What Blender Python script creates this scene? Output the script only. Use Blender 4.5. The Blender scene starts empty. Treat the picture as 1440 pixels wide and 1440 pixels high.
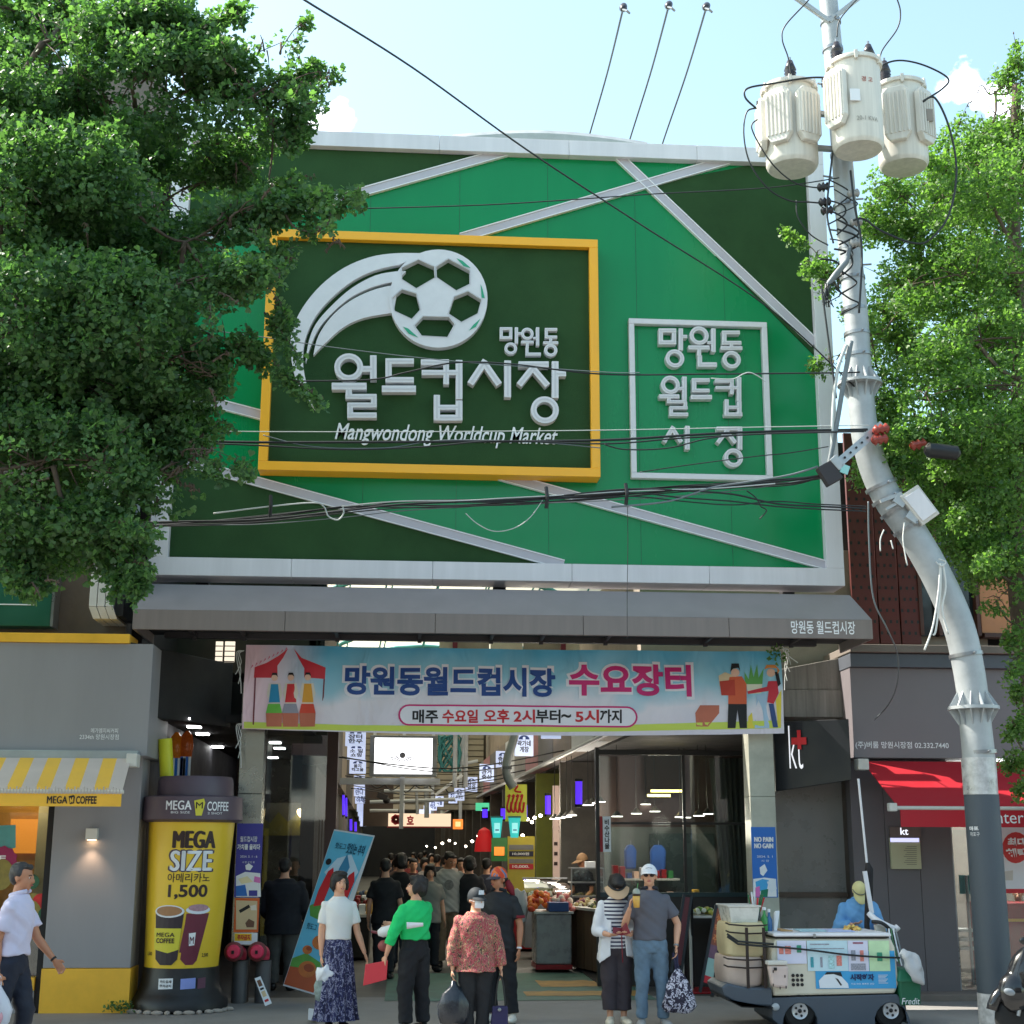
import bpy, bmesh, math, random
import numpy as np
from mathutils import Vector, Matrix, Euler, noise
PI = math.pi; R = math.radians
random.seed(7); rng = np.random.default_rng(11)
S = bpy.context.scene; COL = S.collection
# ------------------------------------------------------------------ camera
FPX = 2000.0; EYE = 1.87; PITCH = math.atan(470/FPX); YAW = R(4.2); ROLL = R(0.17)
fw = Vector((math.sin(YAW)*math.cos(PITCH), math.cos(YAW)*math.cos(PITCH), math.sin(PITCH)))
rt = Vector((math.cos(YAW), -math.sin(YAW), 0)); up = rt.cross(fw)
rt, up = rt*math.cos(ROLL)+up*math.sin(ROLL), up*math.cos(ROLL)-rt*math.sin(ROLL)
cam = bpy.data.objects.new('camera', bpy.data.cameras.new('camera')); COL.objects.link(cam)
cam.data.sensor_width = 36; cam.data.lens = 36*FPX/1440; cam.data.clip_end = 2000; cam.data.clip_start = .1
m3 = Matrix((rt, up, -fw)).transposed()
cam.matrix_world = Matrix.Translation((0, 0, EYE)) @ m3.to_4x4()
S.camera = cam
# ------------------------------------------------------------------ world
SUN = Vector((-.60, .20, .775)).normalized()
W_ = bpy.data.worlds.new('World'); S.world = W_; W_.use_nodes = True
nt = W_.node_tree; nt.nodes.clear()
wo = nt.nodes.new('ShaderNodeOutputWorld'); bg = nt.nodes.new('ShaderNodeBackground')
sky = nt.nodes.new('ShaderNodeTexSky'); sky.sky_type = 'NISHITA'; sky.sun_disc = False
sky.sun_elevation = math.asin(SUN.z); sky.sun_rotation = math.atan2(SUN.x, SUN.y)
sky.air_density = 1.0; sky.dust_density = 1.6; sky.ozone_density = 1.6
bg.inputs[1].default_value = .15
def pdir(px, py):
    return (fw*FPX + rt*(px-720) - up*(py-720)).normalized()
tc = nt.nodes.new('ShaderNodeTexCoord')
nz = nt.nodes.new('ShaderNodeTexNoise'); nz.inputs['Scale'].default_value = 55; nz.inputs['Detail'].default_value = 6
nt.links.new(tc.outputs['Generated'], nz.inputs['Vector'])
acc = None
for (px, py, rad) in ((455, 180, .030), (410, 200, .036), (1362, 118, .022), (1395, 135, .030), (1430, 175, .04)):
    d = nt.nodes.new('ShaderNodeVectorMath'); d.operation = 'DISTANCE'
    d.inputs[1].default_value = pdir(px, py); nt.links.new(tc.outputs['Generated'], d.inputs[0])
    mr = nt.nodes.new('ShaderNodeMapRange'); mr.inputs[1].default_value = 0; mr.inputs[2].default_value = rad
    mr.inputs[3].default_value = 1.0; mr.inputs[4].default_value = 0
    nt.links.new(d.outputs['Value'], mr.inputs[0])
    if acc is None: acc = mr
    else:
        a = nt.nodes.new('ShaderNodeMath'); a.operation = 'MAXIMUM'
        nt.links.new(acc.outputs[0], a.inputs[0]); nt.links.new(mr.outputs[0], a.inputs[1]); acc = a
ad = nt.nodes.new('ShaderNodeMath'); ad.operation = 'MULTIPLY_ADD'; ad.inputs[1].default_value = 2.6
nt.links.new(nz.outputs['Fac'], ad.inputs[0]); nt.links.new(acc.outputs[0], ad.inputs[2])
rp = nt.nodes.new('ShaderNodeMapRange'); rp.inputs[1].default_value = 1.62; rp.inputs[2].default_value = 2.15
nt.links.new(ad.outputs[0], rp.inputs[0])
tint = nt.nodes.new('ShaderNodeMix'); tint.data_type = 'RGBA'; tint.blend_type = 'MULTIPLY'; tint.inputs[0].default_value = 1
tint.inputs[7].default_value = (1.15, 1.17, .93, 1)
nt.links.new(sky.outputs[0], tint.inputs[6])
cm = nt.nodes.new('ShaderNodeMix'); cm.data_type = 'RGBA'
cm.inputs[7].default_value = (7.5, 7.9, 8.6, 1)
gm = nt.nodes.new('ShaderNodeMath'); gm.operation = 'MULTIPLY'; gm.use_clamp = True; gm.inputs[1].default_value = 5
nt.links.new(acc.outputs[0], gm.inputs[0]); g2 = nt.nodes.new('ShaderNodeMath'); g2.operation = 'MULTIPLY'; g2.use_clamp = True
nt.links.new(gm.outputs[0], g2.inputs[0]); nt.links.new(rp.outputs[0], g2.inputs[1]); nt.links.new(g2.outputs[0], cm.inputs[0]); nt.links.new(tint.outputs[2], cm.inputs[6])
nt.links.new(cm.outputs[2], bg.inputs[0]); nt.links.new(bg.outputs[0], wo.inputs[0])
sl = bpy.data.lights.new('sun', 'SUN'); sl.energy = 4.2; sl.angle = R(.5); sl.color = (1, .95, .86)
so = bpy.data.objects.new('sun', sl); COL.objects.link(so)
so.rotation_euler = SUN.to_track_quat('Z', 'Y').to_euler(); so.location = (-10, 10, 20)
S.view_settings.view_transform = 'Standard'; S.view_settings.look = 'None'
S.view_settings.exposure = 1.42; S.view_settings.gamma = 1
S.cycles.max_bounces = 6; S.cycles.transparent_max_bounces = 12; S.cycles.sample_clamp_indirect = 4
S.cycles.use_denoising = True
# ------------------------------------------------------------------ helpers
def P(px, py, Y):
    d = fw*FPX + rt*(px-720) - up*(py-720); t = Y/d.y
    return Vector((0, 0, EYE)) + d*t
def G(px, py, z=0.0):
    d = fw*FPX + rt*(px-720) - up*(py-720); t = (z-EYE)/d.z
    return Vector((0, 0, EYE)) + d*t
def rect(x0, y0, x1, y1, Y):
    """pixel box on the plane Y -> world (X0, Z0, X1, Z1)"""
    ym = (y0+y1)/2; xm = (x0+x1)/2
    return P(x0, ym, Y).x, P(xm, y1, Y).z, P(x1, ym, Y).x, P(xm, y0, Y).z
def c(r, g, b):
    f = lambda v: (v/255/12.92) if v/255 <= .04045 else ((v/255+.055)/1.055)**2.4
    return (f(r), f(g), f(b), 1)
MC = {}
def mat(name, col, rough=.6, metal=0, var=.12, vs=2.5, bump=0., bs=60, emit=0, spec=.5, alpha=1, trans=0, streak=0):
    if name in MC: return MC[name]
    m = bpy.data.materials.new(name); MC[name] = m; m.use_nodes = True
    t = m.node_tree; b = t.nodes['Principled BSDF']
    b.inputs['Roughness'].default_value = rough; b.inputs['Metallic'].default_value = metal
    b.inputs['Specular IOR Level'].default_value = spec; b.inputs['Alpha'].default_value = alpha
    b.inputs['Transmission Weight'].default_value = trans
    b.inputs['Base Color'].default_value = col
    co = t.nodes.new('ShaderNodeTexCoord')
    if var:
        n = t.nodes.new('ShaderNodeTexNoise'); n.inputs['Scale'].default_value = vs; n.inputs['Detail'].default_value = 8
        n.inputs['Roughness'].default_value = .65
        if streak:
            mp = t.nodes.new('ShaderNodeMapping'); mp.inputs['Scale'].default_value = (streak, streak, .25)
            t.links.new(co.outputs['Object'], mp.inputs[0]); t.links.new(mp.outputs[0], n.inputs['Vector'])
        else: t.links.new(co.outputs['Object'], n.inputs['Vector'])
        mr = t.nodes.new('ShaderNodeMapRange'); mr.inputs[1].default_value = .3; mr.inputs[2].default_value = .7
        mr.inputs[3].default_value = 1-var; mr.inputs[4].default_value = 1+var
        t.links.new(n.outputs['Fac'], mr.inputs[0])
        mx = t.nodes.new('ShaderNodeVectorMath'); mx.operation = 'SCALE'; mx.inputs[0].default_value = col[:3]
        t.links.new(mr.outputs[0], mx.inputs['Scale']); t.links.new(mx.outputs[0], b.inputs['Base Color'])
        m2 = t.nodes.new('ShaderNodeMapRange'); m2.inputs[1].default_value = .3; m2.inputs[2].default_value = .7
        m2.inputs[3].default_value = max(.02, rough-.12); m2.inputs[4].default_value = min(1, rough+.12)
        t.links.new(n.outputs['Fac'], m2.inputs[0]); t.links.new(m2.outputs[0], b.inputs['Roughness'])
    if bump:
        n2 = t.nodes.new('ShaderNodeTexNoise'); n2.inputs['Scale'].default_value = bs; n2.inputs['Detail'].default_value = 4
        t.links.new(co.outputs['Object'], n2.inputs['Vector'])
        bp = t.nodes.new('ShaderNodeBump'); bp.inputs['Strength'].default_value = bump; bp.inputs['Distance'].default_value = .01
        t.links.new(n2.outputs['Fac'], bp.inputs['Height']); t.links.new(bp.outputs[0], b.inputs['Normal'])
    if emit:
        b.inputs['Emission Color'].default_value = col; b.inputs['Emission Strength'].default_value = emit
    return m
def pattern(name, cols, scale, kind='voronoi', stops=None, rough=.8, stretch=(1, 1, 1), bump=.2):
    """cloth / printed material: ramp of colours over a texture"""
    m = bpy.data.materials.new(name); MC[name] = m; m.use_nodes = True; t = m.node_tree; b = t.nodes['Principled BSDF']
    b.inputs['Roughness'].default_value = rough
    co = t.nodes.new('ShaderNodeTexCoord'); mp = t.nodes.new('ShaderNodeMapping'); mp.inputs['Scale'].default_value = stretch
    t.links.new(co.outputs['Object'], mp.inputs[0])
    if kind == 'voronoi':
        n = t.nodes.new('ShaderNodeTexNoise'); n.inputs['Scale'].default_value = scale; n.inputs['Detail'].default_value = 3
        n.inputs['Distortion'].default_value = 1.5; out = n.outputs['Fac']
    elif kind == 'cells':
        n = t.nodes.new('ShaderNodeTexVoronoi'); n.inputs['Scale'].default_value = scale; out = n.outputs['Distance']
    else:
        n = t.nodes.new('ShaderNodeTexWave'); n.inputs['Scale'].default_value = scale; n.bands_direction = kind
        n.inputs['Distortion'].default_value = 0; out = n.outputs['Fac']
    t.links.new(mp.outputs[0], n.inputs['Vector'])
    r = t.nodes.new('ShaderNodeValToRGB'); r.color_ramp.interpolation = 'CONSTANT' if stops else 'LINEAR'
    k = len(cols); stops = stops or [.3+.4*i/(k-1) for i in range(k)]
    while len(r.color_ramp.elements) < k: r.color_ramp.elements.new(.5)
    for e, cc, s in zip(r.color_ramp.elements, cols, stops): e.position = s; e.color = cc
    t.links.new(out, r.inputs[0]); t.links.new(r.outputs[0], b.inputs['Base Color'])
    if bump:
        n2 = t.nodes.new('ShaderNodeTexNoise'); n2.inputs['Scale'].default_value = 25
        t.links.new(co.outputs['Object'], n2.inputs['Vector'])
        bp = t.nodes.new('ShaderNodeBump'); bp.inputs['Strength'].default_value = bump; bp.inputs['Distance'].default_value = .02
        t.links.new(n2.outputs['Fac'], bp.inputs['Height']); t.links.new(bp.outputs[0], b.inputs['Normal'])
    return m
def lamp(name, col, e):
    if name in MC: return MC[name]
    m = bpy.data.materials.new(name); MC[name] = m; m.use_nodes = True; b = m.node_tree.nodes['Principled BSDF']
    b.inputs['Base Color'].default_value = tuple(.2+.5*x for x in col[:3])+(1,) if min(col[:3]) > .3 else tuple(col[:3])+(1,); b.inputs['Emission Color'].default_value = col; b.inputs['Emission Strength'].default_value = e
    return m
def glassm(name, refl):
    if name in MC: return MC[name]
    m = bpy.data.materials.new(name); MC[name] = m; m.use_nodes = True; t = m.node_tree; t.nodes.remove(t.nodes['Principled BSDF'])
    o = t.nodes['Material Output']; g = t.nodes.new('ShaderNodeBsdfGlossy'); g.inputs['Roughness'].default_value = .03; tr = t.nodes.new('ShaderNodeBsdfTransparent'); tr.inputs[0].default_value = (.86, .9, .89, 1)
    mx = t.nodes.new('ShaderNodeMixShader'); fr = t.nodes.new('ShaderNodeFresnel'); fr.inputs[0].default_value = 1.5; a = t.nodes.new('ShaderNodeMath'); a.operation = 'ADD'; a.inputs[1].default_value = refl-.04
    t.links.new(fr.outputs[0], a.inputs[0]); t.links.new(a.outputs[0], mx.inputs[0]); t.links.new(tr.outputs[0], mx.inputs[1]); t.links.new(g.outputs[0], mx.inputs[2]); t.links.new(mx.outputs[0], o.inputs[0]); return m
class MB:
    def __init__(s): s.v = []; s.f = []
    def add(s, vs, fs):
        k = len(s.v); s.v += [tuple(v) for v in vs]; s.f += [tuple(i+k for i in f) for f in fs]; return s
    def box(s, x0, x1, y0, y1, z0, z1):
        return s.add([(x0,y0,z0),(x1,y0,z0),(x1,y1,z0),(x0,y1,z0),(x0,y0,z1),(x1,y0,z1),(x1,y1,z1),(x0,y1,z1)],
                     [(0,3,2,1),(4,5,6,7),(0,1,5,4),(1,2,6,5),(2,3,7,6),(3,0,4,7)])
    def hexa(s, p):   # 8 points, bottom 4 then top 4
        return s.add(p, [(0,3,2,1),(4,5,6,7),(0,1,5,4),(1,2,6,5),(2,3,7,6),(3,0,4,7)])
    def obox(s, cen, h, rot=None):
        rot = rot or Matrix.Identity(3); cen = Vector(cen)
        return s.hexa([cen+rot@Vector((a*h[0], b*h[1], d*h[2])) for d in (-1, 1) for a, b in ((-1,-1),(1,-1),(1,1),(-1,1))])
    def bar(s, p, q, w, h):
        p = Vector(p); q = Vector(q); d = (q-p); L = d.length; d.normalize()
        u = d.cross(Vector((0, 1, 0)));
        if u.length < .1: u = d.cross(Vector((0, 0, 1)))
        u.normalize(); n = d.cross(u)
        return s.hexa([e+u*a*w/2+n*b*h/2 for e in (p, q) for a, b in ((-1,-1),(1,-1),(1,1),(-1,1))])
    def tube(s, pts, r, n=8, cap=True):
        pts = [Vector(p) for p in pts]; N = len(pts); rr = r if isinstance(r, (list, tuple)) else [r]*N
        t0 = (pts[1]-pts[0]).normalized(); u = t0.cross(Vector((.13, .21, .97)))
        if u.length < .2: u = t0.cross(Vector((1, 0, 0)))
        u.normalize(); k = len(s.v); vs = []
        for i, p in enumerate(pts):
            t = (pts[min(i+1, N-1)]-pts[max(i-1, 0)]); t = t.normalized() if t.length > 1e-9 else t0
            u = (u-t*u.dot(t)).normalized(); w = t.cross(u)
            for j in range(n):
                a = 2*PI*j/n; vs.append(p+(u*math.cos(a)+w*math.sin(a))*rr[i])
        fs = [(i*n+j, i*n+(j+1)%n, (i+1)*n+(j+1)%n, (i+1)*n+j) for i in range(N-1) for j in range(n)]
        if cap: fs += [tuple(range(n))[::-1], tuple((N-1)*n+j for j in range(n))]
        return s.add(vs, fs)
    def ell(s, cen, r, rot=None, nu=14, nv=9):
        rot = rot or Matrix.Identity(3); cen = Vector(cen)
        vs = [cen+rot@Vector((0, 0, r[2]))]
        for i in range(1, nv):
            th = PI*i/nv
            for j in range(nu):
                a = 2*PI*j/nu; vs.append(cen+rot@Vector((r[0]*math.sin(th)*math.cos(a), r[1]*math.sin(th)*math.sin(a), r[2]*math.cos(th))))
        vs.append(cen+rot@Vector((0, 0, -r[2]))); e = len(vs)-1
        fs = [(0, 1+j, 1+(j+1) % nu) for j in range(nu)]
        for i in range(nv-2):
            for j in range(nu): fs.append((1+i*nu+j, 1+(i+1)*nu+j, 1+(i+1)*nu+(j+1) % nu, 1+i*nu+(j+1) % nu))
        fs += [(e, 1+(nv-2)*nu+(j+1) % nu, 1+(nv-2)*nu+j) for j in range(nu)]
        return s.add(vs, fs)
    def loft(s, rings, n=20):  # rings: (center, rx, ry[, rot]) ellipses stacked, closed
        vs = []
        for cx, cy, cz, rx, ry in rings:
            for j in range(n):
                a = 2*PI*j/n; vs.append((cx+rx*math.cos(a), cy+ry*math.sin(a), cz))
        N = len(rings)
        fs = [(i*n+j, i*n+(j+1) % n, (i+1)*n+(j+1) % n, (i+1)*n+j) for i in range(N-1) for j in range(n)]
        fs += [tuple(range(n))[::-1], tuple((N-1)*n+j for j in range(n))]
        return s.add(vs, fs)
    def lathe(s, prof, cen, n=32, rot=None, cap=True):
        rot = rot or Matrix.Identity(3); cen = Vector(cen); vs = []
        for r, z in prof:
            for j in range(n):
                a = 2*PI*j/n; vs.append(cen+rot@Vector((r*math.cos(a), r*math.sin(a), z)))
        N = len(prof)
        fs = [(i*n+j, i*n+(j+1) % n, (i+1)*n+(j+1) % n, (i+1)*n+j) for i in range(N-1) for j in range(n)]
        if cap: fs += [tuple(range(n))[::-1], tuple((N-1)*n+j for j in range(n))]
        return s.add(vs, fs)
    def prism(s, poly, y0, y1):  # polygon of (x, z) extruded from y0 (front) to y1
        n = len(poly)
        vs = [(p[0], y0, p[1]) for p in poly]+[(p[0], y1, p[1]) for p in poly]
        return s.add(vs, [tuple(range(n)), tuple(range(n, 2*n))[::-1]]+[(i, i+n, (i+1) % n+n, (i+1) % n) for i in range(n)])
    def quad(s, a, b, cc, d): return s.add([a, b, cc, d], [(0, 1, 2, 3)])
OFF = {}
def tag(o, label=None, cat=None, group=None, kind=None):
    for k, v in (('label', label), ('category', cat), ('group', group), ('kind', kind)):
        if v: o[k] = v
    return o
def thing(name, loc, label, cat, group=None):
    o = bpy.data.objects.new(name, None); COL.objects.link(o); o.location = loc; o.empty_display_size = .2
    OFF[o] = Vector(loc); return tag(o, label, cat, group)
def nth(k): return ['first', 'second', 'third', 'fourth', 'fifth', 'sixth', 'seventh', 'eighth', 'ninth', 'tenth', 'eleventh', 'twelfth', 'thirteenth', 'fourteenth', 'fifteenth'][k]
def build(name, mb, m, parent=None, smooth=False, bevel=0, local=False, kind=None, label=None, fix=True):
    me = bpy.data.meshes.new(name)
    off = OFF.get(parent, Vector()) if parent else Vector()
    if parent is None:
        a = np.array(mb.v); off = Vector(((a[:, 0].min()+a[:, 0].max())/2, (a[:, 1].min()+a[:, 1].max())/2, a[:, 2].min()))
    vs = mb.v if local else [(x-off.x, y-off.y, z-off.z) for x, y, z in mb.v]
    me.from_pydata(vs, [], mb.f)
    if fix:
        bm = bmesh.new(); bm.from_mesh(me); bmesh.ops.recalc_face_normals(bm, faces=bm.faces); bm.to_mesh(me); bm.free()
    me.materials.append(m)
    o = bpy.data.objects.new(name, me); COL.objects.link(o)
    if parent is not None: o.parent = parent; OFF[o] = OFF.get(parent, Vector())
    elif not local: o.location = off; OFF[o] = off
    if smooth:
        for p in me.polygons: p.use_smooth = True
        if smooth != 2:
            try: me.set_sharp_from_angle(angle=R(40))
            except Exception: pass
    if bevel:
        b = o.modifiers.new('bevel', 'BEVEL'); b.width = bevel; b.segments = 2; b.limit_method = 'ANGLE'; b.angle_limit = R(35)
    if kind: o['kind'] = kind
    if label: o['label'] = label
    return o
def solo(name, mb, m, label, cat, group=None, **k):
    return tag(build(name, mb, m, None, **k), label, cat, group)
def struct(name, mb, m, **k):
    o = build(name, mb, m, None, kind='structure', **k); return o
def copy_tree(o, parent=None):
    q = o.copy(); COL.objects.link(q)
    if parent is not None: q.parent = parent
    for ch in list(o.children): copy_tree(ch, q)
    return q
def curve_geo(polys, depth):
    """filled 2D outlines with holes -> (verts with z in 0..depth, faces)"""
    cu = bpy.data.curves.new('tmp', 'CURVE'); cu.dimensions = '2D'; cu.fill_mode = 'BOTH'; cu.extrude = depth/2
    for p in polys:
        s = cu.splines.new('POLY'); s.points.add(len(p)-1); s.use_cyclic_u = True
        for q, xy in zip(s.points, p): q.co = (xy[0], xy[1], 0, 1)
    ob = bpy.data.objects.new('tmp', cu); me = ob.to_mesh()
    vs = [(v.co.x, v.co.y, v.co.z+depth/2) for v in me.vertices]; fs = [tuple(p.vertices) for p in me.polygons]
    ob.to_mesh_clear(); bpy.data.objects.remove(ob); bpy.data.curves.remove(cu); return vs, fs
def text_geo(body, bold=0., depth=0., res=4, shear=0., space=1., lead=1.):
    if bold > .015 and body.isascii() and not depth and any(ch in 'MZNWK' for ch in body):   # thicken by staggered copies, the outline offset breaks sharp letters
        vs, fs = text_geo(body, 0, 0, res, shear, space*1.06, lead); b = bold*.42; V = []; F = []
        for k, (dx, dy) in enumerate(((0, 0), (-b, 0), (b, 0), (0, -b*.7), (0, b*.7), (-b*.7, b*.5), (b*.7, -b*.5))):
            n0 = len(V); V += [(min(1+b, x*(1-2*b)+b+dx*.9), y*(1-1.4*b)+.7*b+dy, z+.0006*k) for x, y, z in vs]; F += [tuple(i+n0 for i in f) for f in fs]
        return V, F
    cu = bpy.data.curves.new('tmp', 'FONT'); cu.body = body; cu.size = 1; cu.offset = bold; cu.extrude = .1 if depth else 0
    cu.resolution_u = res; cu.shear = shear; cu.space_character = space; cu.space_line = lead; cu.align_x = 'CENTER'
    ob = bpy.data.objects.new('tmp', cu); me = ob.to_mesh()
    vs = [tuple(v.co) for v in me.vertices]; fs = [tuple(p.vertices) for p in me.polygons]
    ob.to_mesh_clear(); bpy.data.objects.remove(ob); bpy.data.curves.remove(cu)
    if not vs: return [(0,0,0)], []
    a = np.array(vs); mn = a.min(0); mx = a.max(0); d = np.maximum(mx-mn, 1e-6)
    a[:, 0] = (a[:, 0]-mn[0])/d[0]; a[:, 1] = (a[:, 1]-mn[1])/d[1]
    a[:, 2] = (a[:, 2]+.1)/.2*depth if depth else 0
    return [tuple(v) for v in a], fs
def FY(Y): return lambda u, v, w: (u, Y-w, v)
def put(body, r, fn, m, parent, bold=.01, depth=0, lift=.004, name='lettering', **k):
    vs, fs = text_geo(body, bold, depth, **k)
    mb = MB(); mb.add([fn(r[0]+(r[2]-r[0])*x, r[1]+(r[3]-r[1])*y, lift+z) for x, y, z in vs], fs)
    return build(name, mb, m, parent, fix=False)
def flat(polys, fn, m, parent, lift=.003, name='print', depth=0):
    mb = MB()
    for p in polys:
        vs, fs = curve_geo([p], depth) if len(p) > 4 or depth else ([(x, y, 0) for x, y in p], [tuple(range(len(p)))])
        mb.add([fn(x, y, lift+z) for x, y, z in vs], fs)
    return build(name, mb, m, parent, fix=False)
def rpoly(r, rad=0, n=5):
    x0, z0, x1, z1 = r
    if rad <= 0: return [(x0, z0), (x1, z0), (x1, z1), (x0, z1)]
    out = []
    for cx, cz, a0 in ((x1-rad, z0+rad, -90), (x1-rad, z1-rad, 0), (x0+rad, z1-rad, 90), (x0+rad, z0+rad, 180)):
        for i in range(n+1):
            a = R(a0+90*i/n); out.append((cx+rad*math.cos(a), cz+rad*math.sin(a)))
    return out
def circ(x, z, r, n=20, sz=1): return [(x+r*math.cos(2*PI*i/n), z+r*sz*math.sin(2*PI*i/n)) for i in range(n)]
def pxpoly(pts, Y): return [(P(x, y, Y).x, P(x, y, Y).z) for x, y in pts]
def wob(mb, a, s):  # small organic displacement
    mb.v = [(x+a*noise.noise((x*s, y*s, z*s)), y+a*noise.noise((x*s+9, y*s, z*s)), z+a*noise.noise((x*s, y*s+9, z*s))) for x, y, z in mb.v]
def catmull(pts, n=6):
    pts = [Vector(p) for p in pts]; q = [pts[0]]+pts+[pts[-1]]; out = []
    for i in range(1, len(q)-2):
        a, b, cc, d = q[i-1:i+3]
        for j in range(n):
            t = j/n; out.append(.5*((2*b)+(cc-a)*t+(2*a-5*b+4*cc-d)*t*t+(3*b-a-3*cc+d)*t**3))
    return out+[pts[-1]]
# ------------------------------------------------------------------ materials
WHITE = mat('white_paint', c(222, 220, 224), .45, var=.09, vs=1.2, streak=3)
SEAM = mat('seam_dark', c(20, 60, 45), .6, var=0)
STEEL = mat('steel', c(150, 152, 155), .35, .7, var=.2)
GALV = mat('galvanised', c(176, 180, 182), .5, .25, var=.14, vs=4, bump=.15, bs=30)
BLACK = mat('black_plastic', c(28, 28, 30), .45, var=.1)
DARK = mat('dark_wall', c(38, 37, 38), .8, var=.2)
RUBBER = mat('rubber', c(25, 25, 26), .8)
TXT_W = mat('print_white', c(238, 238, 240), .6, var=0)
TXT_K = mat('print_black', c(25, 22, 24), .6, var=0)
TXT_R = mat('print_red', c(200, 40, 50), .6, var=0)
PAPER = mat('paper', c(228, 232, 238), .7, var=.04)
def remesh(mb, vox, smooth=2, disp=0, size=.1):
    me = bpy.data.meshes.new('t'); me.from_pydata(mb.v, [], mb.f); bm = bmesh.new(); bm.from_mesh(me); bmesh.ops.recalc_face_normals(bm, faces=bm.faces); bm.to_mesh(me); bm.free()
    o = bpy.data.objects.new('t', me); COL.objects.link(o); m = o.modifiers.new('r', 'REMESH'); m.mode = 'VOXEL'; m.voxel_size = vox; m.adaptivity = 0
    if smooth: s = o.modifiers.new('s', 'SMOOTH'); s.factor = .5; s.iterations = smooth
    dg = bpy.context.evaluated_depsgraph_get(); ev = o.evaluated_get(dg); em = ev.to_mesh()
    n = len(em.vertices); co = np.empty(n*3); em.vertices.foreach_get('co', co); co = co.reshape(-1, 3); fs = [tuple(p.vertices) for p in em.polygons]
    if disp:
        no = np.empty(n*3); em.vertices.foreach_get('normal', no); no = no.reshape(-1, 3)
        k = 1/size; a_ = co[:, 2]*k*1.5+2.2*np.sin(co[:, 0]*k*.55+co[:, 2]*k*.4)+co[:, 0]*k*.9; b2 = co[:, 0]*k*1.3-co[:, 2]*k*.8+2.5*np.sin(co[:, 2]*k*.33+co[:, 1]*k*.7)
        d = (1-2*np.abs(np.sin(a_*.5)))*.6+(1-2*np.abs(np.sin(b2*.5)))*.5+.25*np.sin(co[:, 2]*k*4+co[:, 0]*k*3+np.sin(co[:, 1]*k*2))
        co = co+no*((d+.45)*disp)[:, None]
    ev.to_mesh_clear(); bpy.data.objects.remove(o); bpy.data.meshes.remove(me)
    r = MB(); r.v = [tuple(v) for v in co]; r.f = fs; return r
# ================================================================== GROUND
ASPH = mat('asphalt', c(92, 90, 90), .85, var=.22, vs=1.2, bump=.5, bs=120)
PAVE = mat('pavement_concrete', c(136, 133, 129), .85, var=.2, vs=.9, bump=.4, bs=90)
struct('ground', MB().quad((-300, -300, -.03), (300, -300, -.03), (300, 500, -.03), (-300, 500, -.03)), mat('earth_asphalt', c(95, 93, 92), .9, var=.2))
struct('road', MB().box(-60, 60, 2, 13.4, -.02, 0), mat('road_asphalt', c(120, 118, 115), .85, var=.15, vs=1.5, bump=.5, bs=100))
struct('pavement', MB().box(-60, 60, 13.4, 19.0, -.02, .004), PAVE)
struct('alley_floor', MB().box(-4.5, 9, 19.002, 95, -.02, .002), mat('alley_concrete', c(84, 82, 80), .6, var=.25, vs=.7, bump=.2, bs=40))
gp = G(575, 1368); gq = G(1010, 1412)
def wavy(x0, x1, y0, y1, s, n=14):
    return [(x0+(x1-x0)*i/n, y0+.15*noise.noise((i*.6, s, 0))) for i in range(n+1)]+[(x1-(x1-x0)*i/n, y1+.15*noise.noise((i*.6, s+5, 0))) for i in range(n+1)]
def floor_print(poly, m, z, nm):
    return struct(nm, MB().add([(x, y, z) for x, y in poly], [tuple(range(len(poly)))]), m)
floor_print(wavy(-.2, 3.2, 18.5, 22.4, 1), mat('worn_green_paint', c(82, 112, 100), .8, var=.35, vs=3), .009, 'floor_paint')
floor_print(wavy(1.9, 3.3, 20.2, 21.1, 3), mat('worn_orange_paint', c(165, 128, 70), .8, var=.35, vs=4), .013, 'floor_paint')
floor_print(wavy(1.6, 3.2, 19.0, 19.6, 7), MC['worn_orange_paint'], .013, 'floor_paint')
# the far side of the street, behind the camera (seen in the glass)
for k, (a, b_, h, cc, nm) in enumerate(((-26, -9.3, 9.5, (150, 120, 100), 'tan brick shop building across the street, left end'), (-9, 7.6, 8, (175, 172, 165), 'pale rendered shop building across the street'), (8, 27, 10.5, (120, 110, 108), 'grey shop building across the street, right end'))):
    ob = thing('opposite_building', ((a+b_)/2, -13, 0), nm, 'building'); build('wall', MB().box(a, b_, -16, -13, 0, h), mat('opp_wall%d' % k, c(*cc), .8, var=.15, vs=.8), ob); build('shopfront', MB().box(a+.5, b_-.5, -12.98, -12.9, .3, 2.8), DARK, ob); build('parapet', MB().box(a-.1, b_+.1, -16, -12.8, h+.005, h+.3), WB_ if False else PAPER, ob)
    for i in range(int((b_-a)/3)):
        for j in range(int((h-3)/2.8)): build('window', MB().box(a+.8+i*3, a+2.4+i*3, -12.98, -12.93, 3.9+j*2.8, 5.3+j*2.8), mat('opp_pane', c(45, 52, 58), .1, var=0), ob)
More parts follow.
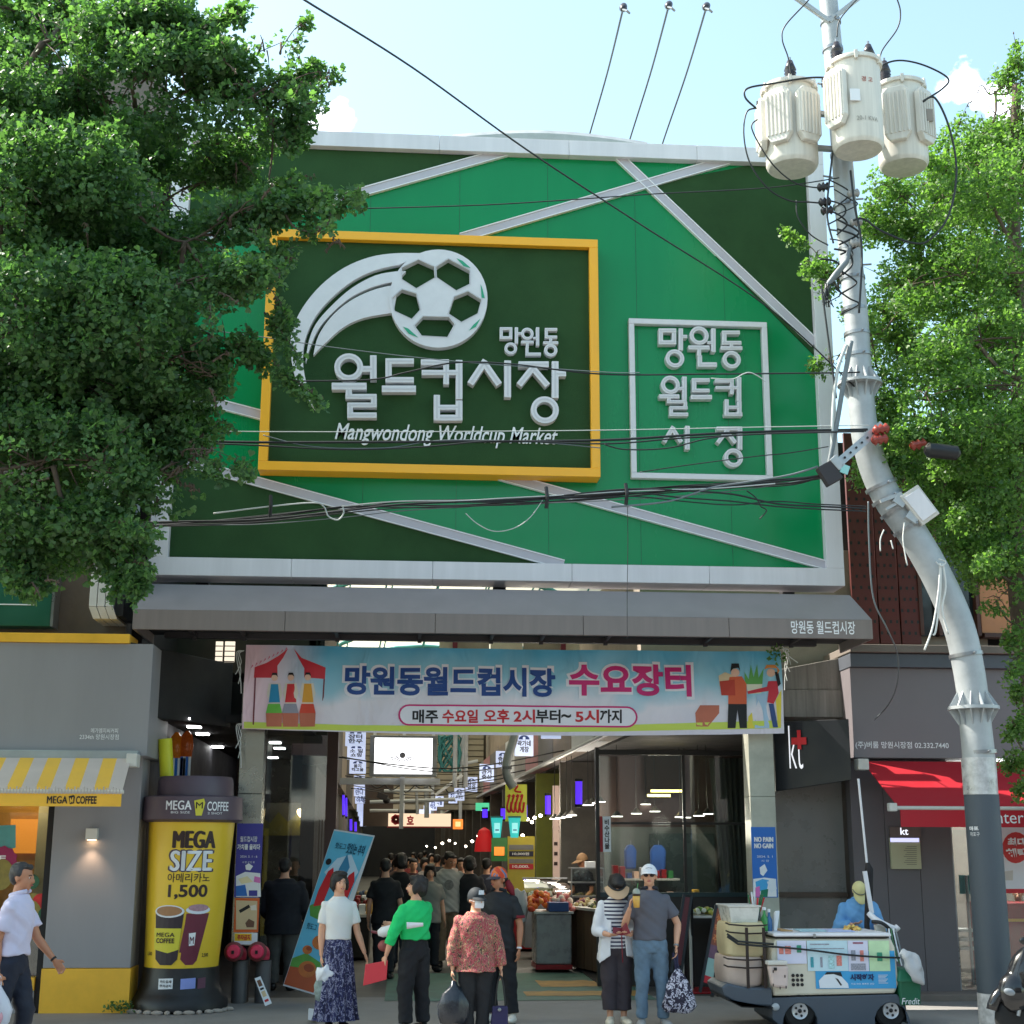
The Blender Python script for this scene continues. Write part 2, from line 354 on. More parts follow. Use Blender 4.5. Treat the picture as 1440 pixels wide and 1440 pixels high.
# ================================================================== MARKET SIGNBOARD
YS = 17.6
X0 = P(207, 810, YS).x; X1 = P(1188.5, 821.5, YS).x; Z0 = P(700, 816, YS).z; Z1 = P(900, 201, YS).z
x0i = P(235.5, 786, YS).x; x1i = P(1163, 796, YS).x; z0i = P(700, 791, YS).z; z1i = P(900, 221.5, YS).z
sign = thing('market_signboard', ((X0+X1)/2, YS, Z0), 'huge green turf and glossy signboard with white frame, football emblem and raised lettering', 'signboard')
YP = YS+.13
for a in ((X0, X1, Z0, z0i), (X0, X1, z1i, Z1), (X0, x0i, z0i, z1i), (x1i, X1, z0i, z1i)):
    hz_ = (a[1]-a[0]) > (a[3]-a[2]); ns = 5 if hz_ else 3
    for i in range(ns):
        f0, f1 = i/ns, (i+1)/ns; g0 = .004 if i else 0
        bb = (a[0]+(a[1]-a[0])*f0+g0, a[0]+(a[1]-a[0])*f1, a[2], a[3]) if hz_ else (a[0], a[1], a[2]+(a[3]-a[2])*f0+g0, a[2]+(a[3]-a[2])*f1)
        build('frame_rail', MB().box(bb[0], bb[1], YS, YS+.5, bb[2], bb[3]), WHITE, sign, bevel=.005)
GREEN = mat('glossy_green', c(0, 136, 78), .22, spec=.35, var=.08, vs=.6, streak=1.2, bump=.05, bs=2.5)
TURF = mat('artificial_turf', c(54, 84, 52), .95, var=.16, vs=1.5, bump=.9, bs=220, spec=.1)
build('backing_panel', MB().box(x0i-.01, x1i+.01, YP, YS+.45, z0i-.01, z1i+.01), GREEN, sign)
for k in range(1, 7): xx = x0i+(x1i-x0i)*k/7; build('panel_seam', MB().box(xx-.002, xx+.002, YP-.0015, YP+.01, z0i, z1i), SEAM, sign)
def on_sign(pts): return [(min(max(x, x0i+.004), x1i-.004), min(max(z, z0i+.004), z1i-.004)) for x, z in pxpoly(pts, YP)]
for pts in ([(225, 195), (705, 213), (491, 272), (225, 350)], [(908, 262), (1050, 222), (1150, 222), (1165, 500)], [(225, 640), (225, 800), (780, 800), (400, 686)]):
    build('turf_panel', MB().prism(on_sign(pts), YP-.02, YP+.02), TURF, sign)
STRIP = mat('grey_trim', c(188, 184, 192), .5, var=.08)
EDGE = mat('trim_edge', c(235, 235, 238), .5, var=0)
for k, (a, b, w) in enumerate((((262, 341), (716, 214), 11), ((648, 336), (1030, 225), 11), ((866, 219), (1145, 484), 11), ((249, 554), (372, 586), 11), ((246, 647), (792, 795), 10.5), ((695, 668), (1164, 797), 10.5))):
    pa, pb = P(*a, YP), P(*b, YP); d = (pb-pa).normalized(); nn = Vector((-d.z, 0, d.x)); ww = w*.0094
    dd = .045+.002*k
    def clipx(p):
        return p
    st = build('trim_strip', MB().prism([(q.x, q.z) for q in (pa-nn*ww*.5, pb-nn*ww*.5, pb+nn*ww*.5, pa+nn*ww*.5)], YP-dd, YP+.01), STRIP, sign)
    for sg in (-1, 1):
        o1 = nn*ww*.5*sg; o2 = nn*(ww*.5+.013)*sg
        build('trim_edge', MB().prism([(q.x, q.z) for q in (pa+o1, pb+o1, pb+o2, pa+o2)], YP-dd-.012, YP+.01), EDGE, st)
# yellow framed emblem board
YB = YS-.18
yx0 = P(362.4, 663, YB).x; yx1 = P(844.6, 668, YB).x; yz0 = P(603, 665.5, YB).z; yz1 = P(609, 329, YB).z
YEL = mat('yellow_frame', c(255, 182, 40), .4, var=.04); fwid = .115
for a in ((yx0, yx1, yz0, yz0+fwid), (yx0, yx1, yz1-fwid, yz1), (yx0, yx0+fwid, yz0+fwid, yz1-fwid), (yx1-fwid, yx1, yz0+fwid, yz1-fwid)):
    build('emblem_frame', MB().box(a[0], a[1], YB, YP-.001, a[2], a[3]), YEL, sign, bevel=.006)
YT = YB+.1
build('emblem_board', MB().box(yx0+fwid-.002, yx1-fwid+.002, YT, YT+.05, yz0+fwid-.002, yz1-fwid+.002), TURF, sign)
LET = mat('letter_white', c(222, 220, 222), .4, var=.05, vs=5)
LIN = mat('letter_groove', c(205, 203, 206), .4, var=0)
def glyph(strokes, q, Y, dep, name='letter'):
    """strokes in local pixel coordinates: bars (x0,y0,x1,y1,w) and rings (cx,cy,r,w); q maps to photo pixels"""
    mb = MB(); g2 = MB(); i = 0
    s0 = q(0, 0); s1 = q(100, 0); k = (P(*s1, Y)-P(*s0, Y)).length/100
    for st in strokes:
        dd = dep-.0015*i; i += 1
        if len(st) == 5:
            a = P(*q(st[0], st[1]), Y); b = P(*q(st[2], st[3]), Y); w = st[4]*k
            d = (b-a).normalized(); n = Vector((-d.z, 0, d.x))*w/2
            mb.prism([(p.x, p.z) for p in (a-n, b-n, b+n, a+n)], Y-dd, Y)
            n *= .28; e = d*w*.22
            g2.prism([(p.x, p.z) for p in (a-n+e, b-n-e, b+n-e, a+n+e)], Y-dd-.004, Y-dd+.002)
        else:
            cc = P(*q(st[0], st[1]), Y); r = st[2]*k; w = st[3]*k
            vs, fs = curve_geo([circ(cc.x, cc.z, r+w/2, 28), circ(cc.x, cc.z, r-w/2, 28)], dd); mb.add([(x, Y-z, zz) for x, zz, z in vs], fs)
            vs, fs = curve_geo([circ(cc.x, cc.z, r+w*.14, 28), circ(cc.x, cc.z, r-w*.14, 28)], .006); mb.add([], []); g2.add([(x, Y-dd-z+.002, zz) for x, zz, z in vs], fs)
    o = build(name, mb, LET, sign, fix=False, bevel=.004); build('groove', g2, LIN, o, fix=False)
q1 = lambda u, v: (340+u*.3611, 300+v*.3611)
q4 = lambda u, v: (840+u*.2778, 420+v*.2778)
BIG = {'wol': [(418,611,44,22),(352,685,487,685,28),(513,565,513,660,25),(470,618,513,618,24),(418,690,418,725,24),(405,724,526,724,20),(515,724,515,757,22),(412,757,526,757,20),(423,757,423,795,22),(412,796,526,796,22)],
 'deu': [(560,588,670,588,23),(572,580,572,668,24),(560,660,670,660,22),(546,695,678,695,27)],
 'keop': [(697,592,806,592,23),(700,632,845,632,21),(795,582,795,678,22),(845,583,845,735,26),(759,718,759,815,24),(845,740,845,815,26),(759,766,845,766,20),(747,806,857,806,24)],
 'si': [(948,585,888,676,26),(940,592,1000,678,26),(1033,585,1033,728,26)],
 'jang': [(1075,600,1192,600,24),(1137,605,1077,680,24),(1128,612,1188,682,24),(1217,588,1217,730,26),(1217,636,1259,636,22),(1177,776,43,22)]}
for g in BIG.values(): glyph(g, q1, YT, .13)
SM = [[(1003,458,1052,458,12),(1003,493,1052,493,12),(1009,458,1009,493,12),(1046,458,1046,493,12),(1068,452,1068,516,13),(1068,476,1087,476,11),(1046,534,19,11)],
 [(1110,478,19,11),(1086,510,1135,510,12),(1110,510,1110,532,12),(1150,452,1150,524,13),(1132,494,1150,494,10),(1109,528,1109,558,12),(1103,556,1163,556,13)],
 [(1178,461,1226,461,12),(1184,461,1184,492,12),(1178,490,1226,490,12),(1201,490,1201,512,11),(1172,512,1230,512,12),(1201,541,20,12)]]
for g in SM: glyph(g, q1, YT, .09)
put('Mangwondong Worldcup Market', rect(471, 599, 784, 629, YT), FY(YT), mat('letter_plain', c(235, 235, 235), .4, var=0), sign, bold=.008, shear=.3, depth=.02, lift=.002)
# comet football
def sg(polys, dep, m, nm, lift=0, parent=sign):
    ps = [[(P(*q1(u, v), YT).x, P(*q1(u, v), YT).z) for u, v in p] for p in polys]
    vs, fs = curve_geo(ps, dep); mb = MB(); mb.add([(x, YT-z-lift, zz) for x, zz, z in vs], fs); return build(nm, mb, m, parent, fix=False, bevel=.005 if dep > .02 else 0)
def sm(pts): return [tuple(v)[:2] for v in catmull([(a, b, 0) for a, b in pts], 4)]
b1 = sm([(710,166),(600,166),(500,181),(400,222),(310,290),(240,375),(200,460),(192,540),(208,640),(245,715),(287,770)])+sm([(287,770),(262,700),(243,620),(240,560),(252,490),(290,410),(350,340),(430,275),(520,232),(615,210)])[1:]
b2 = sm([(640,235),(600,236),(520,252),(430,300),(350,370),(290,440),(262,510),(250,588)])+sm([(250,588),(268,530),(300,460),(350,400),(420,340),(500,300),(572,280),(600,278)])[1:]
b3 = sm([(610,290),(572,292),(500,312),(420,352),(350,412),(300,485),(280,560)])+sm([(280,560),(330,510),(400,450),(480,415),(590,396)])[1:]
for p, d in ((b1, .09), (b2, .086), (b3, .082)): sg([p], d, LET, 'comet_tail')
hexs = [[(687,200),(742,225),(745,262),(680,300),(630,268),(630,228)], [(805,198),(880,238),(880,285),(833,308),(765,262),(763,225)], [(625,315),(675,330),(690,385),(660,418),(600,390),(592,345)],
        [(878,323),(925,352),(912,400),(855,430),(810,400),(830,342)], [(710,418),(800,420),(820,445),(795,490),(705,485),(680,450)]]
def grow(h, k): cx = sum(a for a, b in h)/6; cy = sum(b for a, b in h)/6; return [(cx+(a-cx)*k, cy+(b-cy)*k) for a, b in h]
ball = sg([circ(765, 345, 190, 48)]+[grow(h, 1.1) for h in hexs], .12, LET, 'football')
for h in hexs:
    cx = sum(a for a, b in h)/6; cy = sum(b for a, b in h)/6
    o = [(cx+(a-cx)*1.19, cy+(b-cy)*1.19) for a, b in h]; sg([o, [(cx+(a-cx)*1.12, cy+(b-cy)*1.12) for a, b in h]], .004, LIN, 'patch_rim', .122, ball)
for h in ([(835,190),(858,200),(890,228),(862,220)], [(928,290),(936,310),(944,345),(932,342)], [(883,470),(900,448),(927,424),(910,455)], [(628,455),(648,462),(687,497),(650,482)]):
    sg([h], .004, mat('emblem_green', c(40, 160, 120), .4, var=0), 'emblem_accent', .125, ball)
# white outlined box with lettering
YW = YP-.1; r4 = rect(883.5, 449, 1084, 674, YW); fw4 = .075
wx0 = P(886, 562, YW).x; wx1 = P(1083, 562, YW).x; wz0 = P(985, 674, YW).z; wz1 = P(981, 450, YW).z
for a in ((wx0, wx1, wz0, wz0+fw4), (wx0, wx1, wz1-fw4, wz1), (wx0, wx0+fw4, wz0+fw4, wz1-fw4), (wx1-fw4, wx1, wz0+fw4, wz1-fw4)):
    o = build('box_outline', MB().box(a[0], a[1], YW, YP-.001, a[2], a[3]), LET, sign, bevel=.008)
RB = [[(303,176,392,176,22),(303,236,392,236,22),(314,176,314,236,22),(381,176,381,236,22),(415,165,415,276,22),(415,206,448,206,18),(385,316,37,20)],
 [(507,202,38,20),(453,262,560,262,22),(507,262,507,305,20),(579,165,579,284,23),(548,236,579,236,16),(511,300,511,356,22),(500,347,597,347,24)],
 [(622,186,712,186,20),(634,180,634,246,22),(622,238,720,238,20),(670,238,670,262,18),(617,264,725,264,20),(671,322,36,20)],
 [(362,450,37,20),(305,508,408,508,22),(433,408,433,526,23),(398,468,433,468,17),(355,508,355,535,20),(345,534,445,534,17),(438,534,438,562,18),(357,564,450,564,17),(367,564,367,595,18),(357,597,453,597,19)],
 [(470,426,560,426,20),(482,418,482,486,22),(470,478,560,478,19),(465,511,572,511,23)],
 [(587,430,681,430,19),(590,464,708,464,17),(672,422,672,497,20),(708,410,708,532,23),(646,522,646,604,20),(710,532,710,604,22),(646,562,710,562,17),(634,597,725,597,20)],
 [(378,660,330,738,22),(371,668,417,738,22),(448,656,448,776,23)],
 [(595,670,702,670,20),(652,674,600,742,21),(643,680,690,742,21),(713,660,713,776,23),(680,816,37,20)]]
for g in RB: glyph(g, q4, YP, .12)
# sign rear support posts
for xx in (X0+.6, (X0+X1)/2, X1-.6): build('support_post', MB().box(xx-.08, xx+.08, YS+.52, YS+.68, Z0-.35, Z1-.3), DARK, sign)
# curved roof edge seen just above the signboard
solo('arcade_roof_edge', MB().tube([Vector((P(640+i*22, 0, YS+2.2).x, YS+2.2, P(700, 203-11*math.sin(PI*i/12), YS+2.2).z)) for i in range(13)], .12), GALV, 'pale curved roof edge peeping above the top of the big signboard', 'roof edge', smooth=True)
# ================================================================== AWNING OVER ENTRANCE
YA = 16.9
ax0 = P(186, 885, YA).x; ax1 = P(1228, 898, YA).x; az0 = P(700, 891.5, YA).z; az1 = P(700, 864, YA).z
bz = P(700, 829, 17.55).z
AW = mat('grey_awning', c(140, 134, 136), .5, var=.12, vs=1.5, streak=2); AWV = mat('grey_valance', c(130, 120, 116), .5, var=.1, vs=2, streak=4)
aw = thing('entrance_canopy', ((ax0+ax1)/2, YA, az0), 'long grey metal canopy under the big signboard, small white lettering at right end', 'canopy')
bx0 = P(207, 824, 17.55).x; bx1 = P(1195, 838, 17.55).x
build('sloped_top', MB().hexa([(ax0, YA, az1), (ax1, YA, az1), (ax1-.02, 18.2, az1), (ax0+.02, 18.2, az1), (bx0, 17.55, bz), (bx1, 17.55, bz), (bx1, 18.2, bz), (bx0, 18.2, bz)]), AW, aw, bevel=.004)
for k, (xa, xb) in enumerate([(ax0+(ax1-ax0)*i/5, ax0+(ax1-ax0)*(i+1)/5-.006) for i in range(5)]):
    build('valance', MB().box(xa, xb, YA-.012, YA+.05, az0, az1-.003), AWV, aw, bevel=.003)
build('underside', MB().box(ax0+.02, ax1-.02, YA+.055, 18.2, az0+.12, az0+.14), DARK, aw)
build('end_cheek', MB().box(ax1-.03, ax1, YA+.055, 18.2, az0, az1-.003), AWV, aw); build('end_cheek', MB().box(ax0, ax0+.03, YA+.055, 18.2, az0, az1-.003), AWV, aw)
put('망원동 월드컵시장', rect(1112, 873.5, 1202, 892, YA), FY(YA-.012), TXT_W, aw, bold=.012)
gan = thing('entrance_steelwork', (0, 18.0, 3.6), 'dark steel beams and brackets under the entrance canopy above the banner', 'beam')
SD = mat('dark_steel', c(62, 58, 60), .6, .3, var=.2)
zb = P(700, 900, 18.0).z
build('beam', MB().box(ax0+.2, ax1-.4, 17.95, 18.05, zb-.03, zb+.04), SD, gan); build('beam', MB().box(ax0+.2, ax1-.4, 18.35, 18.45, zb+.1, zb+.2), SD, gan)
for px in (205, 275, 345, 475, 590, 690, 760, 850, 990, 1110, 1190):
    x = P(px, 900, 18).x; build('bracket', MB().bar((x, 17.2, az0+.1), (x, 18.0, zb), .04, .04), SD, gan); build('bracket', MB().box(x-.025, x+.025, 17.9, 17.95, zb-.06, az0+.12), SD, gan)
# ================================================================== BANNER
YN = 18.12
def fban(u, v, w=0):
    return (u, YN-w+.018*math.sin(u*3.1+v*2)+.012*math.sin(u*9.3-v*7)-.02*math.sin(v*4), v)
bL = P(343, 965, YN).x; bR = P(1100, 965, YN).x; bT = P(720, 911, YN).z; bB = P(720, 1028, YN).z
def bsag(u): t = (u-bL)/(bR-bL); return -.05*4*t*(1-t)
mb = MB(); nx, nz_ = 90, 16
for j in range(nz_+1):
    for i in range(nx+1):
        u = bL+(bR-bL)*i/nx; v = bB+(bT-bB)*j/nz_+.04*(1-j/nz_)*math.sin(PI*i/nx)*-1+bsag(u)*.3
        mb.v.append(fban(u, v))
mb.f = [(j*(nx+1)+i, j*(nx+1)+i+1, (j+1)*(nx+1)+i+1, (j+1)*(nx+1)+i) for j in range(nz_) for i in range(nx)]
bm_ = bpy.data.materials.new('banner_print'); bm_.use_nodes = True; t = bm_.node_tree; b = t.nodes['Principled BSDF']; b.inputs['Roughness'].default_value = .5
co = t.nodes.new('ShaderNodeTexCoord'); sp = t.nodes.new('ShaderNodeSeparateXYZ'); t.links.new(co.outputs['Object'], sp.inputs[0])
n = t.nodes.new('ShaderNodeTexNoise'); n.inputs['Scale'].default_value = 1.1; n.inputs['Detail'].default_value = 3; t.links.new(co.outputs['Object'], n.inputs['Vector'])
a = t.nodes.new('ShaderNodeMath'); a.operation = 'MULTIPLY_ADD'; a.inputs[1].default_value = .9; t.links.new(n.outputs['Fac'], a.inputs[0]); t.links.new(sp.outputs['Z'], a.inputs[2])
r_ = t.nodes.new('ShaderNodeValToRGB'); hb = bT-bB
mr = t.nodes.new('ShaderNodeMapRange'); mr.inputs[1].default_value = .42; mr.inputs[2].default_value = .45+hb; t.links.new(a.outputs[0], mr.inputs[0]); t.links.new(mr.outputs[0], r_.inputs[0])
el = r_.color_ramp.elements; el[0].position = .0; el[0].color = c(222, 214, 226); el[1].position = 1; el[1].color = c(95, 185, 220)
e2 = el.new(.38); e2.color = c(232, 226, 234); e3 = el.new(.62); e3.color = c(160, 208, 226)
m2 = t.nodes.new('ShaderNodeMix'); m2.data_type = 'RGBA'; m2.inputs[7].default_value = c(240, 205, 215)
mrx = t.nodes.new('ShaderNodeMapRange'); mrx.inputs[1].default_value = -2.4; mrx.inputs[2].default_value = -3.3; t.links.new(sp.outputs['X'], mrx.inputs[0])
n3 = t.nodes.new('ShaderNodeTexNoise'); n3.inputs['Scale'].default_value = 2.2; n3.inputs['Distortion'].default_value = 1.5; bpn = t.nodes.new('ShaderNodeBump'); bpn.inputs['Strength'].default_value = .55; bpn.inputs['Distance'].default_value = .12
mpn = t.nodes.new('ShaderNodeMapping'); mpn.inputs['Scale'].default_value = (1, 1, .5); t.links.new(co.outputs['Object'], mpn.inputs[0]); t.links.new(mpn.outputs[0], n3.inputs['Vector']); t.links.new(n3.outputs['Fac'], bpn.inputs['Height']); t.links.new(bpn.outputs[0], b.inputs['Normal'])
t.links.new(mrx.outputs[0], m2.inputs[0]); t.links.new(r_.outputs[0], m2.inputs[6]); t.links.new(m2.outputs[2], b.inputs['Base Color'])
ban = thing('market_banner', ((bL+bR)/2, YN, bB), 'wide printed cloth banner strung between the two entrance pillars', 'banner')
build('cloth', mb, bm_, ban, smooth=2, fix=False)
def tess(vs, fs, lift):
    me = bpy.data.meshes.new('t'); me.from_pydata(vs, [], fs); bm = bmesh.new(); bm.from_mesh(me); bpy.data.meshes.remove(me)
    xs = [v[0] for v in vs]; k = math.floor(min(xs)/.09)+1
    while k*.09 < max(xs):
        bmesh.ops.bisect_plane(bm, geom=bm.verts[:]+bm.edges[:]+bm.faces[:], plane_co=(k*.09, 0, 0), plane_no=(1, 0, 0)); k += 1
    bm.verts.ensure_lookup_table(); bm.verts.index_update()
    v2 = [fban(v.co.x, v.co.y, lift) for v in bm.verts]; f2 = [tuple(v.index for v in f.verts) for f in bm.faces]; bm.free()
    return v2, f2
def bp(pts, m, lift=.004):
    mbb = MB(); pp = pxpoly(pts, YN); L = []
    vs, fs = curve_geo([pp], 0); mbb.add(*tess(vs, fs, lift)); return build('print', mbb, m, ban, fix=False)
def bt(s, box, m, bold, lift):
    vs, fs = text_geo(s, bold); r = rect(*box, YN)
    return build('lettering', MB().add(*tess([(r[0]+(r[2]-r[0])*x, r[1]+(r[3]-r[1])*y, 0) for x, y, z in vs], fs, lift)), m, ban, fix=False)
pr = lambda n, *rgb: mat('ink_'+n, c(*rgb), .55, var=0)
bp([(343, 1015), (500, 1020), (720, 1021), (900, 1019), (1098, 1013), (1098, 1024), (900, 1028), (720, 1030), (500, 1028), (343, 1024)], pr('lime', 205, 220, 90), .005)
IW = pr('halo', 235, 232, 240)
bt('망원동월드컵시장', (481, 934, 785, 983), IW, .075, .008); bt('망원동월드컵시장', (485, 938, 781, 979), pr('navy', 32, 70, 140), .035, .014)
bt('수요장터', (796, 930, 976, 983), IW, .075, .008); bt('수요장터', (800, 934, 972, 979), pr('magenta', 205, 35, 115), .035, .014)
def pill(box, rad, m, lift):
    mbb = MB(); vs, fs = curve_geo([rpoly(rect(*box, YN), rad)], 0); mbb.add(*tess(vs, fs, lift)); build('print', mbb, m, ban, fix=False)
pill((560, 992, 896, 1022), .135, pr('magenta', 205, 35, 115), .008); pill((562.5, 994.5, 893.5, 1019.5), .113, pr('halo', 235, 232, 240), .012)
for s, bx_, m in (('매주', (580, 998, 616, 1017), TXT_K), ('수요일', (622, 998, 672, 1017), TXT_R), ('오후', (680, 998, 716, 1017), TXT_R), ('2시', (722, 998, 752, 1017), TXT_R), ('부터', (753, 998, 788, 1017), TXT_K), ('~', (789, 1004, 803, 1010), TXT_K), ('5시', (809, 998, 842, 1017), TXT_R), ('까지', (843, 998, 874, 1017), TXT_K)):
    bt(s, bx_, m, .03, .016)
RED = pr('scarlet', 205, 45, 60); SKIN_I = pr('skin', 235, 190, 165); TER = pr('terracotta', 195, 110, 85)
# left drawing: red tent with three stallholders
bp([(405, 912), (398, 925), (390, 936), (390, 953), (357, 953), (358, 938), (375, 932), (392, 922)], RED); bp([(413, 912), (424, 925), (458, 939), (457, 955), (428, 953), (428, 940), (420, 926)], RED)
bp([(358, 953), (360, 953), (357, 1022), (355, 1022)], pr('pole', 120, 50, 60)); bp([(455, 955), (457, 955), (453, 1024), (451, 1024)], pr('pole', 120, 50, 60))
for x, ap, bot in ((386, (45, 145, 190), (110, 190, 70)), (409, (215, 50, 55), (150, 150, 165)), (433, (225, 160, 50), (215, 70, 45))):
    bp(circ(x, 953, 4.5, 12), SKIN_I, .007); bp([(x-5, 952), (x-3, 946), (x+3, 946), (x+5, 952), (x+2, 949), (x-3, 949)], TXT_K, .01)
    bp([(x-8, 961), (x+8, 961), (x+11, 975), (x+7, 990), (x-7, 990), (x-11, 975)], pr('shirt', 225, 215, 200), .006)
    bp([(x-5, 962), (x+5, 962), (x+8, 988), (x-8, 988)], pr('apron%d' % x, *ap), .009)
    bp([(x-9, 990), (x+8, 990), (x+11, 1003), (x-12, 1003)], pr('veg%d' % x, *bot), .009)
    bp([(x-12, 1003), (x+11, 1003), (x+10, 1022), (x-11, 1022)], TER, .012)
for k in range(9): bp([(352+k*6, 940-k*3), (356+k*6, 936-k*3), (355+k*6, 934-k*3)], pr('blossom', 215, 110, 140), .006)
# right drawing: two farmers with crates
bp([(978, 1022), (977, 1003), (984, 992), (1011, 992), (1011, 1003), (995, 1022)], TER, .006); bp([(1011, 950), (1020, 945), (1033, 950), (1033, 965), (1012, 965)], pr('straw', 230, 205, 165), .005)
bp(circ(1034, 946, 6, 12), SKIN_I, .009); bp([(1027, 945), (1029, 933), (1039, 933), (1041, 944), (1038, 939), (1031, 940)], TXT_K, .012)
bp([(1026, 952), (1043, 951), (1050, 962), (1050, 990), (1024, 990), (1024, 962)], pr('brick', 215, 95, 55), .009); bp([(1012, 958), (1033, 956), (1034, 978), (1014, 978)], pr('crate', 190, 60, 40), .013)
bp([(1024, 990), (1050, 990), (1050, 1024), (1040, 1024), (1037, 998), (1034, 1024), (1023, 1024)], TXT_K, .010)
bp([(1048, 962), (1047, 945), (1053, 955), (1056, 935), (1060, 952), (1065, 934), (1067, 953), (1074, 940), (1072, 962)], pr('leek', 95, 165, 80), .008); bp([(1050, 962), (1072, 962), (1070, 975), (1052, 976)], pr('leekroot', 225, 225, 200), .007)
bp(circ(1084, 946, 6, 12), SKIN_I, .010); bp([(1075, 941), (1078, 935), (1090, 935), (1096, 943), (1093, 948), (1092, 940), (1082, 939)], pr('hat', 220, 140, 70), .013); bp([(1089, 945), (1094, 945), (1097, 962), (1093, 966)], TXT_K, .012)
bp([(1080, 958), (1092, 958), (1094, 975), (1087, 990), (1078, 988), (1080, 972), (1052, 976), (1051, 972), (1078, 966)], pr('scarlet', 205, 45, 60), .011)
bp([(1064, 978), (1078, 975), (1082, 1024), (1061, 1024)], pr('paleblue', 170, 200, 225), .009); bp([(1080, 990), (1087, 990), (1094, 1023), (1087, 1023)], pr('jeans', 45, 75, 130), .010)
bp([(1052, 1008), (1057, 1002), (1060, 1024), (1051, 1024)], pr('rape', 230, 210, 70), .007); bp([(1090, 985), (1098, 970), (1098, 1022), (1094, 1022)], pr('rape', 230, 210, 70), .007)
ROPE = mat('white_rope', c(215, 215, 210), .8, var=0)
for s_, (x, y) in enumerate(((343, 915), (343, 1018), (1100, 912))):
    p = P(x, y, YN); d = -1 if x < 700 else 1; mb = MB()
    for k in range(3):
        mb.tube(catmull([p, p+Vector((d*(.06+.02*k), .05, -.03)), p+Vector((d*.03, .02, -.15-.1*k)), p+Vector((d*(.09-.04*k), .0, -.3-.12*k))], 5), .006, 5)
    build('tie_rope', mb, ROPE, ban, smooth=True)
# ================================================================== ENTRANCE PILLARS
PIL = mat('stainless_pillar', c(150, 150, 142), .25, .75, var=.25, vs=2.2, bump=.1, bs=3)
YPI = 18.35
def pillar(px0, px1, pyb, name, label):
    xa, xb = P(px0, 1180, YPI).x, P(px1, 1180, YPI).x
    t_ = thing(name, ((xa+xb)/2, YPI+.15, 0), label, 'pillar')
    for z0_, z1_ in ((.0 if pyb is None else P(350, pyb, YPI).z, 1.3), (1.303, 2.5), (2.503, 3.9)):
        build('cladding', MB().box(xa, xb, YPI, YPI+.33, z0_, z1_), PIL, t_, bevel=.006)
    return t_, xa, xb
pl, pxa, pxb = pillar(331.5, 366, 1330, 'entrance_pillar', 'worn stainless clad pillar left of the market entrance, papered with notices')
build('core_post', MB().box(pxa+.09, pxb-.09, YPI+.12, YPI+.3, 0, P(350, 1330, YPI).z), DARK, pl)
PIL = mat('pale_pillar', c(176, 176, 162), .4, .15, var=.22, vs=2.2, bump=.1, bs=3)
pr2, pxc, pxd = pillar(1057, 1092.5, None, 'entrance_pillar', 'pale streaked steel pillar right of the market entrance carrying a blue gym poster')
build('lintel_plate', MB().box(pxc-.02, pxd+.02, YPI+.002, YPI+.32, 3.91, 4.2), SD, pr2)
def poster(name, box, Y, label, bgm, texts, polys=(), cat='poster', fr=None):
    r = rect(*box, Y); t_ = thing(name, ((r[0]+r[2])/2, Y, r[1]), label, cat)
    build('sheet', MB().box(r[0], r[2], Y-.006, Y-.001, r[1], r[3]), bgm, t_)
    for k, (pts, m) in enumerate(polys): flat([pxpoly(pts, Y)], FY(Y-.006), m, t_, lift=.002+.001*k)
    for s, bx_, m, bo in texts: put(s, rect(*bx_, Y), FY(Y-.006), m, t_, bold=bo, lift=.012)
    return t_
DBL = mat('ink_indigo', c(62, 58, 150), .5, var=0); BLU = mat('ink_blue', c(40, 110, 195), .5, var=.04)
poster('notice_poster', (331.5, 1158, 368, 1262), YPI, 'tall indigo notice with white lettering on the left pillar', DBL,
       [('월드컵시장', (338, 1176, 362, 1184), TXT_W, .01), ('가치를 올리다', (334, 1187, 366, 1195), TXT_W, .03), ('2024. 5. 1 - 6', (338, 1203, 362, 1206), TXT_W, 0), ('시 장 상 인 회', (341, 1211, 358, 1214), TXT_W, 0)],
       [([(332, 1232), (345, 1226), (366, 1228), (367, 1261), (332, 1261)], TXT_W), ([(332, 1246), (345, 1244), (348, 1260), (332, 1260)], BLU), ([(350, 1252), (362, 1252), (362, 1260), (350, 1260)], DBL), ([(335, 1236), (348, 1232), (356, 1240), (340, 1243)], mat('ink_cream', c(240, 225, 180), .5, var=0)), ([(358, 1232), (366, 1234), (366, 1242), (357, 1240)], mat('ink_pink', c(225, 120, 190), .5, var=0)), ([(345, 1217), (350, 1214), (356, 1218), (352, 1224), (346, 1223)], TXT_W)])
poster('notice_poster', (329.5, 1263, 364, 1311), YPI, 'tan picture notice with orange border below the indigo notice', mat('ink_orange', c(215, 95, 30), .5, var=0), [],
       [([(332, 1266), (362, 1267), (361, 1307), (332, 1307)], mat('ink_tan', c(215, 190, 150), .5, var=.05)), ([(336, 1280), (350, 1272), (352, 1276), (338, 1284)], TXT_K), ([(345, 1298), (350, 1292), (358, 1296), (357, 1304), (347, 1304)], mat('ink_brown', c(110, 75, 55), .5, var=0)), ([(352, 1274), (360, 1272), (361, 1280), (353, 1280)], mat('ink_white2', c(235, 225, 210), .5, var=0))])
poster('notice_poster', (329.5, 1312, 362, 1328), YPI, 'small notice with a yellow lettered stripe at the foot of the left pillar', PAPER, [('주차금지', (334, 1314, 352, 1322), TXT_R, .04)], [([(330, 1312.5), (354, 1313), (354, 1323), (330, 1323)], mat('ink_yellow', c(240, 200, 40), .5, var=0))])
